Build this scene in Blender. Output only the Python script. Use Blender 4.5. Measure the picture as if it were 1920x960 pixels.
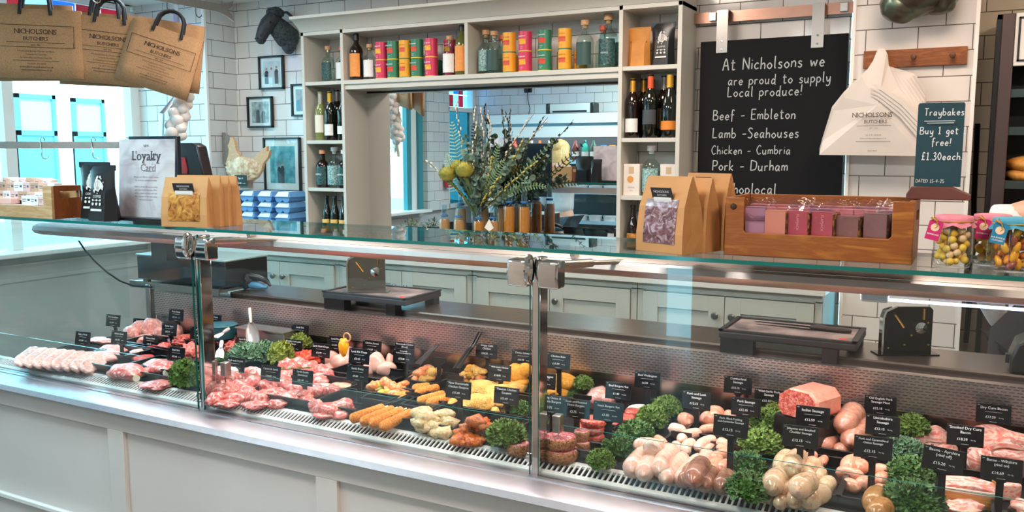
import bpy, math, random
from math import sin, cos, pi, radians as R
from mathutils import Vector, Matrix, noise
random.seed(7)
for o in list(bpy.data.objects): bpy.data.objects.remove(o)
S = bpy.context.scene
COL = S.collection
# ---------------------------------------------------------------- camera
H = 1.62; FPX = 1610.0; PITCH = R(6.94); YAW = R(28.2)
cam = bpy.data.cameras.new('camera'); cam.sensor_width = 36.0; cam.lens = 36.0 * FPX / 1920.0; cam.clip_start = .05; cam.clip_end = 200
camo = bpy.data.objects.new('camera', cam); COL.objects.link(camo)
camo.location = (0, 0, H); camo.rotation_euler = (pi / 2 - PITCH, 0, YAW); S.camera = camo
# ---------------------------------------------------------------- view, world, lights
S.view_settings.view_transform = 'Standard'; S.view_settings.look = 'None'
S.view_settings.gamma = 1.0; S.view_settings.use_curve_mapping = False; S.view_settings.exposure = 0.18
S.cycles.transparent_max_bounces = 32; S.cycles.max_bounces = 9; S.cycles.glossy_bounces = 5; S.cycles.diffuse_bounces = 4
S.cycles.sample_clamp_indirect = 4.0; S.cycles.caustics_reflective = False; S.cycles.caustics_refractive = False
S.cycles.use_denoising = True
W = bpy.data.worlds.new('sky'); S.world = W; W.use_nodes = True
bg = W.node_tree.nodes['Background']; bg.inputs[0].default_value = (.30, .80, 1.0, 1); bg.inputs[1].default_value = 7.0

def lamp(name, kind, loc, rot, energy, color, sx=1.0, sy=None, spread=None, portal=False):
    l = bpy.data.lights.new(name, kind); l.color = color; l.energy = energy
    if kind == 'AREA':
        l.shape = 'RECTANGLE'; l.size = sx; l.size_y = sy or sx
        if spread: l.spread = spread
        if portal: l.cycles.is_portal = True
    elif kind == 'SUN': l.angle = R(3)
    o = bpy.data.objects.new(name, l); COL.objects.link(o); o.location = loc; o.rotation_euler = rot
    return o
lamp('sun', 'SUN', (-10, 0, 8), Vector((-.62, .3, -.72)).to_track_quat('-Z', 'Y').to_euler(), 5.0, (1, .96, .92))
lamp('window_portal', 'AREA', (-5.42, 2.4, 1.8), (0, R(-90), 0), 1, (1, 1, 1), 1.7, 4.2, portal=True)
WARM = (1.0, .80, .66)
for x, y, e, c in ((-3.1, 3.3, 15, (1, .90, .82)), (-1.6, 3.3, 21, (1, .84, .72)), (-.2, 3.3, 14, WARM), (-3.0, 1.2, 36, (.60, .90, 1)),  # last one: unseen cyan fill added to imitate window daylight on the counter front
                   (-1.2, .9, 30, (1, .90, .84)), (.7, 1.0, 28, WARM), (.9, 3.7, 11, (1, .74, .54)), (-4.2, 3.4, 11, (.82, .95, 1))):
    lamp('ceiling_lamp_and_fill', 'AREA', (x, y, 2.625), (0, 0, 0), e, c, .5)
lamp('counter_light', 'AREA', (-1.6, 2.32, 1.262), (R(-6), 0, 0), 15, (1, .80, .78), 3.7, .05)
lamp('fridge_light', 'AREA', (-3.6, .5, 1.79), (R(-20), 0, 0), 24, (.85, .95, 1), 2.2, .05)

# ---------------------------------------------------------------- pixel <-> world (1920 x 960 photograph)
_cy, _sy, _cp, _sp = cos(YAW), sin(YAW), cos(PITCH), sin(PITCH)
_R = Vector((_cy, _sy, 0)); _F = Vector((-_sy * _cp, _cy * _cp, -_sp)); _U = Vector((-_sy * _sp, _cy * _sp, _cp)); _C = Vector((0, 0, H))
def ray(px, py): return _F + _R * ((px - 960) / FPX) + _U * ((480 - py) / FPX)
def at(px, py, X=None, Y=None, Z=None):
    d = ray(px, py)
    t = X / d.x if X is not None else Y / d.y if Y is not None else (Z - H) / d.z
    return _C + d * t
def bedz(y): return .766
def bed(px, py, h=0.0):
    d = ray(px, py); t = (.766 + h - H) / d.z
    return _C + d * min(t, 2.645 / d.y)      # heaps at the back lean on the rear panel
def mpp(p): return (p - _C).dot(_F) / FPX      # metres per pixel at a point

# ---------------------------------------------------------------- materials
def lin(h):
    h = h.lstrip('#'); c = [int(h[i:i + 2], 16) / 255 for i in (0, 2, 4)]
    return tuple(x / 12.92 if x <= .04045 else ((x + .055) / 1.055) ** 2.4 for x in c) + (1,)
MATS = {}
class NT:
    def __init__(s, name):
        s.m = bpy.data.materials.new(name); s.m.use_nodes = True; s.t = s.m.node_tree; s.t.nodes.clear()
        s.out = s.n('OutputMaterial')
    def n(s, kind, **kw):
        x = s.t.nodes.new('ShaderNode' + kind)
        for k, v in kw.items():
            if k.startswith('i_'):
                k = k[2:].replace('_', ' '); x.inputs[int(k) if k.isdigit() else k].default_value = v
            else: setattr(x, k, v)
        return x
    def l(s, a, b): s.t.links.new(a, b)
    def coord(s, scale=(1, 1, 1), world=False):
        m = s.n('Mapping'); m.inputs['Scale'].default_value = scale
        if world: s.l(s.n('NewGeometry').outputs['Position'], m.inputs[0])
        else: s.l(s.n('TexCoord').outputs['Object'], m.inputs[0])
        return m.outputs[0]
    def ramp(s, fac, stops):
        r = s.n('ValToRGB'); e = r.color_ramp.elements
        while len(e) < len(stops): e.new(.5)
        for el, (p, c) in zip(e, stops): el.position = p; el.color = c if isinstance(c, tuple) else lin(c)
        s.l(fac, r.inputs[0]); return r.outputs[0]
    def math(s, op, a, b=None, c=None):
        x = s.n('Math', operation=op)
        for i, v in enumerate((a, b, c)):
            if v is None: continue
            if isinstance(v, (int, float)): x.inputs[i].default_value = v
            else: s.l(v, x.inputs[i])
        return x.outputs[0]
    def bsdf(s, rough=.5, metal=0, col=None, spec=.5, **kw):
        b = s.n('BsdfPrincipled', i_Roughness=rough, i_Metallic=metal); b.inputs['Specular IOR Level'].default_value = spec
        for k, v in kw.items(): b.inputs[k].default_value = v
        if col is not None: b.inputs['Base Color'].default_value = col
        s.l(b.outputs[0], s.out.inputs[0]); return b
    def bump(s, b, h, st=.3, d=.002):
        x = s.n('Bump', i_Strength=st, i_Distance=d); s.l(h, x.inputs['Height']); s.l(x.outputs[0], b.inputs['Normal'])
def M(name, hx=None, rough=.5, metal=0, var=0, sc=20, spec=.5, bump=0, hx2=None, coat=0, sub=0):
    """plain painted / plastic / metal surface with a little noise of its own"""
    if name in MATS: return MATS[name]
    t = NT(name); b = t.bsdf(rough, metal, lin(hx), spec)
    if coat: b.inputs['Coat Weight'].default_value = coat; b.inputs['Coat Roughness'].default_value = .12
    if sub: b.inputs['Subsurface Weight'].default_value = sub; b.inputs['Subsurface Radius'].default_value = (.012, .005, .003); b.inputs['Subsurface Scale'].default_value = 1
    if var or bump or hx2:
        no = t.n('TexNoise', i_Scale=sc, i_Detail=4.0); t.l(t.coord(), no.inputs['Vector'])
        if var or hx2:
            c = lin(hx); c2 = lin(hx2) if hx2 else tuple(min(1, x * (1 + var)) for x in c[:3]) + (1,); c1 = c if hx2 else tuple(x * (1 - var) for x in c[:3]) + (1,)
            t.l(t.ramp(no.outputs[0], [(.35, c1), (.65, c2)]), b.inputs['Base Color'])
        if bump: t.bump(b, no.outputs[0], bump, .003)
    MATS[name] = t.m; return t.m
def EM(name, hx, st=1.0):
    if name in MATS: return MATS[name]
    t = NT(name); e = t.n('Emission', i_Color=lin(hx), i_Strength=st); t.l(e.outputs[0], t.out.inputs[0]); MATS[name] = t.m; return t.m
def GL(name, tint=(.97, 1, .99), ior=1.45, rough=0.0, glos=1.0, bump=0):
    """thin clear sheet: see-through with Fresnel reflection"""
    if name in MATS: return MATS[name]
    t = NT(name); a = t.n('BsdfTransparent'); a.inputs[0].default_value = tint + (1,)
    g = t.n('BsdfGlossy', i_Roughness=rough); f = t.n('LayerWeight', i_Blend=.5); x = t.n('MixShader'); f0 = ((ior - 1) / (ior + 1)) ** 2
    t.l(t.math('MULTIPLY', t.math('MULTIPLY_ADD', t.math('POWER', f.outputs['Facing'], 5.0), 1 - f0, f0), glos), x.inputs[0]); t.l(a.outputs[0], x.inputs[1]); t.l(g.outputs[0], x.inputs[2]); t.l(x.outputs[0], t.out.inputs[0])
    if bump:
        no = t.n('TexNoise', i_Scale=60.0, i_Detail=3.0); t.l(t.coord(), no.inputs['Vector'])
        bp = t.n('Bump', i_Strength=bump, i_Distance=.01); t.l(no.outputs[0], bp.inputs['Height']); t.l(bp.outputs[0], g.inputs['Normal']); t.l(bp.outputs[0], f.inputs['Normal'])
    MATS[name] = t.m; return t.m
def TILE(name, ax, off=(0, 0), c='#e9e4df', c2='#e3ddd8', mortar='#6d625c'):
    """metro wall tiles laid in world metres; ax 'x' for a wall along X, 'y' along Y"""
    if name in MATS: return MATS[name]
    t = NT(name); b = t.bsdf(.14, 0); sp = t.n('SeparateXYZ'); t.l(t.n('NewGeometry').outputs['Position'], sp.inputs[0])
    cb = t.n('CombineXYZ'); t.l(t.math('ADD', sp.outputs['X' if ax == 'x' else 'Y'], off[0]), cb.inputs[0]); t.l(t.math('ADD', sp.outputs['Z'], off[1]), cb.inputs[1])
    k = t.n('TexBrick', offset=.5, i_Scale=1.0); k.inputs['Mortar Size'].default_value = .0022; k.inputs['Mortar Smooth'].default_value = .1
    k.inputs['Brick Width'].default_value = .2116; k.inputs['Row Height'].default_value = .1077; k.inputs['Bias'].default_value = 0
    k.inputs['Color1'].default_value = lin(c); k.inputs['Color2'].default_value = lin(c2); k.inputs['Mortar'].default_value = lin(mortar)
    t.l(cb.outputs[0], k.inputs['Vector']); t.l(k.outputs['Color'], b.inputs['Base Color'])
    t.l(t.math('MULTIPLY_ADD', k.outputs['Fac'], .6, .12), b.inputs['Roughness'])
    t.bump(b, t.math('SUBTRACT', 1.0, k.outputs['Fac']), .5, .002); MATS[name] = t.m; return t.m
def WOOD(name, c1, c2, scale=(2, 30, 30), rough=.45, c3=None):
    if name in MATS: return MATS[name]
    t = NT(name); b = t.bsdf(rough); no = t.n('TexNoise', i_Scale=3.0, i_Detail=6.0, i_Distortion=1.2); t.l(t.coord(scale), no.inputs['Vector'])
    t.l(t.ramp(no.outputs[0], [(.3, c1), (.52, c2), (.75, c3 or c1)]), b.inputs['Base Color']); t.bump(b, no.outputs[0], .15, .002); MATS[name] = t.m; return t.m
def FLESH(name, stops, sc=9.0, dist=1.5, stretch=(1, 1, 1), rough=.28, det=4.0, bump=.25, coat=.25):
    """raw or cooked food: noise ramp over several tones, moist"""
    if name in MATS: return MATS[name]
    t = NT(name); b = t.bsdf(rough); b.inputs['Coat Weight'].default_value = coat; b.inputs['Coat Roughness'].default_value = .15
    b.inputs['Subsurface Weight'].default_value = .12; b.inputs['Subsurface Radius'].default_value = (.01, .004, .003); b.inputs['Subsurface Scale'].default_value = 1
    no = t.n('TexNoise', i_Scale=sc, i_Detail=det, i_Distortion=dist); t.l(t.coord(stretch, world=True), no.inputs['Vector'])
    t.l(t.ramp(no.outputs[0], stops), b.inputs['Base Color']); t.bump(b, no.outputs[0], bump, .006); MATS[name] = t.m; return t.m

# ---------------------------------------------------------------- mesh builder
class MB:
    def __init__(s): s.v = []; s.f = []; s.mi = []; s.k = 0
    def add(s, vs, fs, T=None):
        b = len(s.v); s.v += [tuple(T @ Vector(v)) for v in vs] if T else [tuple(v) for v in vs]
        for f in fs: s.f.append(tuple(b + i for i in f)); s.mi.append(s.k)
        return s
    def box(s, c, d, T=None):
        x, y, z = c; a, b, e = d[0] / 2, d[1] / 2, d[2] / 2
        vs = [(x + i * a, y + j * b, z + k * e) for k in (-1, 1) for j in (-1, 1) for i in (-1, 1)]
        return s.add(vs, [(0, 2, 3, 1), (4, 5, 7, 6), (0, 1, 5, 4), (2, 6, 7, 3), (0, 4, 6, 2), (1, 3, 7, 5)], T)
    def bx(s, x0, x1, y0, y1, z0, z1): return s.box(((x0 + x1) / 2, (y0 + y1) / 2, (z0 + z1) / 2), (x1 - x0, y1 - y0, z1 - z0))
    def quad(s, a, b, c, d): return s.add([a, b, c, d], [(0, 1, 2, 3)])
    def lathe(s, prof, n=20, c=(0, 0, 0), T=None, a0=0, a1=2 * pi, sx=1, sy=1):
        full = a1 - a0 > 6.28; m = n if full else n + 1; vs = []; fs = []
        for r, z in prof:
            for i in range(m):
                a = a0 + (a1 - a0) * i / n; vs.append((c[0] + r * cos(a) * sx, c[1] + r * sin(a) * sy, c[2] + z))
        for j in range(len(prof) - 1):
            for i in range(n):
                i2 = (i + 1) % m; fs.append((j * m + i, j * m + i2, (j + 1) * m + i2, (j + 1) * m + i))
        if full:
            if prof[0][0] > 1e-6: fs.append(tuple(range(n))[::-1])
            if prof[-1][0] > 1e-6: fs.append(tuple((len(prof) - 1) * m + i for i in range(n)))
        return s.add(vs, fs, T)
    def tube(s, pts, r, n=8, caps=True, T=None, flat=1.0):
        pts = [Vector(p) for p in pts]; rs = r if isinstance(r, (list, tuple)) else [r] * len(pts); vs = []; fs = []; up = None
        for i, p in enumerate(pts):
            d = (pts[min(i + 1, len(pts) - 1)] - pts[max(i - 1, 0)]).normalized()
            if up is None: up = Vector((0, 0, 1)) if abs(d.z) < .9 else Vector((0, 1, 0))
            a = d.cross(up)
            if a.length < 1e-5: a = d.orthogonal()
            a.normalize(); b = a.cross(d).normalized(); up = b
            for k in range(n):
                t = 2 * pi * k / n; vs.append(p + (a * cos(t) + b * sin(t) * flat) * rs[i])
        for i in range(len(pts) - 1):
            for k in range(n):
                k2 = (k + 1) % n; fs.append((i * n + k, i * n + k2, (i + 1) * n + k2, (i + 1) * n + k))
        if caps: fs.append(tuple(range(n))[::-1]); fs.append(tuple((len(pts) - 1) * n + k for k in range(n)))
        return s.add(vs, fs, T)
    def prism(s, poly, a, b, ax='y', T=None):
        n = len(poly); f = {'y': lambda p, t: (p[0], t, p[1]), 'x': lambda p, t: (t, p[0], p[1]), 'z': lambda p, t: (p[0], p[1], t)}[ax]
        vs = [f(p, a) for p in poly] + [f(p, b) for p in poly]
        fs = [tuple(range(n)), tuple(range(n, 2 * n))[::-1]] + [(i, i + n, (i + 1) % n + n, (i + 1) % n) for i in range(n)]
        return s.add(vs, fs, T)
    def ico(s, c, r, sub=2, sc=(1, 1, 1), nz=0, nf=3.0, seed=0, T=None):
        V, F = ICO(sub); vs = []
        for v in V:
            k = 1 + (nz * noise.noise(Vector(v) * nf + Vector((seed * 7.3, seed * 1.7, seed * 3.1))) if nz else 0)
            vs.append((c[0] + v[0] * r * sc[0] * k, c[1] + v[1] * r * sc[1] * k, c[2] + v[2] * r * sc[2] * k))
        return s.add(vs, F, T)
    def mesh(s, name='mesh', smooth=True):
        m = bpy.data.meshes.new(name); m.from_pydata(s.v, [], s.f); m.polygons.foreach_set('material_index', s.mi)
        bm = __import__('bmesh').new(); bm.from_mesh(m); __import__('bmesh').ops.recalc_face_normals(bm, faces=bm.faces); bm.to_mesh(m); bm.free()
        if smooth:
            m.polygons.foreach_set('use_smooth', [True] * len(m.polygons))
            if smooth != 'all': m.set_sharp_from_angle(angle=R(38))
        return m
_ico = {}
def ICO(sub):
    if sub not in _ico:
        bm = __import__('bmesh').new(); __import__('bmesh').ops.create_icosphere(bm, subdivisions=sub, radius=1)
        bm.verts.index_update(); _ico[sub] = ([tuple(v.co) for v in bm.verts], [tuple(v.index for v in f.verts) for f in bm.faces]); bm.free()
    return _ico[sub]
def put(name, mesh, mats, parent=None, loc=(0, 0, 0), rot=(0, 0, 0), scale=(1, 1, 1), bev=0, world=False, kind=None):
    if isinstance(mesh, MB): mesh = mesh.mesh(name)
    if not isinstance(mats, (list, tuple)): mats = [mats]
    if not len(mesh.materials):
        for m in mats: mesh.materials.append(m)
    elif [m for m in mesh.materials] != list(mats):
        mesh = mesh.copy(); mesh.materials.clear()
        for m in mats: mesh.materials.append(m)
    o = bpy.data.objects.new(name, mesh); COL.objects.link(o); o.location = loc; o.rotation_euler = rot; o.scale = scale
    if parent is not None:
        o.parent = parent
        if world: o.matrix_parent_inverse = (Matrix.LocRotScale(parent.location, parent.rotation_euler, parent.scale)).inverted()
    if bev:
        b = o.modifiers.new('edge', 'BEVEL'); b.width = bev; b.segments = 2; b.limit_method = 'ANGLE'; b.angle_limit = R(50)
    if kind: o['kind'] = kind
    return o
def tag(o, label, cat, group=None):
    o['label'] = label; o['category'] = cat
    if group: o['group'] = group
    return o
def thing(name, label, cat, loc=(0, 0, 0), rz=0, group=None, rot=None):
    o = bpy.data.objects.new(name, None); COL.objects.link(o); o.location = loc; o.rotation_euler = rot or (0, 0, rz); o.empty_display_size = .05
    return tag(o, label, cat, group)
CM = {}
def cm(key, fn):
    if key not in CM: CM[key] = fn()
    return CM[key]
def place(o, p0, p1=None):
    return o
# ---------------------------------------------------------------- writing
_tx = {}
def glyphs(s, size):
    """vertices and faces of one line of sans lettering, left aligned at 0"""
    k = (s,)
    if k not in _tx:
        c = bpy.data.curves.new('t', 'FONT'); c.body = s; c.size = 1; c.resolution_u = 2
        o = bpy.data.objects.new('t', c); COL.objects.link(o); dg = bpy.context.evaluated_depsgraph_get(); dg.update()
        m = o.evaluated_get(dg).to_mesh(); v = [tuple(x.co) for x in m.vertices]; f = [tuple(p.vertices) for p in m.polygons]
        o.evaluated_get(dg).to_mesh_clear(); bpy.data.objects.remove(o); bpy.data.curves.remove(c)
        _tx[k] = (v, f, max((x[0] for x in v), default=0), min((x[0] for x in v), default=0))
    v, f, x1, x0 = _tx[k]
    return [(a * size, b * size) for a, b, _ in v], f, x1 * size, x0 * size
SERIF = dict(N='abc', I='AB', C='r', H='abcd', L='abr', S='rl', B='ab', U='ac', T='Brl', E='abr', R='abd', A='bd', P='ab', D='ab', M='abcd', Y='acB')
def serif_line(s, size, track=.06):
    V = []; F = []; x = 0
    for ch in s:
        if ch == ' ': x += size * .3; continue
        v, f, x1, x0 = glyphs(ch, size); b = len(V); w = x1 - x0
        V += [(a - x0 + x, y) for a, y in v]; F += [tuple(b + i for i in q) for q in f]
        ys = [y for _, y in v]; lo, hi = min(ys), max(ys); t = size * .035; e = size * .10; st = size * .05
        for m in SERIF.get(ch.upper(), ''):
            q = {'a': (st, hi), 'b': (st, lo), 'c': (w - st, hi), 'd': (w - st, lo), 'A': (w / 2, hi), 'B': (w / 2, lo)}.get(m)
            if q: r = (q[0] - e, q[0] + e, q[1] - (t if q[1] == hi else 0), q[1] + (0 if q[1] == hi else t))
            elif m == 'r': r = (w - t, w, hi - size * .22, hi) if ch != 'T' else (w - t, w, hi - size * .2, hi)
            else: r = (0, t, lo, lo + size * .2) if ch != 'T' else (0, t, hi - size * .2, hi)
            b = len(V); V += [(x + r[0], r[2]), (x + r[1], r[2]), (x + r[1], r[3]), (x + r[0], r[3])]; F.append((b, b + 1, b + 2, b + 3))
        x += w + size * track
    return V, F, x - size * track, 0
def writing(lines, name='lettering', thick=0):
    """lines: (text, size, x, y, align, style); x-right, y-up in the plane; faces -Y when stood up"""
    mb = MB()
    for ln in lines:
        s, size, x, y = ln[:4]; al = ln[4] if len(ln) > 4 else 'c'; st = ln[5] if len(ln) > 5 else ''
        if st == 'rule': mb.add([(x - size / 2, 0, y), (x + size / 2, 0, y), (x + size / 2, 0, y + s), (x - size / 2, 0, y + s)], [(0, 1, 2, 3)]); continue
        V, F, x1, x0 = (serif_line if 's' in st else glyphs)(s, size); k = .72 if 'n' in st else 1
        ox = x - {'c': (x1 + x0) / 2, 'l': x0, 'r': x1}[al] * k
        mb.add([(a * k + ox, 0, b + y) for a, b in V], F)
        if 'b' in st: mb.add([(a * k + ox + size * .03, -.00015, b + y) for a, b in V], F)
    return mb.mesh(name, smooth=False)
HAND = {k: [[tuple(float(n) for n in p.split(',')) for p in st.split()] for st in v.split('|')] for k, v in {
'A': '0,0 .25,1 .5,0|.1,.4 .42,.4', 't': '.15,.85 .15,.1 .22,0 .35,.05|0,.6 .35,.6', 'N': '0,0 0,1|0,1 .5,0|.5,0 .5,1', 'i': '.05,.5 .05,.02|.05,.72 .06,.76',
'c': '.35,.42 .2,.5 .02,.25 .15,0 .36,.08', 'h': '0,1 0,0|0,.3 .2,.5 .32,.35 .32,0', 'o': '.2,.5 0,.25 .2,0 .38,.25 .2,.5', 'l': '.05,1 .05,.1 .14,0',
's': '.3,.45 .12,.5 .05,.36 .28,.18 .2,0 0,.05', 'n': '0,.5 0,0|0,.3 .18,.5 .32,.35 .32,0', 'w': '0,.5 .1,0|.1,0 .25,.4|.25,.4 .4,0|.4,0 .52,.5',
'e': '.03,.25 .36,.28 .2,.5 .02,.25 .15,0 .35,.07', 'a': '.35,.45 .15,.5 .02,.22 .15,0 .33,.3|.36,.5 .34,.1 .42,0', 'r': '0,.5 .02,0|.02,.3 .12,.48 .28,.46',
'p': '0,.5 0,-.4|0,.4 .2,.5 .36,.25 .18,0 0,.1', 'u': '0,.5 .02,.12 .15,0 .32,.2|.33,.5 .33,.05 .4,0', 'd': '.33,.4 .15,.5 .02,.22 .15,0 .33,.2|.36,1 .35,.05 .42,0',
'S': '.42,.88 .2,1 .05,.78 .4,.35 .25,0 0,.1', 'y': '0,.5 .08,.1 .2,.05 .33,.3|.35,.5 .33,-.2 .15,-.4 .02,-.3', 'L': '.02,1 .02,0|.02,0 .42,.03', '!': '.08,1 .05,.3|.04,.05 .05,0',
'B': '0,0 0,1|0,1 .35,.9 .3,.6 0,.52|0,.52 .45,.4 .4,.05 0,0', 'f': '.35,.9 .2,1 .12,.8 .12,-.2|0,.5 .32,.5', 'E': '.42,1 0,1|0,1 0,0|0,0 .42,0|0,.5 .36,.52',
'm': '0,.5 0,0|0,.3 .14,.5 .24,.35 .24,0|.24,.3 .4,.5 .5,.35 .5,0', 'b': '0,1 0,0|0,.35 .2,.5 .37,.25 .2,0 0,.08', '-': '0,.35 .35,.37', 'C': '.45,.85 .25,1 0,.5 .2,0 .48,.12',
'k': '0,1 0,0|.32,.5 .03,.25|.03,.25 .35,0', 'P': '0,0 0,1|0,1 .4,.9 .35,.5 0,.45', 'D': '0,0 0,1|0,1 .5,.8 .45,.15 0,0', 'T': '0,1 .5,1|.25,1 .23,0', '1': '.02,.8 .15,1|.15,1 .15,0|0,0 .3,0',
'g': '.33,.45 .15,.5 .02,.25 .15,.02 .33,.25|.35,.5 .33,-.2 .15,-.38 .02,-.25', '£': '.4,.85 .25,1 .15,.8 .15,.1 0,0 .42,0|.03,.48 .33,.48', '3': '.05,.9 .3,1 .35,.75 .15,.55|.15,.55 .42,.35 .25,0 0,.1',
'0': '.2,1 0,.5 .2,0 .4,.5 .2,1', '.': '.05,.05 .03,.0', '5': '.4,1 .05,1|.05,1 .05,.55 .4,.5 .35,.05 0,.05', '4': '.3,0 .3,1|.3,1 0,.3|0,.3 .42,.3', '2': '.02,.8 .2,1 .38,.75 0,0|0,0 .42,0', '#': '.1,.1 .2,.9|.3,.1 .4,.9|0,.35 .48,.38|.02,.65 .5,.68', '_': '0,-.12 1,-.1'}.items()}
def hand(lines, w=.1):
    """chalk handwriting: single strokes drawn as flat ribbons; lines = (text, size, x, y)"""
    mb = MB(); rnd = random.Random(3)
    for s, size, x, y in lines:
        for ch in s:
            if ch == ' ': x += size * .5; continue
            g = HAND[ch]; jy = rnd.uniform(-.03, .03) * size; mx = 0
            for st in g:
                if len(st) > 2:
                    pts = []
                    for i in range(len(st) - 1):
                        p0, p1, p2, p3 = st[max(i - 1, 0)], st[i], st[i + 1], st[min(i + 2, len(st) - 1)]
                        for k in range(5):
                            t = k / 5; pts.append(tuple(.5 * (2 * b + (c - a) * t + (2 * a - 5 * b + 4 * c - d) * t * t + (3 * b - a - 3 * c + d) * t ** 3) for a, b, c, d in zip(p0, p1, p2, p3)))
                    pts.append(st[-1])
                else: pts = list(st)
                P = [Vector((x + p[0] * size + p[1] * size * .04, y + jy + p[1] * size)) for p in pts]; mx = max(mx, max(p[0] for p in pts)); vs = []; n = len(P)
                for i, p in enumerate(P):
                    d = P[min(i + 1, n - 1)] - P[max(i - 1, 0)]; d = d.normalized() if d.length > 1e-9 else Vector((1, 0)); q = Vector((-d.y, d.x)) * size * w * .5
                    vs += [(p.x + q.x, 0, p.y + q.y), (p.x - q.x, 0, p.y - q.y)]
                mb.add(vs, [(2 * i, 2 * i + 1, 2 * i + 3, 2 * i + 2) for i in range(n - 1)])
            x += (mx + .2) * size
    return mb.mesh('lettering', smooth=False)
# ---------------------------------------------------------------- common materials
STEEL = M('brushed_steel', '#b9b4b0', .28, 1, var=.06, sc=60); CHROME = M('chrome', '#d9d6d3', .08, 1); DARKM = M('dark_metal', '#3a3a3d', .4, .8)
PAINT = M('putty_paint', '#dad5d1', .42, var=.02, sc=3); WHITE = M('white_paint', '#f2f0ec', .45); BLACK = M('black_plastic', '#141416', .35); SLATE = M('chalkboard', '#0b0c10', .7, spec=.25)
KRAFT = M('kraft_paper', '#c8935c', .7, var=.06, sc=14, bump=.15); CHALK = M('chalk', '#e8ecec', .9); INK = M('dark_ink', '#3a2418', .7); WTXT = M('white_print', '#f4f4f4', .6)
GLASS = GL('sheet_glass', (.955, .99, .99), 1.45); GEDGE = M('glass_edge', '#0d6b64', .1, spec=.6); CLEAR = GL('clear_glass', (.975, .992, .987), 1.45); FILM = GL('cling_film', (.95, .94, .95), 1.35, .08, 1.2, bump=.6)
# ================================================================ the room
TZ = -2.157 % .1077
T_X = TILE('tiles_along_x', 'x', (.507 + .06, .1077 - (2.157 % .1077)))
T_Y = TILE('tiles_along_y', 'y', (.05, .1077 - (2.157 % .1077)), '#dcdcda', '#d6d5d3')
T_R = TILE('tiles_kitchen', 'x', (.1, .1077 - (2.157 % .1077)), '#e4d9c2', '#ddd2ba')
XW = -5.3
def struct(name, mb, mats, bev=0):
    return put(name, mb, mats, bev=bev, kind='structure')
struct('floor', MB().bx(-8, 4, -3.2, 6.4, -.1, 0), M('floor_vinyl', '#8d8781', .45, var=.05, sc=6))
struct('ceiling', MB().bx(-5.5, 3.6, -3.0, 6.2, 2.64, 2.74), WHITE)
struct('wall_back', MB().bx(-4.62, -.56, 4.5, 4.62, 0, 2.64), T_X)
struct('wall_kitchen', MB().bx(-.03, 3.4, 4.66, 4.78, 0, 2.64), T_R)
struct('wall_right', MB().bx(3.4, 3.52, -3, 6.2, 0, 2.64), WHITE)
struct('wall_front', MB().bx(-1.9, 3.4, -2.6, -2.5, 0, 2.64), WHITE)
struct('wall_rear', MB().bx(XW, -2.2, -.06, .07, 0, 2.64).bx(-2.2, -2.1, -2.5, .07, 0, 2.64), T_X)
# tiled pillar with white edge trims
struct('pillar', MB().bx(-.507, -.028, 4.2, 4.7, 0, 2.64), T_X)
struct('trim_1', MB().bx(-.519, -.505, 4.188, 4.21, 0, 2.64), WHITE); struct('trim_2', MB().bx(-.031, -.016, 4.188, 4.21, 0, 2.64), WHITE)
# corner pier beside the window and its return
struct('wall_corner_pier', MB().bx(XW - .1, -4.62, 4.235, 4.62, 0, 2.64), [T_X])
rt = struct('wall_return', MB().bx(-4.622, -4.612, 4.232, 4.51, 0, 2.64), T_Y)
struct('trim_3', MB().bx(-4.632, -4.606, 4.222, 4.24, 0, 2.64), WHITE)
# left wall: apron, piers, window openings
APR = M('apron_panel', '#bfc0bd', .5, var=.02, sc=4)
ap = MB().bx(XW - .1, XW, .07, 4.235, 0, .97)
struct('wall_left', ap, APR)
struct('trim_4', MB().bx(XW, XW + .012, 1.2, 4.235, .80, .83).bx(XW, XW + .02, 1.2, 4.235, .90, .915), APR)
struct('window_sill_1', MB().bx(XW - .12, XW + .16, 1.2, 4.235, .97, 1.0), WHITE, .006)
struct('wall_left_pier', MB().bx(XW - .1, XW + .06, .70, 1.14, .97, 2.64), T_Y)
struct('wall_left_head', MB().bx(XW - .1, XW, .07, 4.235, 2.632, 2.64), WHITE)
TEAL = M('teal_frame', '#3f8f97', .4); 
fr = MB(); 
for y in (1.17, 2.32, 3.28, 4.2): fr.bx(XW - .07, XW + .0, y - .035, y + .035, .98, 2.6)
for z in (2.27, 2.62): fr.bx(XW - .07, XW, 1.17, 4.2, z - .02, z + .02)
fr.bx(XW - .07, XW, 1.2, 1.42, .98, 2.27)
struct('window_1', fr, WHITE); 
df = MB()
for y in (1.22, 1.44): df.bx(XW - .02, XW + .03, y - .04, y + .04, .0 + .98, 2.2)
struct('window_frame_1', df, TEAL)
struct('window_pane_1', MB().bx(XW - .05, XW - .044, 1.17, 4.2, 1.0, 2.27), GLASS)
f2 = MB()
for y in (.09, .67): f2.bx(XW - .05, XW + .03, y - .03, y + .03, .98, 2.6)
for z in (1.0, 2.1, 2.58): f2.bx(XW - .05, XW + .03, .09, .67, z - .025, z + .025)
t = NT('teal_glass'); a = t.n('BsdfTransparent'); a.inputs[0].default_value = (.10, .23, .26, 1); g = t.n('BsdfGlossy', i_Roughness=.05); x = t.n('MixShader', i_0=.1); t.l(a.outputs[0], x.inputs[1]); t.l(g.outputs[0], x.inputs[2]); t.l(x.outputs[0], t.out.inputs[0]); TG = t.m
struct('window_2', f2, WHITE); struct('window_pane_2', MB().bx(XW - .03, XW - .02, .1, .66, 1.0, 2.1), TG)
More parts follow.
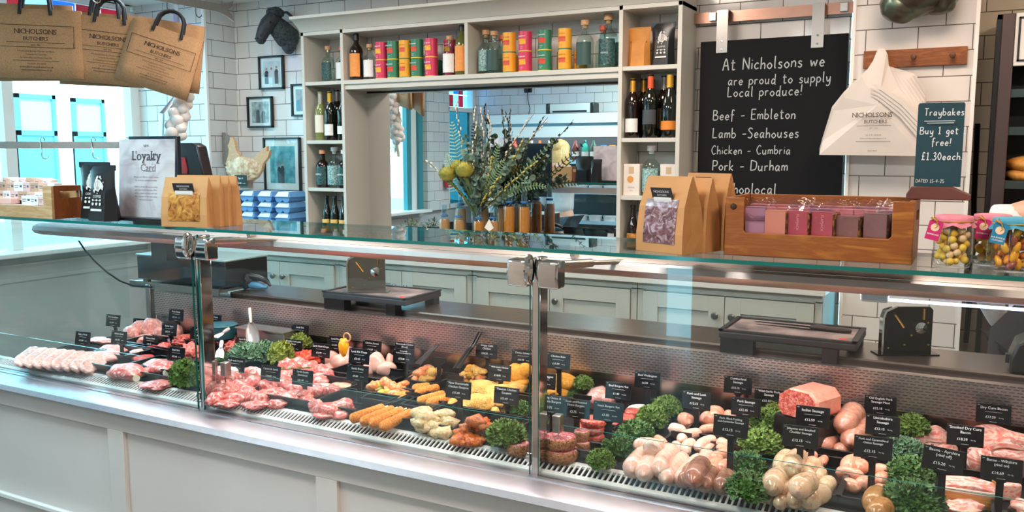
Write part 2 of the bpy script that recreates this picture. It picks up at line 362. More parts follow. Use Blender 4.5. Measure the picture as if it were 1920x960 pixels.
# stained glass transoms: one pane per coloured light
SG = []
for i, c in enumerate(((.05, .22, .75), (.45, .03, .08), (.45, .75, .95), (.35, .02, .06))):
    t = NT('stained_%s' % 'blue red pale dark'.split()[i]); a = t.n('BsdfTransparent'); a.inputs[0].default_value = c + (1,)
    g = t.n('BsdfGlossy', i_Roughness=.08); x = t.n('MixShader', i_0=.12); t.l(a.outputs[0], x.inputs[1]); t.l(g.outputs[0], x.inputs[2]); t.l(x.outputs[0], t.out.inputs[0]); SG.append(t.m)
def transom(name, y0, y1, z0, z1, n, m, seq):
    mb = MB()
    for j in range(m):
        for i in range(n):
            mb.k = seq[(i + j * 2) % len(seq)]
            mb.bx(XW - .05, XW - .042, y0 + (y1 - y0) * i / n + .004, y0 + (y1 - y0) * (i + 1) / n - .004, z0 + (z1 - z0) * j / m + .004, z0 + (z1 - z0) * (j + 1) / m - .004)
    struct(name, mb, SG)
transom('window_transom_1', 1.2, 4.18, 2.29, 2.60, 16, 1, (0, 3, 0, 1, 2, 0, 3, 1))
transom('window_transom_2', .11, .65, 2.13, 2.56, 5, 3, (2, 1, 2, 3, 0))
# ------------------------------------------------ the street outside
struct('ground_outside', MB().bx(-30, XW - .1, -16, 30, -.12, -.02), M('asphalt', '#7c8084', .8, var=.06, sc=4))
fac = thing('street_building', 'white rendered building with teal doors across the street', 'building', (-20, 13, 0))
put('wall', MB().bx(-20.5, -20, -12, 34, -.1, 7.5), M('render_white', '#f3f4f4', .8), fac, world=True)
TD = M('teal_door', '#5a9aa2', .5); TP = M('teal_window_pane', '#a4cfd4', .3)
def opening(y0, y1, z0, z1, door):
    o = put('door' if door else 'window', MB().bx(-20, -19.9, y0, y0 + .09, z0, z1).bx(-20, -19.9, y1 - .09, y1, z0, z1).bx(-20, -19.9, y0, y1, z1 - .1, z1).bx(-20, -19.9, y0, y1, 2.0 if door else z0, 2.12 if door else z0 + .1).bx(-20, -19.94, y0, y1, z0, 2.0 if door else z0 + .05), TD, fac, world=True)
    put('pane', MB().bx(-19.98, -19.96, y0 + .08, y1 - .08, 2.1 if door else z0 + .1, z1 - .1), TP, o, world=True)
for y0, y1, z0, z1, d in ((12.5, 13.5, 0, 2.98, 1), (13.95, 14.85, 0, 2.95, 1), (15.5, 16.3, .9, 3.35, 0), (10.6, 12.0, .9, 3.1, 0), (8.3, 9.5, 0, 3, 1), (5.2, 6.8, .9, 3.1, 0), (17.6, 19, .9, 3.1, 0), (2.5, 4, .9, 3.1, 0), (-1, .4, .9, 3.1, 0), (-4, -2.6, .9, 3.1, 0)): opening(y0, y1, z0, z1, d)
put('lettering', writing([('115', .2, 0, 0)]), WTXT, fac, loc=at(337 / 4.174, 275 - 30, X=-19.88) - Vector((-20, 13, 0)), rot=(0, 0, pi / 2))
# ================================================================ the glass serve-over counter
XL, XR = -3.52, .62; XE = -3.95
dc = thing('display_counter', 'long glass fronted refrigerated meat counter with putty panelled front and steel ledge', 'counter', (-1.5, 2.3, 0))
pp = MB().bx(XE, XR, 1.935, 2.09, .06, .735).bx(XL, XR, 2.09, 2.6, .06, .70)
put('front_panel', pp, PAINT, dc, world=True)
ra = MB().bx(XE, XR, 1.918, 1.936, .646, .735).bx(XE, XR, 1.918, 1.936, .06, .28)
for x in (-3.57, -2.616, -1.662, -.71, .24): ra.bx(x - .04, x + .04, 1.918, 1.936, .28, .646)
put('panel_rail', ra, PAINT, dc, world=True, bev=.002)
put('bottom_bead', MB().bx(XE, XR, 1.905, 1.92, .27, .288), WHITE, dc, world=True, bev=.003)
put('plinth', MB().bx(XE, XR, 1.97, 2.09, 0, .06), DARKM, dc, world=True)
put('ledge', MB().prism([(1.885, .722), (1.895, .738), (1.905, .741), (1.995, .741), (1.996, .744), (2.035, .744), (2.035, .72)], XE, XR, 'x'), M('ledge_steel', '#c6c3c8', .34, .85, var=.03, sc=30), dc, world=True)
# white slotted air grille
gr = MB(); gr.prism([(2.034, .742), (2.034, .748), (2.048, .7525), (2.048, .742)], XE, XR, 'x'); gr.prism([(2.084, .757), (2.084, .7645), (2.10, .768), (2.10, .757)], XE, XR, 'x')
x = XE
T = []
step = .0150
while x < XR:
    gr.add([(x, 2.04, .7505), (x + .0050, 2.04, .7505), (x + .0050, 2.088, .7655), (x, 2.088, .7655), (x, 2.04, .746), (x + .0050, 2.04, .746), (x + .0050, 2.088, .761), (x, 2.088, .761)], [(0, 1, 2, 3), (4, 7, 6, 5), (0, 4, 5, 1), (1, 5, 6, 2), (2, 6, 7, 3), (3, 7, 4, 0)]); x += step
put('air_grille', gr, WHITE, dc, world=True)
put('grille_duct', MB().bx(XE, XR, 2.036, 2.09, .72, .736), M('duct_grey', '#6a676d', .7), dc, world=True)
put('deck', MB().prism([(2.09, .70), (2.09, .764), (2.73, .764), (2.73, .70)], XL + .01, XR, 'x'), M('deck_dark', '#242124', .9, spec=.12), dc, world=True)
# rear wall of the display: plain steel below, perforated strip above
t = NT('perforated_steel'); b = t.bsdf(.3, .85, lin('#b8aaa8')); sp = t.n('SeparateXYZ'); t.l(t.n('NewGeometry').outputs['Position'], sp.inputs[0])
zz = t.math('MULTIPLY', sp.outputs['Z'], 1 / .0088); row = t.math('FLOOR', zz); fz = t.math('FRACT', zz)
xx = t.math('FRACT', t.math('ADD', t.math('MULTIPLY', sp.outputs['X'], 1 / .02), t.math('MULTIPLY', t.math('MODULO', row, 2.0), .5)))
hole = t.math('MULTIPLY', t.math('LESS_THAN', fz, .3), t.math('LESS_THAN', xx, .72)); mix = t.n('MixRGB'); mix.inputs[1].default_value = lin('#c9bdb8'); mix.inputs[2].default_value = lin('#5c4a4c')
t.l(hole, mix.inputs[0]); t.l(mix.outputs[0], b.inputs['Base Color']); t.l(t.math('SUBTRACT', .85, t.math('MULTIPLY', hole, .6)), b.inputs['Metallic'])
MATS['perf'] = t.m
put('back_panel', MB().bx(XL + .16, XR, 2.722, 2.735, .70, .86), M('panel_steel', '#b9aaa6', .22, 1, var=.05, sc=8), dc, world=True)
put('perforated_strip', MB().bx(XL + .16, XR, 2.712, 2.736, .858, .968).bx(XL + .16, XR, 2.708, 2.74, .966, .972), MATS['perf'], dc, world=True)
put('rear_ledge', MB().bx(XL + .16, XR, 2.736, 2.80, .955, .962), M('ledge_dark', '#4b4648', .35, .6), dc, world=True)
put('worktop', MB().prism([(2.775, .958), (2.772, .985), (2.776, .99), (3.03, .99), (3.03, .955)], -2.93, XR, 'x'), M('worktop_steel', '#a9998f', .3, 1, var=.05, sc=12), dc, world=True)
put('rear_casing', MB().bx(-2.93, XR, 2.80, 3.02, .06, .955).bx(XL + .16, -2.93, 2.75, 3.0, .06, .93), M('casing_grey', '#8d8783', .5, .3), dc, world=True)
put('end_post', MB().bx(XL + .115, XL + .145, 2.70, 2.73, .70, 1.0), STEEL, dc, world=True, bev=.003)
put('till_bracket', MB().bx(-3.52, -2.93, 2.71, 3.0, .995, 1.006).bx(-3.52, -2.93, 2.705, 2.712, .98, 1.012), STEEL, dc, world=True)
# glass: end, three front panes, inner upstand, top shelf
def pane(name, x0, x1, y0, y1, z0, z1, th, edges):
    mb = MB().bx(x0, x1, y0, y1, z0, z1); mb.mi = [1 if i in edges else 0 for i in range(6)]
    return put(name, mb, [GLASS, GEDGE], dc, world=True)
# box faces: 0 bottom,1 top,2 -y,3 +y,4 -x,5 +x
pane('end_glass', XL - .008, XL, 2.03, 2.70, .745, 1.30, 0, ())
for x0, x1 in ((XE, -2.302), (-2.272, -1.026), (-1.0, XR)): pane('front_glass', x0, x1, 2.012, 2.020, .744, 1.345, 0, (1, 4, 5))
for x0, x1 in ((XE, -2.33), (-2.26, -1.05), (-.98, XR)): pane('inner_glass', x0, x1, 2.098, 2.103, .766, .866, 0, (1, 4, 5))
pane('top_shelf', XE, XR, 2.03, 2.40, 1.355, 1.365, 0, (2, 3, 4, 5))
for x in (-2.287, -1.013):
    put('post', MB().bx(x - .012, x + .012, 2.022, 2.075, .74, 1.34), CHROME, dc, world=True, bev=.004)
    for dx in (-.045, .045):
        put('clamp', MB().prism([(2.0, 1.262), (1.994, 1.30), (2.0, 1.335), (2.05, 1.335), (2.05, 1.262)], x + dx - .03, x + dx + .03, 'x'), CHROME, dc, world=True, bev=.006)
    h = MB(); L = [(x - .003, 1.99 + .016 * cos(a), 1.312 + .034 * sin(a)) for a in [2 * pi * i / 20 for i in range(21)]]
    h.tube(L, .008, 8); put('hinge_loop', h, CHROME, dc, world=True)
    put('gas_strut', MB().tube([(x + .075, 2.03, 1.325), (x + .11, 2.14, 1.32)], .012, 12).tube([(x + .11, 2.14, 1.32), (x + .16, 2.28, 1.31)], .007, 10), STEEL, dc, world=True)
    put('glass_clip', MB().bx(x + .02, x + .044, 2.085, 2.115, .845, .895), STEEL, dc, world=True, bev=.003); put('glass_clip', MB().bx(x - .044, x - .022, 2.085, 2.115, .845, .895), STEEL, dc, world=True, bev=.003)
    put('bolt', MB().lathe([(.014, 0), (.014, .012), (.009, .016), (0, .017)], 14, T=Matrix.Translation((x - .014, 2.03, .785)) @ Matrix.Rotation(-pi / 2, 4, 'Y')), CHROME, dc, world=True)
    put('shelf_upright', MB().bx(x - .008, x + .008, 2.26, 2.29, 1.29, 1.356), CHROME, dc, world=True)
# lamp canopy under the shelf
prof = [(2.36, 1.272), (2.27, 1.268), (2.235, 1.278), (2.222, 1.292), (2.228, 1.308), (2.25, 1.317), (2.36, 1.322)]
put('lamp_canopy', MB().prism(prof, XL + .03, XR, 'x'), M('canopy_steel', '#cbbab6', .42, .8, var=.03, sc=10), dc, world=True)
put('led_tube', MB().tube([(-.22, 2.30, 1.254), (XR, 2.30, 1.254)], .004, 8), EM('led', '#c9d8ff', 2.6), dc, world=True)
put('lamp_connector', MB().bx(-.235, -.17, 2.288, 2.312, 1.246, 1.27), M('connector', '#dfe6f2', .3), dc, world=True, bev=.006)

# ------------------------------------------------ back units under the shelves
DP = M('unit_paint', '#b9bbb1', .45, var=.015, sc=3); KN = M('pewter_knob', '#6e7274', .3, .8)
def unit(x0, x1, label):
    u = thing('base_cabinet', label, 'cabinet', ((x0 + x1) / 2, 4.05, 0), group='base cabinets along the back wall')
    w = (x1 - x0) / 2
    put('body', MB().bx(-w, w, .02, .44, .08, .965).bx(-w, w, .0, .03, .935, .965).bx(-w, -w + .03, 0, .03, .08, .94).bx(w - .03, w, 0, .03, .08, .94), DP, u)
    for s in (-1, 1):
        d = MB(); a, b = (-w + .033, -.002) if s < 0 else (.002, w - .033)
        d.bx(a, b, 0, .015, .10, .93); rl = .075
        d.bx(a, a + rl, -.012, 0, .10, .93).bx(b - rl, b, -.012, 0, .10, .93).bx(a + rl, b - rl, -.012, 0, .855, .93).bx(a + rl, b - rl, -.012, 0, .10, .175)
        do = put('door', d, DP, u, bev=.0015)
        put('knob', MB().lathe([(.006, 0), (.006, .012), (.016, .016), (.018, .026), (.012, .033), (0, .034)], 16, T=Matrix.Translation(((-.04 if s < 0 else .04), -.012, .84)) @ Matrix.Rotation(pi / 2, 4, 'X')), KN, do)
    put('plinth', MB().bx(-w, w, .06, .4, 0, .08), DARKM, u)
for x0, x1, l in ((-4.30, -3.362, 'leftmost putty base cabinet behind the till box'), (-3.36, -2.425, 'putty base cabinet behind the left chopping board'),
                  (-2.42, -1.46, 'putty base cabinet behind the middle glass joint of the counter'), (-1.455, -.575, 'putty base cabinet behind the right chopping board')): unit(x0, x1, l)
BT = put('back_worktop', MB().bx(-4.6, -.56, 4.02, 4.495, .97, 1.0), M('worktop_cream', '#dcdad2', .3), bev=.004)
tag(BT, 'pale worktop running along the back wall under the shelves and mirror', 'worktop')

# ------------------------------------------------ things on the steel worktop
def board(loc, w, d, label, rz=0):
    t = thing('chopping_board', label, 'chopping board', loc, rz)
    bd = M('board_dark', '#2a2629', .5, var=.2, sc=30); sc_ = M('board_scuffed', '#4a3d3f', .75, hx2='#a08a86', sc=9, bump=.2)
    put('slab', MB().bx(-w / 2, w / 2, -d / 2, d / 2, -.025, 0), bd, t, bev=.006)
    put('rim', MB().bx(-w / 2, w / 2, -d / 2, -d / 2 + .014, 0, .005).bx(-w / 2, w / 2, d / 2 - .014, d / 2, 0, .005).bx(-w / 2, -w / 2 + .014, -d / 2, d / 2, 0, .005).bx(w / 2 - .014, w / 2, -d / 2, d / 2, 0, .005), bd, t)
    put('cutting_surface', MB().bx(-w / 2 + .02, w / 2 - .02, -d / 2 + .02, d / 2 - .02, -.001, .0015), sc_, t)
    for x0, x1 in ((-w / 2 + .005, -w / 2 + .11), (w / 2 - .1, w / 2 - .055)): put('foot', MB().bx(x0, x1, -d / 2 + .006, -d / 2 + .05, -.080, -.025), BLACK, t)
    for x0, x1 in ((-w / 2 + .005, -w / 2 + .05), (w / 2 - .05, w / 2 - .005)): put('foot', MB().bx(x0, x1, d / 2 - .05, d / 2 - .01, -.052, -.025), BLACK, t)
    put('corner_mark', MB().lathe([(.014, .0015), (.012, .0035), (0, .004)], 14, (w / 2 - .045, -d / 2 + .045, 0), sy=.7), M('red_dot', '#d8443a', .5), t)
board((-2.145, 2.855, 1.042), .42, .26, 'dark chopping board with raised feet under the steel bag sealer, left of two')
board((-.492, 2.85, 1.044), .42, .25, 'dark chopping board with a knife lying on it, right of two')
kn = thing('kitchen_knife', 'kitchen knife with dark handle lying on the right chopping board', 'knife', (-.44, 2.875, 1.0535), R(-4))
put('handle', MB().tube([(0, 0, 0), (.02, 0, .002), (.06, 0, 0), (.1, 0, .001), (.125, 0, 0)], [.009, .012, .011, .012, .007], 10, flat=.8), M('knife_handle', '#33231f', .6, var=.15, sc=40), kn)
put('blade', MB().prism([(0, .014), (-.17, .006), (-.185, -.004), (-.17, -.012), (0, -.014)], -.002, .0005, 'z'), CHROME, kn)
def sealer(loc, label, m):
    t = thing('bag_neck_sealer', label, 'bag sealer', loc, R(90 - 62))
    P = [(-.07, 0), (-.07, .10)] + [(-.04 + .03 * cos(a), .12 + .03 * sin(a)) for a in (pi, 2.6, 2.2, 1.8, pi / 2)] + [(.075, .15), (.085, .14), (.085, 0)]
    put('side_plate', MB().prism(P, -.004, .004, 'y'), m, t)
    put('edge_band', MB().prism([(-.074, 0), (-.074, .115), (-.066, .14), (-.03, .155), (-.03, .150), (-.062, .135), (-.068, .115), (-.068, 0)], -.012, .012, 'y'), CHROME, t)
    put('base_plate', MB().bx(-.09, .1, -.03, .03, 0, .004), m, t)
    put('latch_arm', MB().tube([(.055, -.006, .145), (.055, -.007, .11)], .004, 8), M('brass', '#c8a25a', .25, 1), t)
    put('spring_arm', MB().tube([(-.035, -.006, .125), (-.005, -.007, .085)], .004, 8), M('brass', '#c8a25a', .25, 1), t)
    w = MB().lathe([(.018, 0), (.018, .012), (.006, .014), (.006, .018), (0, .019)], 18, T=Matrix.Translation((.045, -.004, .085)) @ Matrix.Rotation(pi / 2, 4, 'X'))
    put('tape_wheel', w, CHROME, t)
    for x, z in ((-.05, .02), (.02, .06), (.075, .03), (.07, .10), (0, .03)): put('screw', MB().lathe([(.004, 0), (.003, .003), (0, .003)], 8, T=Matrix.Translation((x, -.004, z)) @ Matrix.Rotation(pi / 2, 4, 'X')), M('brass', '#c8a25a', .25, 1), t)
sealer((-2.19, 2.80, 1.044), 'grey steel bag neck sealer standing on the left chopping board', M('sealer_steel', '#8c857d', .22, 1))
sealer((-.165, 2.905, .990), 'black bag neck sealer standing on the steel worktop beside the right chopping board', M('sealer_black', '#1a1718', .12, .6))
# till cash box, scale display, monitor, cable
tb = thing('till_box', 'black metal box with pale lid on the steel bracket behind the left bay', 'box', (-3.2, 2.86, 1.006))
put('body', MB().bx(-.29, .29, -.13, .13, .012, .125), M('till_black', '#121518', .45), tb, bev=.004); put('lid', MB().bx(-.293, .293, -.133, .133, .125, .133), M('till_lid', '#a9c4c4', .35, .4), tb, bev=.002)
for x in (-.25, .25): put('foot', MB().bx(x - .015, x + .015, -.12, -.1, 0, .012), BLACK, tb)
sd = thing('scale_display', 'black tilted scale display with a red patch behind the left paper bags', 'scale', (-3.33, 2.9, 1.205))
put('housing', MB().prism([(-.12, .26), (.10, .26), (.16, .48), (.04, .50), (-.12, .49)][::-1] if 0 else [(-.13, .24), (.17, .24), (.12, .44), (.085, .455), (-.13, .455)], -.03, .03, 'y'), M('display_black', '#221c20', .3), sd, bev=.006)
put('red_panel', MB().prism([(-.10, .31), (.05, .31), (.055, .33), (.04, .385), (.01, .39), (.0, .36), (-.10, .355)], -.034, -.029, 'y'), M('red_panel', '#c4201c', .4), sd)
put('column', MB().bx(-.03, .03, -.02, .02, -.066, .25), BLACK, sd)
mo = thing('till_screen', 'back of a black framed till screen just behind the loyalty card sign', 'screen', (-3.20, 2.62, 1.15))
put('bezel', MB().bx(-.15, .16, -.012, .012, .10, .537), M('screen_navy', '#15222e', .3), mo, bev=.004); put('stand', MB().bx(-.05, .05, 0, .06, -.012, .12), BLACK, mo)
cb = MB(); A = [at(148, 452, Y=2.5), at(160, 470, Y=2.55), at(178, 490, Y=2.6), at(200, 510, Y=2.65), at(225, 527, Y=2.68), at(250, 536, Y=2.69), at(285, 538, Y=2.70)]
cb.tube(A, .004, 8); tag(put('cable', cb, BLACK), 'black cable looping down behind the left glass end of the counter', 'cable')
gl = thing('tape_gun', 'dark hand tool with a blue tip lying on the steel worktop left of the board', 'tool', at(462, 541, Z=.992))
put('body', MB().ico((0, 0, .04), .04, 3, (1.1, .8, 1), .25, 2), M('rubber_dark', '#2a2529', .6), gl)
put('handle', MB().tube([(.02, 0, .06), (.07, .01, .055), (.11, .02, .04), (.13, .02, .02)], [.016, .014, .012, .006], 10), BLACK, gl); put('tip', MB().tube([(.03, 0, .02), (.08, 0, .018), (.12, .01, .012)], [.018, .016, .006], 10), M('tape_blue', '#4d86a8', .35), gl)
lp = thing('label_printer', 'black rounded label printer at the right end of the steel worktop', 'printer', (.185, 2.86, .990))
put('body', MB().prism([(-.065, 0), (-.065, .04), (-.05, .085), (-.01, .11), (.08, .11), (.08, 0)], -.07, .07, 'y'), BLACK, lp, bev=.008); put('roll_cover', MB().lathe([(.04, -.05), (.042, 0), (.04, .05)], 20, T=Matrix.Translation((.02, 0, .09)) @ Matrix.Rotation(pi / 2, 4, 'X')), M('cover_grey', '#2c2a2e', .25), lp)
put('button', MB().bx(-.075, -.062, -.03, .0, .02, .045), DARKM, lp)
# ================================================================ trays, food and price tickets in the counter
PORK = FLESH('pork', [(.28, '#fdeee6'), (.45, '#f3b9ac'), (.58, '#e2908a'), (.72, '#fdeae0')], 40, 2.0)
BELLY = FLESH('pork_belly', [(.3, '#fdeee4'), (.46, '#f6d0c2'), (.56, '#e59a90'), (.68, '#fdeee6')], 55, 1.2, (1.6, .3, 2.5))
LAMB = FLESH('lamb', [(.25, '#b9413f'), (.42, '#d9625c'), (.56, '#e88a80'), (.66, '#fae4d8'), (.8, '#d2514d')], 42, 2.2)
BEEF = FLESH('beef', [(.25, '#8e2226'), (.45, '#c23a38'), (.62, '#d95a50'), (.72, '#f4d0c2')], 48, 1.5)
MINCE = FLESH('mince', [(.35, '#c8423c'), (.5, '#e8685a'), (.62, '#f5a896'), (.75, '#d9534a')], 120, .8, bump=.8)
REDDICE = FLESH('marinated', [(.3, '#b02a1c'), (.5, '#d8472a'), (.68, '#ec7a48')], 60, 1.2)
CHICK = FLESH('raw_chicken', [(.3, '#f3b5a6'), (.5, '#f8c8b8'), (.7, '#eda18f')], 8, .8)
CRUMB = FLESH('breadcrumb_orange', [(.3, '#c8641c'), (.5, '#ea9136'), (.7, '#f4b257')], 190, .3, rough=.75, bump=1.0, coat=0)
GOLD = FLESH('breadcrumb_golden', [(.3, '#d89a3c'), (.5, '#efbd62'), (.72, '#f8d990')], 190, .3, rough=.75, bump=1.0, coat=0)
KIEV = FLESH('kiev_crumb', [(.3, '#ee9a24'), (.55, '#f9b541'), (.75, '#fcc964')], 140, .3, rough=.75, bump=.6, coat=0)
BATTER = FLESH('pale_batter', [(.3, '#cfa468'), (.5, '#e8cb98'), (.7, '#f3e0b8')], 70, .8, rough=.5, bump=.9)
WING = FLESH('fried_brown', [(.3, '#a03c0c'), (.5, '#d5641a'), (.7, '#ee8e34')], 80, .8, rough=.4, bump=1.0)
STIR = FLESH('stir_fry_meat', [(.3, '#c9552a'), (.48, '#e98f52'), (.62, '#f3bd84'), (.75, '#e0703c')], 50, 1.5)
VEG = M('pepper_green', '#7f9a2e', .35, hx2='#c4b23a', sc=40); YEL = M('pepper_yellow', '#f2b21c', .3)
SPALE = FLESH('sausage_pale', [(.3, '#f7d2bf'), (.5, '#f1bda9'), (.66, '#fae0d0'), (.8, '#e9a893')], 45, 1.0, rough=.22, bump=.12)
SPINK = FLESH('sausage_pink', [(.3, '#ee9d80'), (.5, '#f4b397'), (.7, '#e58a6c')], 40, 1.0, rough=.22, bump=.12)
SGREY = FLESH('sausage_herb', [(.3, '#dcb995'), (.5, '#e6c8a6'), (.66, '#c99f76'), (.8, '#b58658')], 45, 1.4, rough=.22, bump=.12)
SDARK = FLESH('sausage_black_pudding', [(.3, '#8a5a4a'), (.5, '#a97560'), (.7, '#c2907a')], 40, 1.2, rough=.22, bump=.12)
SBROWN = FLESH('sausage_brown', [(.3, '#a8703c'), (.5, '#c08a54'), (.7, '#d09c66')], 40, 1.2, rough=.22, bump=.12)
BURG = FLESH('burger_red', [(.3, '#b8382e'), (.5, '#d85a4a'), (.66, '#ee9684'), (.8, '#c4463a')], 110, .6, bump=.8)
PEPB = FLESH('burger_peppered', [(.3, '#5c2c1c'), (.46, '#a0623a'), (.6, '#c98a58'), (.75, '#8a4028')], 170, .5, bump=1.0)
PEPT = FLESH('burger_top', [(.3, '#b5303a'), (.5, '#d8606a'), (.62, '#f0d0cc'), (.75, '#c0424c')], 170, .5, bump=.6)
BACON = FLESH('bacon', [(.28, '#e27468'), (.44, '#f0988a'), (.55, '#fbd9cb'), (.66, '#e98376'), (.8, '#fbe2d6')], 16, 2.6, (1, 1, 2.2), rough=.25, bump=.15)
RIND = FLESH('smoked_rind', [(.3, '#9c5a22'), (.5, '#c8843c'), (.7, '#dca45c')], 20, 1.0, (1, 1, 6))
FAT = M('fat', '#f8e3d6', .35, var=.04, sc=30); BONE = M('bone', '#ead9bd', .5, var=.08, sc=40); PASTRY = M('pale_pastry', '#eeddd4', .5, var=.04, sc=20)
TRAYM = M('tray_black', '#19171a', .22, spec=.6)

def blob(seed, sub=3, nz=.35, nf=1.6):
    return cm(('blob', seed, sub, nz, nf), lambda: MB().ico((0, 0, 0), .5, sub, (1, 1, 1), nz, nf, seed).mesh('piece', 'all'))
def fit(px, py, w, h, ratio=.8, lift=0):
    """size and centre of a piece lying on the deck that shows w x h pixels around (px, py)"""
    s = mpp(bed(px, py)); sx = w * s; sy = ratio * sx
    sz = math.sqrt(max((h * s) ** 2 - (.29 * sy) ** 2, .012 ** 2)) / .956
    return bed(px, py, sz * .42 + lift), (sx, sy, sz)
SEEN = {}
def food(name, label, cat, px, py, w, h, mat, seed=1, ratio=.8, rz=0, group=None, nz=.35, nf=1.6, sub=3, lift=0):
    c, sc_ = fit(px, py, w * 1.14, h * 1.25, ratio, lift)
    o = put(name, blob(seed, sub, nz, nf), mat, None, c, (0, 0, R(rz)), sc_)
    return tag(o, label, cat, group)
def sausage_mesh(L, r, bend, seed, taper=.55):
    mb = MB(); pts = []; rs = []; n = 13; rnd = random.Random(seed)
    for i in range(n):
        t = i / (n - 1); u = 2 * t - 1; a = bend * u
        x = L / 2 * (sin(a) / sin(bend) if abs(bend) > .01 else u) * .97; y = L / 2 * ((cos(a) - 1) / bend if abs(bend) > .01 else 0) * 1.2
        k = math.sqrt(max(0, 1 - max(0, (abs(u) - (1 - 1.1 * r / (L / 2))) / (1.1 * r / (L / 2))) ** 2)) if L > 2.2 * r else math.sqrt(max(0, 1 - u * u))
        pts.append((x, y, 0)); rs.append(max(r * k * (1 + .06 * sin(5 * t + seed)), r * .12))
    pts = [(pts[0][0] - r * .05, pts[0][1], 0)] + pts + [(pts[-1][0] + r * .05, pts[-1][1], 0)]; rs = [r * .05] + rs + [r * .05]
    mb.tube(pts, rs, 14); return mb
def sausage(p0, p1, r, mat, label, group, lift=0, bend=.25, cat='sausage', name='sausage', lift2=None):
    """sausage lying between two pixels of the photo, r in metres"""
    a = bed(p0[0], p0[1], r + lift); b = bed(p1[0], p1[1], r + (lift if lift2 is None else lift2)); d = b - a; L = max(d.length, (3.3 if mat is SGREY else 2.7) * r)
    ms = sausage_mesh(L, r, bend, int(p0[0] + p0[1])).mesh('sausage', 'all')
    q = Vector((1, 0, 0)).rotation_difference(d.normalized())
    o = put(name, ms, mat, None, (a + b) / 2, q.to_euler()); return tag(o, label, cat, group)

def slab(p0, p1, wd, th, mat, label, group, cat, name, tip=38):
    a = bed(p0[0], p0[1], .016); b = bed(p1[0], p1[1], .016); d = b - a; L = d.length
    V, F = ICO(4); sg = lambda v, p: math.copysign(abs(v) ** p, v)
    def mk():
        mb = MB(); mb.add([(sg(x, .45) * .5, sg(y, .55) * .5 + .06 * noise.noise(Vector((x * 2, y, z))), sg(z, .6) * .5 + .10 * noise.noise(Vector((x * 3, y * 2, z + 4)))) for x, y, z in V], F); return mb.mesh('slice', 'all')
    o = put(name, cm(('slab',), mk), mat, None, (a + b) / 2 + Vector((0, 0, .006)), (R(tip), 0, math.atan2(d.y, d.x)), (L, wd, th)); return tag(o, label, cat, group)
# ---- trays ------------------------------------------------------------------
def tray(fl, fr, depth, label, hgt=.03, lift=.002, mat=None):
    """shallow black gastronorm tray: front-left and front-right rim pixels and depth in metres"""
    a = bed(fl[0], fl[1], hgt); b = bed(fr[0], fr[1], hgt); w = max(.06, b.x - a.x); y = max(2.112, (a.y + b.y) / 2)
    c = Vector(((a.x + b.x) / 2, y + depth / 2, bedz(y + depth / 2) + lift)); tilt = 0
    t = thing('food_tray', label, 'tray', c, rot=(tilt, 0, 0)); W2, D2, k, e = w / 2, depth / 2, .008, .004
    m = mat or TRAYM
    put('base', MB().bx(-W2 + k, W2 - k, -D2 + k, D2 - k, 0, .003), m, t)
    wl = MB()
    for s in (-1, 1):
        wl.add([(s * (W2 - k), -D2 + k, 0), (s * (W2 - k), D2 - k, 0), (s * (W2 - e), D2 - e, hgt), (s * (W2 - e), -D2 + e, hgt)], [(0, 1, 2, 3)])
        wl.add([(-W2 + k, s * (D2 - k), 0), (W2 - k, s * (D2 - k), 0), (W2 - e, s * (D2 - e), hgt), (-W2 + e, s * (D2 - e), hgt)], [(0, 1, 2, 3)])
    put('wall', wl, m, t)
    rm = MB().bx(-W2, W2, -D2, -D2 + .008, hgt - .002, hgt + .002).bx(-W2, W2, D2 - .008, D2, hgt - .002, hgt + .002).bx(-W2, -W2 + .008, -D2, D2, hgt - .002, hgt + .002).bx(W2 - .008, W2, -D2, D2, hgt - .002, hgt + .002)
    put('rim', rm, m, t, bev=.001); return t
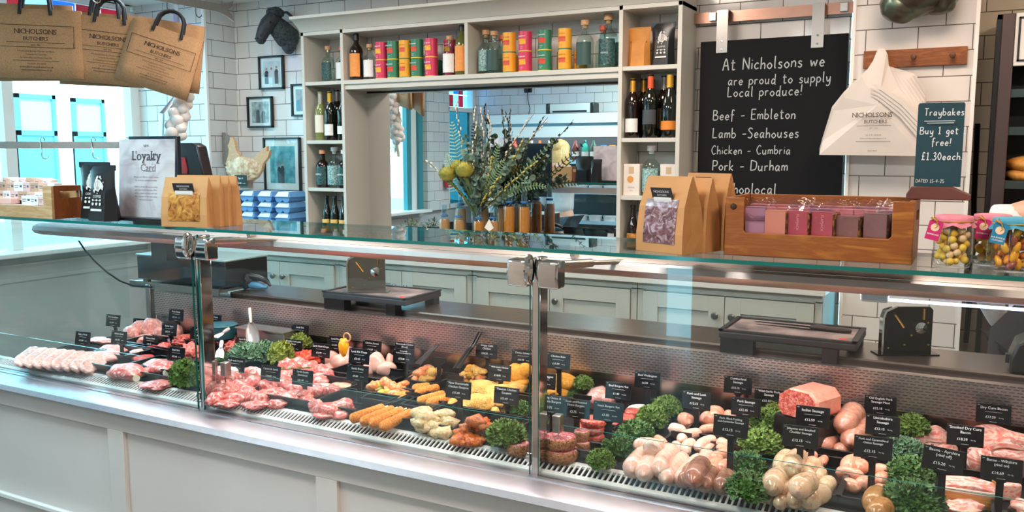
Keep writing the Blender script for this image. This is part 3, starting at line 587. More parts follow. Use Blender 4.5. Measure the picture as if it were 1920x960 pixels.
TR = [((30, 694), (150, 716), .30, 'black tray under the fanned pork belly slices'), ((155, 716), (322, 738), .24, 'black tray holding the tied lamb shanks'),
 ((168, 660), (236, 668), .14, 'black tray of pork steaks in the left bay'), ((226, 640), (318, 656), .16, 'black tray under the heap of pork chops at the back left'),
 ((240, 682), (330, 700), .16, 'black tray of beef steaks behind the lamb shanks'),
 ((402, 752), (545, 770), .30, 'black tray full of diced casserole lamb'), ((539, 771), (642, 790), .20, 'black tray holding a few dark pink venison steaks'),
 ((649, 790), (734, 804), .22, 'black tray with four long breaded skewers'), ((737, 804), (824, 822), .20, 'black tray of pale battered chicken pieces'),
 ((827, 818), (916, 840), .20, 'black tray of fried brown chicken pieces by the kale'), ((670, 748), (740, 756), .17, 'black tray of stir fry meat with green pepper strips'),
 ((758, 712), (815, 722), .16, 'black tray of orange chicken stir fry'), ((600, 700), (745, 712), .15, 'black tray under the raw chicken breasts'),
 ((744, 760), (838, 772), .17, 'black tray of orange breaded sticks'), ((842, 762), (985, 784), .22, 'black tray of golden breaded chicken'),
 ((850, 716), (915, 724), .15, 'black tray of crispy chilli chicken'), ((930, 730), (1000, 742), .2, 'black tray of yellow chicken kievs left of the joint'),
 ((1030, 742), (1100, 752), .16, 'black tray of orange kievs right of the joint'), ((1008, 868), (1100, 884), .2, 'black tray under the peppered burgers'),
 ((1078, 826), (1150, 838), .18, 'black tray of plain red burgers'), ((1146, 806), (1210, 816), .18, 'black tray of small red burgers by the kale'),
 ((1168, 895), (1275, 918), .30, 'black tray of fat pale sausages at the front'), ((1280, 918), (1372, 938), .26, 'black tray of black pudding sausages'),
 ((1270, 820), (1345, 832), .20, 'black tray of thick pink sausages at the back'), ((1402, 940), (1560, 978), .34, 'black tray of fat speckled sausages'),
 ((1566, 930), (1660, 950), .26, 'black tray of caramelised onion sausages'), ((1500, 850), (1620, 868), .26, 'black tray under the wrapped sausage meat'),
 ((1750, 965), (1868, 1000), .26, 'black tray of the bacon joint'), ((1740, 868), (1925, 904), .24, 'black tray of rashers at the back right')]
for a in TR: tray(*a)

# ---- left bay ---------------------------------------------------------------
for i in range(8):
    x = 48 + i * 17.5; y = 672 + i * 1.6
    slab((x - 14, y + 15), (x + 26, y - 14), .062, .026, BELLY, '%s pale pork belly slice from the left in the fanned row' % ['first', 'second', 'third', 'fourth', 'fifth', 'sixth', 'seventh', 'eighth'][i], 'fanned pork belly slices', 'pork slice', 'pork_belly_slice')
food('pork_joint', 'pink boneless pork joint behind the pork belly slices', 'meat', 210, 657, 52, 18, PORK, 2, .7, group='pork joints in the left bay')
food('pork_joint', 'long pink pork joint beside the tied lamb shanks', 'meat', 193, 670, 62, 18, PORK, 3, .6, 10, 'pork joints in the left bay'); food('pork_joint', 'flat pale pork piece on the film in the left bay', 'meat', 140, 686, 46, 10, PORK, 4, .8, 0, 'pork joints in the left bay')
def shank(px, py, w, h, label, seed):
    c, s = fit(px, py, w, h, .7); t = thing('lamb_shank', label, 'meat', c, R(-8), 'lamb shanks')
    put('meat', blob(seed, 4, .3, 1.4), LAMB, t, scale=s); put('bone', MB().tube([(s[0] * .3, -.01, 0), (s[0] * .56, -.025, -.004), (s[0] * .62, -.03, -.002)], [.012, .009, .013], 10), BONE, t)
    st = MB(); [st.tube([(s[0] * q + .002 * cos(a), s[1] * .46 * cos(a), s[2] * .48 * sin(a)) for a in [2 * pi * i / 16 for i in range(17)]], .0015, 5) for q in (.0,)]; put('string', st, FAT, t)
shank(240, 697, 84, 32, 'tied lamb shank lying front left in the left bay', 11); shank(298, 688, 74, 30, 'tied lamb shank beside the round green kale', 12)
o = put('meat_packet', MB().ico((0, 0, 0), .5, 3, (1, 1, 1), .2, 3), FILM, None, *[fit(165, 699, 90, 16, .8)[0]], (0, 0, 0), fit(165, 699, 90, 16, .8)[1]); tag(o, 'clear film packet at the front of the left bay', 'packet')
food('steak', 'flat pink steak lying before the round green kale', 'meat', 295, 721, 54, 16, LAMB, 5, .9)
for i, (x, y, w, h) in enumerate([(245, 626, 34, 22), (263, 618, 34, 26), (287, 616, 36, 30), (306, 628, 28, 22), (330, 624, 24, 22), (275, 634, 46, 14)]):
    food('pork_chop', 'pale pink pork chop, %s in the heap at the back left' % ['leftmost', 'second from left', 'tallest', 'fourth from left', 'rightmost', 'lowest'][i], 'chop', x, y, w, h, PORK, 20 + i, .6, 20 * i, 'pork chops at the back left')
for i, (x, y, w, h) in enumerate([(184, 637, 34, 10), (196, 640, 30, 10)]): food('pork_steak', 'thin pork steak, %s of two in the dark tray' % ['left', 'right'][i], 'steak', x, y, w, h, PORK, 30 + i, .8)
for i, (x, y, w, h) in enumerate([(258, 662, 30, 13), (284, 656, 32, 14), (307, 652, 26, 16), (268, 672, 34, 12)]): food('beef_steak', 'red beef steak, %s in the tray behind the shanks' % ['leftmost', 'middle', 'rightmost', 'frontmost'][i], 'steak', x, y, w, h, BEEF if i else PORK, 34 + i, .8, 15 * i, 'beef steaks in the left bay')
def mince(px, py, w, h, label, seed, mat=MINCE, name='mince_heap', cat='mince'): food(name, label, cat, px, py, w, h, mat, seed, .9, 0, None, .55, 4.5, 4)
mince(340, 638, 40, 18, 'red minced beef heap at the back beside the steel post', 41); mince(358, 662, 34, 28, 'coarse red minced beef heap behind the round kale', 42)
# ---- middle bay -------------------------------------------------------------
mince(424, 638, 46, 18, 'dark red diced beef heap right of the first steel post', 43, BEEF, 'diced_beef', 'diced beef'); mince(438, 655, 30, 22, 'pink minced beef heap behind the dark green kale', 44); mince(488, 640, 36, 18, 'orange pink minced beef heap under the steel scoop', 45)
def scoop(pa, pb, Y, label, wide, m):
    a = at(*pa, Y=Y + .06); b = at(*pb, Y=Y); t = thing('scoop', label, 'scoop', b); d = a - b
    hw = MB().tube([d * .55, d * .8, d], [.006, .008, .007], 8); put('handle', hw, m, t)
    bl = MB(); n = 8; vs = []
    for j in range(6):
        f = j / 5; c = d * (.58 * (1 - f) - .12 * f); r = wide * (.35 + .65 * min(1, f * 2.2))
        for i in range(n + 1):
            an = pi * i / n; vs.append((c.x - r * cos(an), c.y + .5 * r * sin(an), c.z))
    bl.add(vs, [(j * 9 + i, j * 9 + i + 1, (j + 1) * 9 + i + 1, (j + 1) * 9 + i) for j in range(5) for i in range(n)]); put('bowl', bl, m, t)
scoop((468, 578), (474, 640), 2.52, 'clear scoop with upright grey handle standing in the mince', .036, M('scoop_grey', '#b3aaa6', .3, .4))
scoop((430, 616), (404, 632), 2.5, 'pale scoop handle leaning over the diced beef', .02, M('scoop_pale', '#dcd6d6', .35)); scoop((416, 640), (411, 668), 2.36, 'white plastic scoop beside the dark green kale', .022, WHITE)
tb2 = thing('steel_tub', 'low grey steel tub at the back behind the mince', 'tub', at(500, 634, Y=2.62)); put('shell', MB().bx(-.13, .13, -.04, .04, -.02, .04), M('tub_steel', '#a79fa4', .3, .8), tb2, bev=.004); put('rim', MB().bx(-.135, .135, -.045, .045, .038, .043), STEEL, tb2)
tb3 = thing('blue_tub', 'dark teal plastic tub at the back beside the steel post', 'tub', at(415, 624, Y=2.6)); put('shell', MB().lathe([(.055, -.02), (.065, .035), (.06, .035), (.05, -.015), (0, -.015)], 20), M('tub_teal', '#2d6f7c', .35), tb3); put('rim', MB().lathe([(.065, .033), (.069, .036), (.064, .039)], 20), M('tub_teal', '#2d6f7c', .35), tb3)
def leg(px, py, w, h, label, seed):
    c, s = fit(px, py, w, h, .8); t = thing('lamb_joint', label, 'meat', c, R(15)); put('meat', blob(seed, 4, .25, 1.4), LAMB, t, scale=s)
    put('fat_cap', blob(seed + 1, 3, .25, 1.4), FAT, t, (s[0] * .2, s[1] * .05, s[2] * .12), (0, .5, .3), (s[0] * .62, s[1] * .8, s[2] * .75))
leg(424, 706, 58, 40, 'large lamb leg joint right beside the first steel post', 51); leg(470, 706, 40, 34, 'smaller lamb joint behind the casserole lamb ticket', 53)
for i, (x, y, w, h) in enumerate([(418, 742, 50, 26), (450, 736, 46, 24), (475, 730, 40, 26), (503, 732, 44, 24), (530, 727, 44, 24), (555, 738, 44, 20), (440, 756, 40, 18), (465, 750, 42, 20), (490, 754, 44, 20), (515, 748, 46, 22), (540, 752, 46, 18), (566, 748, 42, 20), (585, 744, 30, 16), (430, 725, 40, 18), (575, 758, 30, 12), (520, 766, 36, 14), (406, 758, 34, 20), (455, 712, 40, 20), (500, 716, 44, 20), (535, 712, 40, 18), (425, 765, 40, 14), (478, 768, 44, 14), (570, 727, 40, 18), (600, 722, 36, 16)]):
    food('diced_lamb', 'pink diced casserole lamb piece in the heap right of the first post', 'meat', x, y - 9, w, h, LAMB, 60 + i % 9, .8, 37 * i, 'diced casserole lamb', .45, 2.0)
for i, (x, y, w, h) in enumerate([(541, 690, 36, 26), (560, 686, 34, 22), (582, 692, 40, 22), (605, 697, 42, 20), (598, 710, 40, 16), (570, 704, 40, 18), (545, 706, 36, 18), (617, 705, 24, 22)]):
    food('lamb_chop', 'red lamb chop in the heap behind the lamb steaks ticket', 'chop', x, y, w, h, LAMB, 70 + i, .6, 50 * i, 'lamb chops in the middle bay', .4, 2)
for i, (x, y, w, h) in enumerate([(590, 734, 30, 22), (606, 730, 30, 20), (622, 733, 28, 20)]): food('lamb_rib', '%s lamb rib chop in front of the lamb rump tray' % ['left', 'middle', 'right'][i], 'chop', x, y, w, h, PORK if i == 1 else LAMB, 80 + i, .9, 60, 'lamb rib chops')
rs = MB()
for i in range(26): a = i * .9; rs.tube([(.004 * i - .05, 0, 0), (.004 * i - .045, .012 * cos(a), .008 + .006 * sin(a))], [.0018, .0008], 4)
rs.tube([(-.06, 0, 0), (.06, 0, .004)], .002, 5); tag(put('rosemary_sprig', rs, M('rosemary', '#6f7d4c', .7), None, bed(553, 692, .075), (0, 0, .7)), 'green rosemary sprig lying on the lamb chops', 'herb')
mince(574, 673, 46, 24, 'orange red marinated diced lamb heap below the neck chop ticket', 46, REDDICE, 'marinated_lamb', 'diced lamb')
for i, (x, y, w, h) in enumerate([(620, 672, 34, 24), (640, 680, 40, 26), (650, 664, 26, 24), (618, 688, 32, 14), (706, 682, 40, 34), (724, 692, 34, 22), (690, 690, 26, 22), (732, 676, 20, 20)]):
    food('chicken_breast', 'raw pink chicken breast, %s' % ['back left of the left group', 'front right of the left group', 'under the yellow pepper', 'lowest of the left group', 'largest of the right group', 'front right of the right group', 'behind the lamb rib chops ticket', 'rightmost of the right group'][i], 'chicken breast', x, y, w, h, CHICK, 90 + i, .7, 40 * i, 'raw chicken breasts', .25, 1.2)
yp = thing('yellow_pepper', 'yellow pepper with a pale wooden ring standing by the chicken breasts', 'pepper', at(644, 650, Y=2.5)); put('flesh', MB().ico((0, 0, 0), .022, 3, (.9, .8, 1.5), .4, 1.5, 4), YEL, yp)
put('ring', MB().tube([(.018 + .016 * cos(a), 0, .038 + .016 * sin(a)) for a in [2 * pi * i / 20 for i in range(21)]], .003, 8), M('ring_wood', '#d9a877', .5), yp)
def heap(box, n, sz, mats, name, label, cat, group, seed, nz=.5, nf=1.8, ratio=.7, lift=.03):
    """pieces piled inside a pixel box, lower ones first"""
    rnd = random.Random(seed); x0, y0, x1, y1 = box
    for i in range(n):
        x = rnd.uniform(x0 + sz * .4, x1 - sz * .4); f = rnd.random(); y = y1 - (y1 - y0) * f
        w = sz * rnd.uniform(.7, 1.25); food(name, label, cat, x, y, w, w * rnd.uniform(.45, .65), mats[i % len(mats)], rnd.randrange(200, 208), ratio, rnd.uniform(0, 180), group, nz, nf, 2, lift * f)
heap((684, 718, 770, 744), 26, 20, [STIR, STIR, VEG, STIR, STIR, VEG, STIR], 'stir_fry_piece', 'strip of stir fry meat or green pepper in the tray behind the lamb rump ticket', 'stir fry', 'stir fry pieces with pepper', 5)
heap((764, 692, 838, 716), 24, 19, [STIR, GOLD, STIR], 'chicken_strip', 'orange marinated chicken strip in the tray below the carbonara ticket', 'chicken strip', 'orange chicken strips', 6)
heap((858, 688, 912, 718), 20, 20, [GOLD, STIR, GOLD, KIEV], 'chilli_chicken_piece', 'golden chilli chicken piece in the tray left of the garlic kiev ticket', 'chicken piece', 'crispy chilli chicken pieces', 7)
for i, (x, y, w, h) in enumerate([(970, 700, 38, 30), (955, 716, 40, 22), (985, 694, 26, 22), (978, 716, 30, 18), (940, 722, 30, 14)]):
    food('chicken_kiev', 'yellow crumbed chicken kiev, %s left of the second post' % ['largest', 'front left', 'back right', 'front right', 'lowest'][i], 'kiev', x, y, w, h, KIEV, 100 + i, .8, 30 * i, 'yellow kievs left of the second post', .12, 1.2)
for i, (x, y, w, h) in enumerate([(1056, 716, 48, 28), (1044, 736, 44, 26)]): food('chicken_kiev', 'orange crumbed kiev %s right of the second post' % ['at the back', 'in front'][i], 'kiev', x, y, w, h, KIEV, 106 + i, .8, 20, 'orange kievs right of the second post', .1, 1.2)
for i, (x, y, w, h) in enumerate([(905, 732, 60, 30), (938, 738, 60, 30), (893, 756, 58, 28), (968, 728, 40, 22), (848, 756, 24, 14), (928, 772, 22, 14), (955, 775, 18, 12), (925, 752, 44, 22)]):
    food('breaded_chicken', 'golden breaded chicken piece, %s' % ['back left in the goujon tray', 'middle of the goujon tray', 'front left below the homemade goujons ticket', 'back right in the goujon tray', 'small one left of the goujons ticket', 'small one under the mexican goujons ticket', 'smallest one beside the kale', 'behind the mexican goujons ticket'][i], 'breaded chicken', x, y, w, h, GOLD, 110 + i, .7, 25 * i, 'golden breaded chicken', .2, 1.4, 4)
def stick(p0, p1, r, label, ends=True, mat=CRUMB, group='breaded skewers at the front'):
    a = bed(*p0, r + .012); b = bed(*p1, r + .012); d = b - a; t = thing('breaded_skewer', label, 'skewer', (a + b) / 2, group=group, rot=Vector((1, 0, 0)).rotation_difference(d.normalized()).to_euler())
    put('crumb', sausage_mesh(d.length, r, .03, 1).mesh('crumb', 'all'), mat, t)
    if ends: put('stick', MB().tube([(d.length * .45, 0, 0), (d.length * .58, 0, 0)], .0028, 8), M('skewer_wood', '#efe3c8', .6), t)
for i, (p0, p1) in enumerate([((655, 787), (722, 763)), ((675, 793), (740, 766)), ((692, 797), (757, 768)), ((712, 803), (774, 772))]): stick(p0, p1, .0165, '%s long golden breaded skewer from the left in the front tray' % ['first', 'second', 'third', 'fourth'][i])
for i, (p0, p1) in enumerate([((778, 738), (824, 726)), ((782, 754), (835, 738)), ((800, 758), (842, 744)), ((772, 730), (808, 724))]): stick(p0, p1, .0165, '%s orange breaded stick in the tray behind the skewers' % ['back', 'left', 'front', 'rearmost'][i], False, group='orange breaded sticks')
food('breaded_ball', 'orange breaded ball beside the empty ticket holder', 'breaded ball', 750, 746, 32, 18, CRUMB, 120, .8, 0, None, .25, 1.6, 4)
heap((768, 772, 862, 812), 20, 28, [BATTER], 'battered_chicken', 'pale battered chicken piece in the front tray right of the skewers', 'battered chicken', 'pale battered chicken pieces', 9, .55, 2.4, .8, .045)
heap((836, 800, 915, 832), 16, 24, [WING], 'fried_chicken', 'fried brown chicken piece in the front tray left of the kale', 'fried chicken', 'fried brown chicken pieces', 10, .6, 2.6, .8, .02); heap((880, 788, 920, 812), 7, 26, [WING], 'fried_chicken', 'fried brown chicken piece piled up against the kale', 'fried chicken', 'fried brown chicken piled by the kale', 12, .6, 2.6, .8, .05)
for i, (x, y, w, h) in enumerate([(592, 768, 26, 20), (615, 772, 46, 24), (642, 768, 40, 24), (608, 782, 40, 14), (640, 782, 34, 14)]): food('venison_steak', 'dark pink venison steak, %s in the front tray' % ['leftmost', 'largest', 'right', 'front left', 'front right'][i], 'steak', x, y - 5, w, h, LAMB, 130 + i, .9, 20 * i, 'venison steaks')
food('lamb_rump', 'orange pink lamb rump in the tray below its ticket', 'meat', 640, 724, 36, 12, SPINK, 136, .6)
# tongs hooked over the perforated strip
def tongs(p, label, g='black serving tongs'):
    t = thing('serving_tongs', label, 'tongs', at(*p[-1], Y=2.45), group=g); o0 = t.location
    for s, nm in ((0, 'arm'), (.012, 'arm')):
        pts = [at(q[0], q[1], Y=y) - o0 + Vector((s, 0, 0)) for q, y in zip(p, (2.70, 2.66, 2.58, 2.45))]; put(nm, MB().tube(pts, [.004, .007, .007, .009], 8, flat=.5), M('tongs_black', '#1d1a1c', .18, .6), t)
tongs([(898, 622), (885, 645), (868, 668), (852, 692)], 'longer black tongs hanging from the perforated strip above the chilli chicken'); tongs([(818, 645), (808, 655), (795, 668), (778, 684)], 'shorter black tongs lying above the orange chicken strips')
# ---- right bay --------------------------------------------------------------
def burger(px, py, w, thick, mat, top, label, group, lift=0):
    s = mpp(bed(px, py)); r = w * s / 2; c = bed(px, py) + Vector((0, 0, lift)); mb = MB(); n = 28
    prof = [(0, 0), (r * .9, 0), (r, thick * .3), (r, thick * .75), (r * .92, thick), (r * .5, thick * 1.02), (0, thick)]
    mb.lathe(prof, n); rnd = random.Random(int(px * 7 + py))
    mb.v = [(v[0] * (1 + .07 * noise.noise(Vector(v) * 60 + Vector((px, 0, 0)))), v[1] * (1 + .07 * noise.noise(Vector(v) * 60)), v[2] + .002 * noise.noise(Vector(v) * 150)) for v in mb.v]
    mb.mi = [1 if all(mb.v[i][2] > thick * .9 for i in f) else 0 for f in mb.f]
    return tag(put('beef_burger', mb.mesh('beef_burger', 'all'), [mat, top], None, c), label, 'burger', group)
for x, y, w, l, lb in ((1052, 861, 66, 0, 'lower peppered burger of the big stack right of the second post'), (1050, 860, 62, .034, 'top peppered burger of the big stack right of the second post'), (1092, 848, 30, 0, 'lower peppered burger half hidden behind the big stack'), (1090, 846, 30, .03, 'upper peppered burger half hidden behind the big stack'), (972, 850, 44, 0, 'peppered burger just left of the second post')): burger(x, y, w, .032, PEPB, PEPT, lb, 'peppered burgers', l)
for i, (x, y, w, l) in enumerate([(1108, 824, 52, 0), (1107, 824, 52, .022), (1112, 824, 48, .044), (1165, 806, 40, 0), (1172, 802, 38, .018), (1186, 792, 38, 0), (1188, 790, 34, .016)]):
    burger(x, y, w, .021, BURG, BURG, 'plain red beef burger, %s' % ['bottom of the stack of three', 'middle of the stack of three', 'top of the stack of three', 'lower one under the steak burger ticket', 'upper one under the steak burger ticket', 'lower one next to the kale', 'upper one next to the kale'][i], 'plain red burgers', l)
o = food('sausage_meat_pack', 'pale sausage meat pack in clear film behind the beef burgers ticket', 'packet', 1126, 748, 46, 36, PORK, 140, .8)
put('film', blob(141, 3, .2, 2), FILM, o, scale=(1.08, 1.08, 1.08))
food('beef_wellington', 'pale pastry wellington slice at the foot of its ticket', 'pastry', 1200, 772, 44, 22, PASTRY, 142, .8, 0, None, .12, 1.2)
KA = M('kale_mid', '#48702f', .5, hx2='#7f9c3e', sc=24); KB = M('kale_blue', '#4f7a5e', .5, hx2='#86ab86', sc=24); KC = M('kale_dark', '#2f5a30', .5, hx2='#5d8a3e', sc=24); KY = M('kale_yellow', '#758c36', .5, hx2='#a9b552', sc=24)
for m_ in (KA, KB, KC, KY):
    m_.node_tree.nodes['Principled BSDF'].inputs['Subsurface Weight'].default_value = .1
def kale_mesh(seed):
    rnd = random.Random(seed); mb = MB()
    for k in range(230):
        u = rnd.uniform(-.25, 1); ph = rnd.uniform(0, 2 * pi); q = math.sqrt(max(0, 1 - u * u)); c = Vector((q * cos(ph), q * sin(ph), u)) * .5 * rnd.uniform(.72, .92)
        nrm = (c.normalized() + Vector((rnd.uniform(-.5, .5), rnd.uniform(-.5, .5), rnd.uniform(-.2, .5)))).normalized(); T = Matrix.Translation(c) @ nrm.to_track_quat('Z', 'Y').to_matrix().to_4x4()
        r0 = rnd.uniform(.075, .135); n = 20; p1, p2 = rnd.uniform(0, 6), rnd.uniform(0, 6); vs = [(0, 0, -.03)]; fs = []
        for j, (rr, am) in enumerate(((.45, .01), (.8, .03), (1.0, .055))):
            for i in range(n):
                a = 2 * pi * i / n; z = .8 * am * (sin(5 * a + p1) + .9 * sin(8 * a + p2)); k2 = 1 + (.16 * sin(9 * a + p2) if j == 2 else 0); vs.append((r0 * rr * k2 * cos(a), r0 * rr * k2 * sin(a), z + .05 * rr))
        for i in range(n):
            i2 = (i + 1) % n; fs.append((0, 1 + i, 1 + i2))
            for j in range(2): fs.append((1 + j * n + i, 1 + (j + 1) * n + i, 1 + (j + 1) * n + i2, 1 + j * n + i2))
        mb.add(vs, fs, T)
    return mb.mesh('kale', 'all')
def kale(px, py, w, h, m, label, seed=0, ratio=.9):
    c, s = fit(px, py, w, h, ratio); t = put('kale_bunch', cm(('kale', seed % 4), lambda: kale_mesh(seed % 4)), m, None, c, (0, 0, seed * 1.7), (s[0], s[0] * ratio, s[2] * 1.05)); return tag(t, label, 'kale', 'bunches of curly kale')
for i, a in enumerate([(345, 707, 50, 58, KA, 'round bright green kale bunch just left of the first post'), (422, 676, 44, 26, KC, 'dark green kale bunch just right of the first post'), (462, 666, 60, 44, KB, 'blue green kale bunch behind the neck of lamb ticket'), (496, 664, 56, 44, KB, 'blue green kale bunch behind the casserole lamb ticket'),
    (528, 668, 44, 50, KY, 'yellow green kale bunch under the double loin chops ticket'), (562, 644, 46, 38, KY, 'yellow green kale bunch at the back by the lamb shins ticket'), (518, 650, 40, 30, KY, 'small yellow green kale bunch left of the loin chops ticket'),
    (950, 818, 76, 56, KA, 'large green kale bunch in front of the fried chicken pieces'), (974, 772, 42, 38, KC, 'green kale bunch tucked left of the second post behind'),
    (1094, 720, 38, 30, KA, 'small kale bunch right of the orange kievs'), (1074, 740, 32, 24, KC, 'small dark kale tuft in front of the orange kievs'), (1126, 866, 52, 44, KA, 'kale bunch at the front beside the peppered burgers'), (1160, 838, 62, 48, KC, 'dark kale bunch second from the front beside the fat sausages'),
    (1192, 812, 62, 44, KC, 'dark kale bunch midway behind the front sausages'), (1222, 786, 60, 48, KA, 'green kale bunch below the beef wellington ticket'), (1250, 766, 54, 44, KA, 'green kale bunch at the back left of the pork and leek ticket'), (1014, 790, 30, 24, KC, 'kale tuft peeping out below the spring onion burgers ticket'),
    (1404, 918, 80, 62, KC, 'dark kale bunch at the front beside the speckled sausages'), (1402, 876, 70, 56, KC, 'dark kale bunch second from the front beside the black pudding sausages'), (1428, 834, 80, 52, KA, 'green kale bunch left of the jalapeno sausage ticket'), (1446, 796, 76, 56, KA, 'green kale bunch midway left of the italian sausage ticket'), (1462, 768, 66, 42, KY, 'yellow green kale bunch at the back below the wild garlic ticket'),
    (1712, 940, 104, 76, KC, 'large dark kale bunch at the front left of the bacon joint'), (1706, 890, 84, 60, KC, 'dark kale bunch under the ayrshire bacon ticket'), (1698, 850, 66, 56, KB, 'blue green kale bunch right of the onion sausage ticket'), (1712, 800, 62, 46, KA, 'green kale bunch at the back right of the lincolnshire ticket'), (1690, 824, 52, 40, KC, 'dark kale bunch just right of the lincolnshire ticket')]): kale(*a, seed=i)
ORD = ['first', 'second', 'third', 'fourth', 'fifth', 'sixth', 'seventh', 'eighth', 'ninth', 'tenth', 'eleventh', 'twelfth', 'thirteenth', 'fourteenth']
G = 'fat pale sausages in the front row'
for i, (a, b, r, lf) in enumerate([((1178, 884), (1210, 845), .026, 0), ((1200, 892), (1232, 852), .025, 0), ((1230, 884), (1258, 842), .026, .012), ((1240, 900), (1280, 856), .022, 0), ((1268, 902), (1310, 858), .02, 0), ((1288, 890), (1330, 850), .018, .01)]):
    sausage(a, b, r, SPALE, '%s fat pale sausage from the left in the front row' % ORD[i], G, .006 + lf, .15)
for i, (a, b, r, lf) in enumerate([((1188, 836), (1232, 832), .021, .03), ((1212, 842), (1240, 836), .023, .045)]): sausage(a, b, r, SPALE, 'fat pale sausage lying across the top, %s of two' % ['left', 'right'][i], G, lf, .4)
for i, (a, b, r, lf) in enumerate([((1254, 802), (1286, 808), .018, .015), ((1268, 824), (1308, 808), .016, .015), ((1278, 848), (1294, 828), .017, .01), ((1300, 840), (1335, 822), .016, .012), ((1312, 852), (1336, 834), .015, 0), ((1270, 832), (1276, 852), .015, 0)]):
    sausage(a, b, r, SPALE, '%s smaller pale sausage in the group behind the front row' % ORD[i], 'smaller pale sausages behind the front row', lf, .5)
for i, (a, b, r) in enumerate([((1276, 782), (1296, 794), .024), ((1314, 788), (1352, 782), .028), ((1328, 768), (1356, 778), .022), ((1360, 776), (1376, 784), .018), ((1310, 806), (1345, 802), .014), ((1232, 820), (1248, 836), .014)]):
    sausage(a, b, r, SPINK, '%s thick pink pork sausage around the pork and leek ticket' % ORD[i], 'thick pink sausages at the back', .01, .3)
for i, (a, b) in enumerate([((1404, 800), (1424, 794)), ((1408, 794), (1426, 800))]): sausage(a, b, .011, SPINK, 'small pink sausage end left of the back kale, %s one' % ['front', 'rear'][i], 'small pink sausages by the back kale', .01)
for i, (a, b, r, m, lf) in enumerate([((1280, 906), (1300, 874), .022, SDARK, .004), ((1294, 904), (1318, 866), .027, SDARK, .02), ((1318, 914), (1334, 880), .022, SDARK, .006), ((1348, 916), (1366, 888), .023, SDARK, .006)]):
    sausage(a, b, r, m, '%s dark black pudding sausage from the left at the front' % ORD[i], 'black pudding sausages', lf, .1)
for i, (a, b, r, lf) in enumerate([((1328, 886), (1346, 866), .02, .01), ((1346, 884), (1364, 868), .018, .008), ((1332, 866), (1352, 858), .018, .01), ((1346, 828), (1366, 838), .017, .015), ((1352, 838), (1366, 858), .016, .012), ((1330, 862), (1362, 846), .014, .02), ((1360, 866), (1368, 848), .014, 0)]):
    sausage(a, b, r, SPINK, '%s orange pink sausage behind the black pudding sausages' % ORD[i], 'orange pink coriander sausages', lf, .45)
lo = thing('lorne_loaf', 'large block of coarse pink sausage loaf behind the italian sausage ticket', 'sausage loaf', at(1518, 752, Y=2.53) + Vector((0, 0, -.041)), R(-25))
put('black_base', MB().bx(-.07, .07, -.065, .075, -(lo.location.z - .768), -.001), TRAYM, lo)
lm = MB(); P = [(-.07 + .02, .0), (.05, 0), (.062, .02), (.062, .06), (.04, .082), (-.03, .082), (-.062, .06), (-.065, .02)]; lm.prism(P, -.06, .07, 'y'); put('loaf', lm, FLESH('loaf_skin', [(.3, '#f0927c'), (.6, '#f6ab95'), (.8, '#e88470')], 60, .5), lo, bev=.012)
put('cut_face', MB().prism([(x * .93, .004 + z * .93) for x, z in P], -.0605, -.0625, 'y'), MINCE, lo)
def roll(p0, p1, r, label, lift, twist=None):
    a = bed(*p0, r + lift); b = bed(*p1, r + lift * .6); d = b - a; t = thing('sausage_meat_roll', label, 'sausage meat', (a + b) / 2, group='film wrapped sausage meat rolls', rot=Vector((1, 0, 0)).rotation_difference(d.normalized()).to_euler())
    put('meat', sausage_mesh(d.length, r, .02, 3).mesh('meat', 'all'), SPINK, t); put('film', sausage_mesh(d.length * 1.03, r * 1.05, .02, 4).mesh('film', 'all'), FILM, t)
    if twist: put('twist', MB().tube([(d.length * .5, 0, 0), (d.length * .58, .01, .004), (d.length * .68, .0, .012), (d.length * .76, .012, .018)], [r * .5, r * .25, r * .55, r * .3], 9), FILM, t)
roll((1577, 803), (1606, 768), .034, 'film wrapped sausage meat roll with a twisted end on top', .05, True); roll((1590, 832), (1625, 792), .034, 'film wrapped sausage meat roll behind the onion sausage ticket', .015); roll((1554, 790), (1572, 762), .034, 'film wrapped sausage meat roll beside the loaf', .03)
roll((1540, 838), (1566, 820), .026, 'film wrapped sausage meat roll lowest on the left', .004); roll((1566, 846), (1600, 836), .022, 'film wrapped sausage meat roll lying at the very front', .0)
for i, (x0, y0, x1, y1, r, lf) in enumerate([(1458, 882, 1474, 852, .026, .04), (1476, 886, 1496, 850, .028, .05), (1440, 916, 1464, 886, .03, .03), (1490, 918, 1522, 900, .032, .045), (1505, 940, 1550, 920, .029, .005), (1462, 925, 1482, 905, .024, .015), (1432, 932, 1452, 920, .022, 0), (1458, 944, 1478, 936, .02, 0), (1482, 942, 1500, 926, .024, .004), (1508, 886, 1530, 866, .024, .03), (1542, 920, 1556, 900, .022, .008), (1525, 900, 1540, 882, .022, .015), (1500, 880, 1526, 898, .02, .03)]):
    sausage((x0, y0), (x1, y1), r * .88, SGREY, '%s fat speckled sausage counted from the top left of the front heap' % ORD[i], 'fat speckled sausages', lf, .35)
for i, (a, b) in enumerate([((1508, 858), (1530, 852)), ((1516, 866), (1528, 860)), ((1530, 872), (1544, 860)), ((1540, 868), (1546, 858))]): sausage(a, b, .012, SPINK, '%s small pink sausage behind the speckled heap' % ORD[i], 'small pink sausages behind the speckled heap', .02, .5)
for i, (x0, y0, x1, y1, r, lf) in enumerate([(1582, 880, 1602, 860, .02, .02), (1568, 884, 1620, 894, .019, .01), (1600, 880, 1624, 872, .02, .015), (1586, 908, 1606, 914, .018, .002), (1606, 912, 1630, 902, .018, .004), (1640, 880, 1668, 886, .018, .015), (1644, 902, 1664, 892, .018, .005), (1648, 918, 1662, 922, .017, 0)]):
    sausage((x0, y0), (x1, y1), r, SPINK, '%s orange pink onion sausage around the foot of its ticket' % ORD[i], 'caramelised onion sausages', lf, .6)
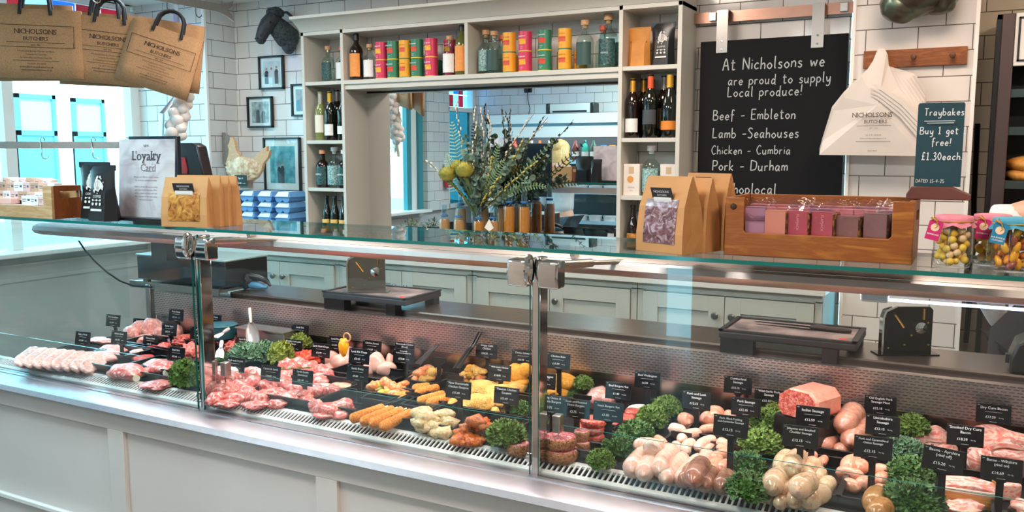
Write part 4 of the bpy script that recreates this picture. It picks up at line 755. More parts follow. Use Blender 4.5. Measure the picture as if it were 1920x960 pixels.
for i, (x0, y0, x1, y1, r) in enumerate([(1630, 950, 1650, 924, .027), (1636, 968, 1662, 946, .027)]): sausage((x0, y0), (x1, y1), r, SBROWN, 'brown fat sausage at the very front, %s of two' % ['rear', 'front'][i], 'brown fat sausages', .006, .2)
# bacon
def rasher(px, py, w, label, rz, lift, g, tilt=.9):
    c = bed(px, py, .028 + lift); s = w * mpp(c); mb = MB(); n = 18; vs = []
    for j in range(2):
        for i in range(n):
            t = i / (n - 1); x = (t - .5) * s; z = (.030 + .008 * sin(t * 9 + px)) * (1 - .75 * t ** 2) + .004
            vs += [(x, j * .006 + .006 * sin(t * 7), -z), (x, j * .006 + .006 * sin(t * 7 + 1), z)]
    m = 2 * n; fs = []
    for i in range(n - 1): fs += [(2 * i, 2 * i + 1, 2 * i + 3, 2 * i + 2), (m + 2 * i, m + 2 * i + 2, m + 2 * i + 3, m + 2 * i + 1), (2 * i, 2 * i + 2, m + 2 * i + 2, m + 2 * i), (2 * i + 1, m + 2 * i + 1, m + 2 * i + 3, 2 * i + 3)]
    fs += [(0, m, m + 1, 1), (m - 2, m - 1, 2 * m - 1, 2 * m - 2)]; mb.add(vs, fs)
    tag(put('bacon_rasher', mb.mesh('rasher', 'all'), BACON, None, c, (-tilt, 0, R(rz))), label, 'bacon', g)
for i in range(5): rasher(1760 - i * 3, 838 - i * 6, 66, '%s rasher from the front left of the smoked bacon ticket' % ORD[i], 8, .006 * i, 'rashers left of the smoked bacon ticket')
for i in range(8): rasher(1872 + (i % 3) * 12, 862 - i * 6, 110, '%s rasher from the front in the right back fan' % ORD[i], -14 + 3 * i, .008 * i, 'rashers in the right back fan')
for i in range(5): rasher(1832 + i * 12, 868 - i * 4, 44, '%s rasher on edge between the bacon tickets' % ORD[i], 60 + 8 * i, .004, 'rashers on edge between the tickets', .3)
bj = thing('bacon_joint', 'block of sliced bacon with smoked brown rind at the front right', 'bacon', bed(1812, 944, .002), R(3)); ns = 11
for k in range(4): put('slice', MB().prism([(-.062, .0), (.062, .002), (.064, .03), (.056, .05), (.01, .058), (-.05, .052), (-.064, .03)], -.03 + k * .017, -.03 + k * .017 + .0155, 'y'), BACON, bj, (.002 * (k % 2), 0, 0), bev=.003)
put('rind', MB().bx(-.066, .066, -.0345, -.0305, .002, .036), RIND, bj, bev=.004); put('fat_layer', MB().bx(-.066, .066, -.0346, -.0304, .036, .047), FAT, bj, bev=.003)
bk = thing('bacon_piece', 'small bacon piece with brown rind beside the wiltshire ticket', 'bacon', bed(1892, 938, .002), R(20)); put('meat', MB().bx(-.025, .025, -.01, .04, 0, .045), BACON, bk, bev=.006); put('rind', MB().bx(-.028, -.022, -.012, .04, 0, .04), RIND, bk, bev=.003)
for i, (x, y, w) in enumerate([(1775, 952, 60), (1800, 956, 60), (1815, 946, 50), (1915, 952, 40)]): food('bacon_rasher', 'curled rasher at the very front, %s' % ['leftmost', 'second', 'third', 'rightmost'][i], 'bacon', x, y, w, 22, BACON, 150 + i, .9, 30 * i, 'curled rashers at the front', .5, 2)

# ---- price tickets -----------------------------------------------------------
CARD = M('ticket_black', '#17161a', .22, spec=.6)
def ticket(cx, cy, w, lines, price, Y=None, rz=4, roll=0, note='per kg', blank=False, lab=None, dim=1):
    u = (cx - 960) / FPX; fac_ = .8813 + .4726 * u
    if Y is None: Y = min(2.655, max(2.125, 138.5 * fac_ * fac_ / w))
    c = at(cx, cy, Y=Y); zb = bedz(Y + .012) + .004
    nm = ' '.join(lines).lower().replace('&', 'and').replace('(', '').replace(')', '').replace(' - ', ' ')
    t = thing('price_ticket', lab or 'black price ticket for %s%s' % (nm, ' at ' + price.replace('£', '') + ' pounds' if price else ''), 'price ticket', (c.x, Y + .012, zb), R(rz), 'price tickets in the meat counter')
    hz = c.z - zb; T = Matrix.Translation((0, -.012, hz)) @ Matrix.Rotation(R(roll), 4, 'Y') @ Matrix.Rotation(R(-9), 4, 'X')
    st = MB().bx(-.022, .022, -.02, .03, -.002, .002).bx(-.008, .008, -.004, .002, 0, max(.01, hz - .02)); st.prism([(-.008, hz - .035), (.008, hz - .035), (.03, hz - .018), (.03, hz - .006), (-.03, hz - .006), (-.03, hz - .018)], -.006, -.001, 'y')
    put('stand', st, BLACK, t)
    if not blank:
        put('card', MB().bx(-.043, .043, -.001, .001, -.027, .027), CARD, t, T.to_translation(), T.to_euler(), bev=.0006)
        n = len(lines); L = []; mx = max(len(x) for x in lines); fs = min(.0098, .148 / max(mx, 8))
        for i, x in enumerate(lines): L.append((x, fs, 0, .0125 - i * fs * 1.12 + (.004 if n > 1 else 0), 'c', 'b'))
        L += [(price, .0092, -.007, -.0125, 'c', 'b'), (note, .0042, .019, -.0115, 'c'), ('mm', .0035, -.037, .0215, 'c'), (.0006, .018, 0, -.0225, 'c', 'rule')]
        if n == 1: L.append((.0006, .042, 0, .0045, 'c', 'rule'))
        wt = writing(L); q = T @ Vector((0, -.0014, 0)); put('lettering', wt, WTXT, t, q, T.to_euler())
TK = [((212, 601), 24, ['Pork Escalopes'], '£11.99'), ((262, 608), 24, ['Pork Steak'], '£11.00'), ((317, 618), 26, ['Rump Steak'], '£25.29'), ((330, 591), 24, ['Pork Chops'], '£11.10'), ((155, 634), 25.7, ['Belly of Pork'], '£12.49'),
 ((223, 633), 26.7, ['Sirloin Steak'], '£41.99'), ((282, 641), 26, ['Ribeye Steak'], '£38.10'), ((330, 664), 30, ['Beef Skirt'], '£22.40'), ((371, 625), 27, ['Beef Mince'], '£11.99'), ((400, 601), 27, ['Frying Steak'], '£16.99'),
 ((456, 645), 29, ['Steak Mince', 'Reformed'], '£14.99'), ((507, 625), 29, ['Diced Beef'], '£13.99'), ((562, 621), 27, ['Lamb Shin'], '£13.20'), ((550, 649), 31, ['Double Loin Lamb', 'Chops'], '£24.29'), ((601, 657), 33, ['Lamb Neck Chops'], '£13.99'),
 ((630, 643), 30, ['Lamb Mince'], '£12.99'), ((673, 668), 37, ['Lamb Rib Chops'], '£22.25'), ((670, 700), 39, ['Lamb Rump'], '£9.60'), ((441, 684), 33, ['Neck end of Lamb'], '£13.49'), ((507, 700), 35, ['Casserole Lamb'], '£18.69'), ((567, 708), 37, ['Lamb Steaks', '(boneless)'], '£21.49'),
 ((697, 651), 33, ['Chicken Breast'], '£14.29'), ((758, 655), 34, ['Homemade Chicken', '(Bread)'], '£15.99'), ((756, 668), 37, ['Homemade', 'Carbonara Beef Stir Fry'], '£23.30', 2.5), ((912, 658), 38, ['Crispy Chilli', 'Chicken'], '£18.29'), ((980, 670), 36, ['Chicken Schnitzel'], '£16.99'),
 ((936, 699), 42, ['Wild Garlic Chicken', 'Kiev'], '£14.99'), ((859, 731), 46, ['New Homemade', 'Chicken Goujons'], '£15.49'), ((949, 742), 46, ['Mexican Chicken', 'Goujons'], '£15.49'),
 ((1046, 677), 44, ['Chicken Kiev'], '£15.99'), ((1019, 714), 44, ['Chicken Nuggets'], '£12.10'), ((1033, 758), 52, ['Spring Onion &', 'Cheese Burgers'], '£2.75', 2.27), ((1079, 766), 52, ['Steak and Roasted', 'Onion Burgers'], '£2.75', 2.2), ((1159, 733), 49, ['Beef Burgers 4oz'], '£1.40'), ((1140, 772), 56, ['Steak Burgers 4oz'], '£1.80'), ((1213, 713), 42, ['Beef Wellington'], '£6.99'),
 ((1305, 751), 54, ['Pork and Leek', 'Sausage'], '£12.15'), ((1383, 722), 52, ['Cumberland', 'Sausage'], '£12.15'), ((1441, 746), 52, ['Wild Garlic Pork', 'Sausage'], '£12.15', 2.62), ((1398, 763), 56, ['Pork Sausage'], '£12.15'), ((1369, 799), 66, ['Pork, Black Pudding', 'and Coriander Sausage'], '£12.15'), ((1522, 738), 57, ['Lorne Sausage'], '£9.99', 2.64),
 ((1523, 781), 65, ['Italian Sausage'], '£12.59'), ((1500, 819), 69, ['Jalapeno and Smoked', 'Cheddar Sausage'], '£12.15'), ((1650, 760), 56, ['Old English Pork', 'Sausage Meat'], '£12.15', 2.64), ((1654, 798), 66, ['Lincolnshire', 'Sausage'], '£12.15'), ((1636, 839), 74, ['Pork and Caramelised', 'Onion Sausage'], '£12.15'),
 ((1862, 776), 68, ['Dry Cure Bacon'], '£17.29'), ((1809, 817), 72, ['Smoked Dry Cure', 'Bacon'], '£18.39'), ((1768, 862), 82, ['Bacon - Ayrshire', '(rind off)'], '£15.20'), ((1877, 880), 82, ['Bacon - Wiltshire', '(rind on)'], '£14.69')]
for k in TK:
    pc = k[3]; y = k[4] if len(k) > 4 else None; n1 = k[2][0]
    ticket(k[0][0], k[0][1], k[1], k[2], pc, y, 3 if n1.startswith('Bacon') else 5, 5 if 'Ayr' in n1 else 0, 'Per Item' if pc in ('£1.40', '£1.80', '£2.75', '£6.99', '£9.60') else 'Per Kg')
for cx, cy, Y, l in ((772, 738, 2.34, 'black ticket stand without a card before the orange breaded sticks'), (820, 672, 2.6, 'black ticket stand without a card behind the orange chicken strips'), (852, 706, 2.42, 'black ticket stand without a card left of the chilli chicken'), (1090, 742, 2.4, 'black ticket stand without a card by the small kale'), (1276, 812, 2.34, 'black ticket stand without a card behind the front sausages')): ticket(cx, cy - 4, 40, ['x'], '', Y, blank=True, lab=l)
# ================================================================ things standing on the glass shelf (z = 1.365)
ZS = 1.3655
PINE = WOOD('pine', '#b9782f', '#8f4f1c', (2, 14, 14), .42, '#a76627'); PINEL = WOOD('pale_pine', '#d6b48c', '#b98c5c', (2, 14, 14), .5, '#c9a377'); WALN = WOOD('brown_wood', '#9a5524', '#7c3f18', (14, 14, 3), .45, '#8c4a1e')
def crate(loc, w, d, h, low, label, m, ms, knob=True, post=.045):
    t = thing('wooden_crate', label, 'crate', loc); th = .012
    put('base', MB().bx(-w / 2 + th, w / 2 - th, -d / 2 + th, d / 2 - th, .0, .01), m, t)
    P = [(-w / 2, 0), (w / 2, 0), (w / 2, h), (w / 2 - post, h), (w / 2 - post, low + .006), (w / 2 - post - .006, low), (-w / 2 + post + .006, low), (-w / 2 + post, low + .006), (-w / 2 + post, h), (-w / 2, h)]
    put('front_board', MB().prism(P, -d / 2, -d / 2 + th, 'y'), m, t, bev=.0015)
    put('back_board', MB().bx(-w / 2 + th, w / 2 - th, d / 2 - th, d / 2, 0, h), m, t, bev=.0015)
    for s in (-1, 1):
        y0, y1 = -d / 2 + th, d / 2; hz = h * .72; Q = [(y0, 0), (y1, 0), (y1, h), (y0, h)]
        sb = MB(); x0, x1 = sorted((s * w / 2, s * (w / 2 - th))); g = .055
        sb.bx(x0, x1, y0, y1, 0, hz - .012).bx(x0, x1, y0, -g + .03, hz - .012, hz + .014).bx(x0, x1, g + .01, y1, hz - .012, hz + .014).bx(x0, x1, y0, y1, hz + .014, h)
        put('side_board', sb, ms, t)
    if knob: put('knot', MB().lathe([(.008, 0), (.006, .003), (0, .004)], 12, T=Matrix.Translation((-w / 2 + .02, -d / 2, h - .022)) @ Matrix.Rotation(pi / 2, 4, 'X')), M('knot_dark', '#3a2412', .6), t)
    return t
CR = (-.326, 2.235)
crate((CR[0], CR[1], ZS), .425, .225, .142, .056, 'honey coloured wooden crate of wrapped traybakes on the glass shelf', PINE, PINE)
crate((-3.285, 2.092, ZS), .46, .125, .125, .048, 'pale wooden crate of little soap boxes at the left end of the glass shelf', PINEL, WALN, False, .05)
# wrapped traybakes
WRAP = M('traybake_wrap', '#b84a58', .35, var=.1, sc=30); TOPP = M('traybake_pink', '#e58f98', .35, var=.08, sc=40); CHOC = FLESH('chocolate_nut', [(.3, '#2e1710'), (.5, '#5a3018'), (.62, '#c08a3a'), (.75, '#3a1d12')], 90, .6)
def bake(x, y, z, rz, label, wrap=WRAP, choc=CHOC, h=.068, rx=0, txt=True):
    t = thing('wrapped_traybake', label, 'traybake', (x, y, z), group='wrapped traybakes in the honey coloured crate', rot=(R(rx), 0, R(rz)))
    put('slab', MB().bx(-.026, .026, -.021, .021, 0, h), choc, t, bev=.003)
    put('paper_band', MB().bx(-.0275, .0235, -.0225, -.0208, .004, h + .001).bx(-.0275, .0235, -.0225, .0225, h, h + .0015), wrap, t)
    f = MB(); n = 12; rr = random.Random(int(x * 999)); vs = [(-.03, -.024, h * .1), (.03, -.024, h * .1), (-.03, -.024, h + .004), (.03, -.024, h + .004), (-.03, .024, h + .004), (.03, .024, h + .004)]
    f.add(vs, [(0, 1, 3, 2), (2, 3, 5, 4)]); pk = [(-.03 + .06 * i / 6, rr.uniform(-.008, .008), h + .014 + rr.uniform(0, .012)) for i in range(7)]
    f.add([(p[0], -.02, h + .004) for p in pk] + pk + [(p[0], .02, h + .004) for p in pk], [(i, i + 1, i + 8, i + 7) for i in range(6)] + [(i + 7, i + 8, i + 15, i + 14) for i in range(6)]); put('film', f, FILM, t)
    if txt: put('lettering', writing([('FLAPJACK', .009, 0, 0)]), M('print_rose', '#e9a3a6', .6), t, (-.004, -.0229, .035), (0, pi / 2, 0))
BK = [(-.415, 2.150, 0, 8, 'second'), (-.362, 2.148, 0, 6, 'third'), (-.305, 2.146, 0, 5, 'fourth'), (-.25, 2.148, 0, 8, 'fifth'), (-.19, 2.15, 0, 10, 'sixth')]
for i, (x, y, z, rz, l) in enumerate(BK): bake(x, y + .014, ZS + .050, rz - 20, 'wrapped traybake, %s from the left in the front row of the crate' % l, M('wrap_brown', '#8a5a55', .3, var=.1, sc=30) if i in (3, 4) else (M('wrap_salmon', '#d98a72', .4) if i == 0 else WRAP), h=.052 if i == 3 else .060, rx=0, txt=i in (1, 2))
bake(-.470, 2.168, ZS + .046, 12, 'low wrapped rocky road, first from the left in the front row of the crate', M('wrap_lilac', '#b98aa4', .3), STIR, .034, txt=False)
for j in range(2):
    for i in range(7): bake(-.478 + i * .051, 2.216 + j * .05, ZS + .052 + .004 * j, 3 * (i % 3), '%s wrapped traybake from the left in the %s row of the crate' % (['first', 'second', 'third', 'fourth', 'fifth', 'sixth', 'seventh'][i], ['middle', 'back'][j]), TOPP if (i + j) % 3 else M('wrap_lilac', '#b98aa4', .3), h=.062, txt=False)
# soap boxes in the left crate
SB = [M('soap_%s' % n, c, .5, var=.05, sc=60) for n, c in (('blush', '#e3b8a4'), ('white', '#f1ebea'), ('rose', '#e9c3c0'), ('tan', '#c9a086'))]; k = 0
def soap(x, y, z, rz, m, label, ry=0):
    t = thing('soap_box', label, 'box', (x, y, z), group='little soap boxes in the left crate', rot=(0, R(ry), R(rz)))
    put('carton', MB().bx(-.026, .026, -.016, .016, 0, .036), m, t, bev=.001)
    put('print', MB().bx(.008, .02, -.0166, -.016, .016, .024).bx(-.02, .0, -.0166, -.016, .022, .024).bx(-.02, -.004, -.0166, -.016, .014, .016), M('soap_print', '#53616b', .6), t)
nm = ['first', 'second', 'third', 'fourth', 'fifth', 'sixth', 'seventh', 'eighth']
for r_, (y, z, n, m0, tilt) in enumerate(((2.060, .012, 6, 1, 0), (2.062, .048, 7, 1, 0), (2.095, .062, 7, 0, 0), (2.10, .098, 7, 3, 0), (2.128, .112, 6, 0, 8))):
    for i in range(n):
        if r_ == 1 and i < 4: continue
        soap(-3.465 + i * .052 + (.02 if r_ % 2 else 0), y, ZS + z, 6 * ((i * 7 + r_) % 3 - 1), SB[(i + m0) % 4 if r_ > 1 else (1 if i % 3 else 2)], '%s soap box from the left in the %s row of the left crate' % (nm[i], ['lowest front', 'second', 'third', 'fourth', 'topmost back'][r_]), tilt)
dv = thing('card_divider', 'flat pale pink card lying across the soap boxes', 'card', (-3.395, 2.066, ZS + .049)); put('card', MB().bx(-.14, .06, -.02, .02, 0, .022), M('blush_card', '#eebfb2', .5), dv, bev=.002)
# black coffee pouches with a pale badge
def pouch(loc, w, h, label, rz=0, badge=True, m=None):
    t = thing('coffee_pouch', label, 'pouch', loc, R(rz)); n = 12; mb = MB(); vs = []
    for j in range(n + 1):
        f = j / n; hw = w / 2 * (1 - .08 * sin(pi * f)); dp = .035 * (1 - f) ** .7 + .002
        for (x, y) in ((-1, 0), (-.6, -1), (.6, -1), (1, 0), (.6, 1), (-.6, 1)): vs.append((hw * x, dp * y, h * f))
    mb.add(vs, [(j * 6 + i, j * 6 + (i + 1) % 6, (j + 1) * 6 + (i + 1) % 6, (j + 1) * 6 + i) for j in range(n) for i in range(6)] + [tuple(range(6))[::-1], tuple(n * 6 + i for i in range(6))])
    put('bag', mb, m or M('pouch_black', '#17181b', .3, bump=.2, sc=14), t); put('seal', MB().bx(-w / 2, w / 2, -.0035, .0035, h * .9, h), m or M('pouch_black', '#17181b', .3), t)
    if badge:
        gp = M('pouch_print', '#e3dcd6', .6); T = R(-9); y0 = lambda z: -(.035 * (1 - z / h) ** .7 + .0035)
        b = MB(); rr = random.Random(5)
        for i in range(26): a = rr.uniform(0, 6.28); q = rr.uniform(.012, .03); b.ico((q * cos(a), 0, q * sin(a) * 1.1), rr.uniform(.003, .006), 1, (1, .1, 1))
        b.lathe([(.021, 0), (.021, .001), (.018, .001), (.018, 0)], 24, T=Matrix.Rotation(pi / 2, 4, 'X')); b.tube([(-.006, 0, -.006), (-.006, 0, .01)], .0025, 6).tube([(.006, 0, -.006), (.006, 0, .01)], .0025, 6)
        put('badge', b, gp, t, (0, y0(h * .62) - .001, h * .64), (T, 0, 0)); ln = MB().bx(-.03, .03, -.001, 0, -.004, .004)
        for x in (-.02, 0, .02): ln.lathe([(.0055, 0), (.0055, .001), (0, .001)], 10, T=Matrix.Translation((x, 0, .022)) @ Matrix.Rotation(pi / 2, 4, 'X')).lathe([(.004, 0), (.004, .001), (0, .001)], 10, T=Matrix.Translation((x, 0, .036)) @ Matrix.Rotation(pi / 2, 4, 'X'))
        put('print', ln, gp, t, (0, y0(h * .2) - .0015, h * .2), (T * .7, 0, 0)); put('lettering', writing([('COFFEE', .013, 0, 0, 'c', 'b'), ('whole beans', .007, 0, -.012)]), gp, t, (0, y0(h * .42) - .002, h * .42), (T, 0, 0))
    return t
pouch((-2.835, 2.09, ZS), .145, .205, 'black coffee pouch with pale badge in front, beside the left crate'); pouch((-2.96, 2.15, ZS), .16, .215, 'black coffee pouch with blank back standing behind the other', 4); pouch((-2.80, 2.245, ZS), .10, .19, 'black pouch half hidden behind the loyalty card sign', 0, False)
# loyalty card sign
ls = thing('loyalty_sign', 'pale pink loyalty card sign in a clear stand with a black foot', 'sign', (-2.71, 2.17, ZS), R(2)); LW, LH = .145, .29
put('foot', MB().bx(-.155, .15, -.05, .06, 0, .012), BLACK, ls, bev=.002)
t = NT('loyalty_print'); b = t.bsdf(.3); no = t.n('TexNoise', i_Scale=9.0, i_Detail=4.0, i_Distortion=1.0); t.l(t.coord((1, 1, 1)), no.inputs['Vector']); t.l(t.ramp(no.outputs[0], [(.42, '#e6d8dc'), (.55, '#d4c3c9'), (.68, '#b9a6b0')]), b.inputs['Base Color']); MATS['loyalty_print'] = t.m
put('card', MB().bx(-LW, LW, -.001, .001, 0, LH), t.m, ls, (0, 0, .01), (R(-4), 0, 0)); put('clear_holder', MB().bx(-LW - .004, LW + .004, -.0045, -.003, 0, LH + .004), CLEAR, ls, (0, 0, .01), (R(-4), 0, 0))
pk_ink = M('sign_ink', '#4a4048', .6); pk2 = M('sign_ink_soft', '#8d7d86', .6)
put('lettering', writing([('NEW', .012, 0, .262, 'c', 's'), ('Loyalty', .05, 0, .213, 'c', 'bs')]), pk_ink, ls, (0, -.0022, .01), (R(-4), 0, 0))
put('small_print', writing([('Card', .040, .01, .172, 'c', 's')] + [(x, .0085, 0, y) for x, y in (('We are now offering a loyalty scheme', .148), ('for all of our customers in store', .136), ('Collect a stamp with each purchase', .112), ('and once the card has been filled', .10), ('enjoy a reward on your next visit', .088), ('Ask a member of our team today', .076), ('for your own card', .064))]), pk2, ls, (0, -.0022, .01), (R(-4), 0, 0))
# kraft food bags with a window
def kraftbag(loc, w, d, h, rz, label, front=True, win=None, fill=None, cat='paper bag', tiltz=0, grp=None):
    t = thing('kraft_bag', label, cat, loc, R(rz), grp); vs = []; mb = MB()
    for f, a, bq in ((0, 1, 1), (.25, 1.0, 1.0), (.6, .97, .8), (.82, .95, .42), (1.0, .94, .06)):
        pin = .0 if f < .1 else .32 * f
        W_, D_ = w / 2 * a, d / 2 * bq
        vs += [(-W_, -D_, h * f), (W_, -D_, h * f), (W_ - pin * D_ * 1.2, 0, h * f), (W_, D_, h * f), (-W_, D_, h * f), (-W_ + pin * D_ * 1.2, 0, h * f)]
    n = 6; mb.add(vs, [(j * n + i, j * n + (i + 1) % n, (j + 1) * n + (i + 1) % n, (j + 1) * n + i) for j in range(4) for i in range(n)] + [tuple(range(n))[::-1], tuple(4 * n + i for i in range(n))])
    o = put('bag', mb.mesh('bag', False), KRAFT, t)
    if front:
        an = math.atan2(d / 2 * .45, h * .75); R0 = (-an, 0, 0); zc = h * .44; yf = lambda z: -(d / 2) * (1 if z < h * .25 else 1 - .25 * (z / h - .25) / .35 if z < h * .6 else .8 - .38 * (z / h - .6) / .22) 
        segs = [(h * .12, h * .25), (h * .25, h * .6), (h * .6, h * .7)]; ww = w * .34; wn = MB()
        for z0, z1 in segs: wn.quad((-ww, yf(z0) - .0015, z0), (ww, yf(z0) - .0015, z0), (ww, yf(z1) - .0015, z1), (-ww, yf(z1) - .0015, z1))
        put('contents', wn, fill, t); wf = MB()
        for z0, z1 in segs: wf.quad((-ww, yf(z0) - .0035, z0), (ww, yf(z0) - .0035, z0), (ww, yf(z1) - .0035, z1), (-ww, yf(z1) - .0035, z1))
        put('window_film', wf, FILM, t)
        a2 = math.atan2(yf(h * .6) - yf(h * .88), h * .28); p = Vector((0, yf(h * .72) - .005, h * .70))
        put('label', MB().bx(-w * .19, w * .19, -.001, 0, -.055, .005), WHITE, t, p, (-a2 * .5, 0, R(0))); q = p + Vector((0, -.002, .0))
        put('brand_label', MB().bx(-w * .22, w * .22, -.0015, 0, .003, .032), M('label_black', '#2b2629', .5), t, p + Vector((0, .003, 0)), (-a2, 0, 0))
        put('lettering', writing([('NICHOLSONS', .0085, 0, .018, 'c', 's'), ('BUTCHERS', .0065, 0, .009, 'c', 's')]), WTXT, t, p + Vector((0, .001, 0)), (-a2, 0, 0)); put('small_print', writing([('Hand cooked snack', .005, 0, -.01), ('100g e  2.50', .006, 0, -.024), ('best before see bag', .004, 0, -.035), ('store in a cool place', .004, 0, -.043)]), pk_ink, t, p + Vector((0, -.0035, 0)), (-a2 * .5, 0, 0))
    return t
CHIPS = FLESH('crisps', [(.3, '#6e3a14'), (.5, '#c98532'), (.7, '#e8b458')], 40, 1.5); BRITTLE = FLESH('brownie', [(.3, '#3c2528'), (.5, '#8a5a5c'), (.66, '#cdbac4'), (.8, '#55383a')], 45, 2.0)
kraftbag((-2.36, 2.062, ZS), .18, .055, .168, 13, 'front kraft bag of crisps, leftmost of the row by the loyalty sign', True, None, CHIPS, grp='kraft bags of crisps')
for i, l in enumerate(('second', 'third', 'rearmost')): kraftbag((-2.345 + i * .006, 2.098 + i * .030, ZS), .18, .036, .174 - .002 * i, 13 + i, '%s kraft bag in the row beside the loyalty sign' % l, False, grp='kraft bags of crisps')
kraftbag((-.682, 2.128, ZS), .15, .085, .192, -21, 'front kraft bag with a silvery window left of the honey coloured crate', True, None, BRITTLE, grp='kraft bags beside the crate')
kraftbag((-.648, 2.19, ZS), .15, .06, .188, -22, 'middle kraft bag of three left of the honey coloured crate', False, grp='kraft bags beside the crate'); kb = kraftbag((-.615, 2.25, ZS), .15, .06, .198, -24, 'rear kraft bag of three left of the honey coloured crate', False, grp='kraft bags beside the crate')
put('brand_label', MB().bx(-.03, .02, -.02, -.018, .165, .188), M('label_black', '#2b2629', .5), kb)
# traybakes chalk sign on a brown wooden foot
cs = thing('chalk_sign', 'dark teal chalk sign for traybakes in a brown foot on the crate', 'sign', (-.074, 2.25, ZS + .143), R(0)); CT = M('chalk_teal', '#16414c', .55, var=.08, sc=6)
fb = MB().prism([(-.065, .0), (-.065, .012), (-.055, .03), (.03, .03), (.07, .012), (.07, 0)], -.03, .03, 'y'); put('foot', fb, M('foot_brown', '#6b4038', .4, var=.1, sc=20), cs, bev=.002)
P = [(-.049, 0), (.049, 0), (.049, .19), (.046, .194), (-.046, .194), (-.049, .19)]; put('board', MB().prism(P, -.003, .003, 'y'), CT, cs, (-.002, 0, .03), (R(-2), 0, 0))
put('lettering', hand([('Traybakes', .0165, -.035, .165), ('Buy 1 get 1', .0165, -.042, .122), ('free!', .0175, -.016, .095), ('£1.30each.', .0172, -.036, .062), ('DATED 15-4-25', .0075, -.045, .009)], .12), CHALK, cs, (-.002, -.0045, .03), (R(-2), 0, 0))
put('underline', MB().bx(-.036, .028, -.0045, -.004, .184 - .003, .1855 - .003).bx(-.03, .026, -.0045, -.004, .1765, .178), CHALK, cs)
# sweet jars with cloth tops
def jar(loc, r, h, cloth, tagc, txt, sweet, n, sm, label, tx, sgroup, slabel, seed, long=False):
    t = thing('sweet_jar', label, 'jar', loc)
    put('glass', MB().lathe([(r * .85, .001), (r * .98, .004), (r, .012), (r, h * .72), (r * .93, h * .80), (r * .88, h * .84), (r * .86, h * .84), (r * .9, h * .79), (r * .965, h * .7), (r * .965, .012), (r * .8, .006), (0, .006)], 28), CLEAR, t)
    cl = MB(); N = 32; vs = []
    for rr, z, am in ((0, h * .93, 0), (r * .7, h * .93, 0), (r * .98, h * .915, .01), (r * 1.02, h * .86, .03), (r * .98, h * .82, .03), (r * 1.12, h * .74, .09)):
        for i in range(N): a = 2 * pi * i / N; k2 = 1 + am * sin(9 * a + seed); vs.append((rr * k2 * cos(a), rr * k2 * sin(a), z + am * .04 * sin(7 * a)))
    cl.add(vs, [(j * N + i, j * N + (i + 1) % N, (j + 1) * N + (i + 1) % N, (j + 1) * N + i) for j in range(5) for i in range(N)]); put('cloth_cover', cl.mesh('cloth', 'all'), cloth, t)
    put('band', MB().tube([(r * 1.03 * cos(a), r * 1.03 * sin(a), h * .825) for a in [2 * pi * i / 24 for i in range(25)]], .0012, 5), M('gold_thread', '#d9a53a', .35, .5), t)
    tg = put('tag', MB().prism([(-.014, -.04), (.014, -.04), (.014, 0), (.009, .004), (-.009, .004), (-.014, 0)], -.0006, .0006, 'y'), tagc, t, (tx, -r - .008, h * .82), (R(-6), R(tx * -400), 0))
    put('roundel', MB().lathe([(.0085, 0), (.0085, .0004), (0, .0004)], 18, T=Matrix.Translation((0, -.0007, -.012)) @ Matrix.Rotation(pi / 2, 4, 'X')), M('roundel_cream', '#f0cfae', .6), tg)
    put('lettering', writing([(x, .0048, 0, -.026 - .0058 * i, 'c', 'b') for i, x in enumerate(txt)]), WTXT, tg, (0, -.0009, -.003))
    put('thread_bow', MB().tube([(-.012, -.003, .008), (0, -.004, .002), (.004, -.003, -.008), (.0, -.002, -.012)], .0011, 5).tube([(.0, -.003, .004), (-.009, -.005, .012), (-.014, -.004, .006), (0, -.003, .002)], .0011, 5), M('gold_thread', '#d9a53a', .35, .5), tg)
    rnd = random.Random(seed); pts = []; tries = 0
    while len(pts) < n and tries < 9000:
        tries += 1; a = rnd.uniform(0, 6.28); q = (r * .94 - sm) * math.sqrt(rnd.uniform(.02, 1)); p = (q * cos(a), q * sin(a), rnd.uniform(.008 + sm * .8, h * .68))
        if all((Vector(p) - Vector(o)).length > sm * 1.6 for o in pts): pts.append(p)
    ms = cm(('sweet', long), lambda: MB().ico((0, 0, 0), 1, 2, (1, 1, 1), .08, 1.5).mesh('sweet', 'all'))
    for i, p in enumerate(pts):
        e = (rnd.uniform(0, 3), rnd.uniform(0, 3), rnd.uniform(0, 3)); tag(put('sweet', ms, sweet[i % len(sweet)], None, Vector(loc) + Vector(p), e, (sm * 1.45, sm * .75, sm * .75) if long else (sm, sm, sm * .95)), slabel, 'sweet', sgroup)
YS = [M('sweet_yellow', '#f6cf52', .45, var=.05, sc=200), M('sweet_cream', '#f3cf9c', .45, var=.05, sc=200), M('sweet_lemon', '#f3c23e', .45, var=.05, sc=200)]; OS = [M('sweet_orange', '#f2a61c', .3, var=.1, sc=80), M('sweet_amber', '#e88a18', .3, var=.1, sc=80), M('sweet_gold', '#f6b92c', .3), M('sweet_plum', '#9a4a3c', .3)]
PKC = M('cloth_pink', '#ee8fa0', .75, var=.06, sc=60); BLC = M('cloth_blue', '#4ea3c0', .75, var=.06, sc=60); MG = M('tag_magenta', '#c8246c', .5); BT_ = M('tag_blue', '#1c7fa6', .5)
jar((-.034, 2.118, ZS), .038, .125, PKC, MG, ['BONBONS'], YS, 110, .0088, 'sweet jar with pink cloth top and tag hanging at its left edge', -.032, 'round yellow sweets in the left jar', 'round yellow sweet in the left pink topped jar', 2)
jar((.042, 2.20, ZS), .038, .125, PKC, MG, ['BONBONS'], YS, 110, .0088, 'sweet jar with pink cloth top between the other two jars', -.016, 'round yellow sweets in the middle jar', 'round yellow sweet in the middle pink topped jar', 3)
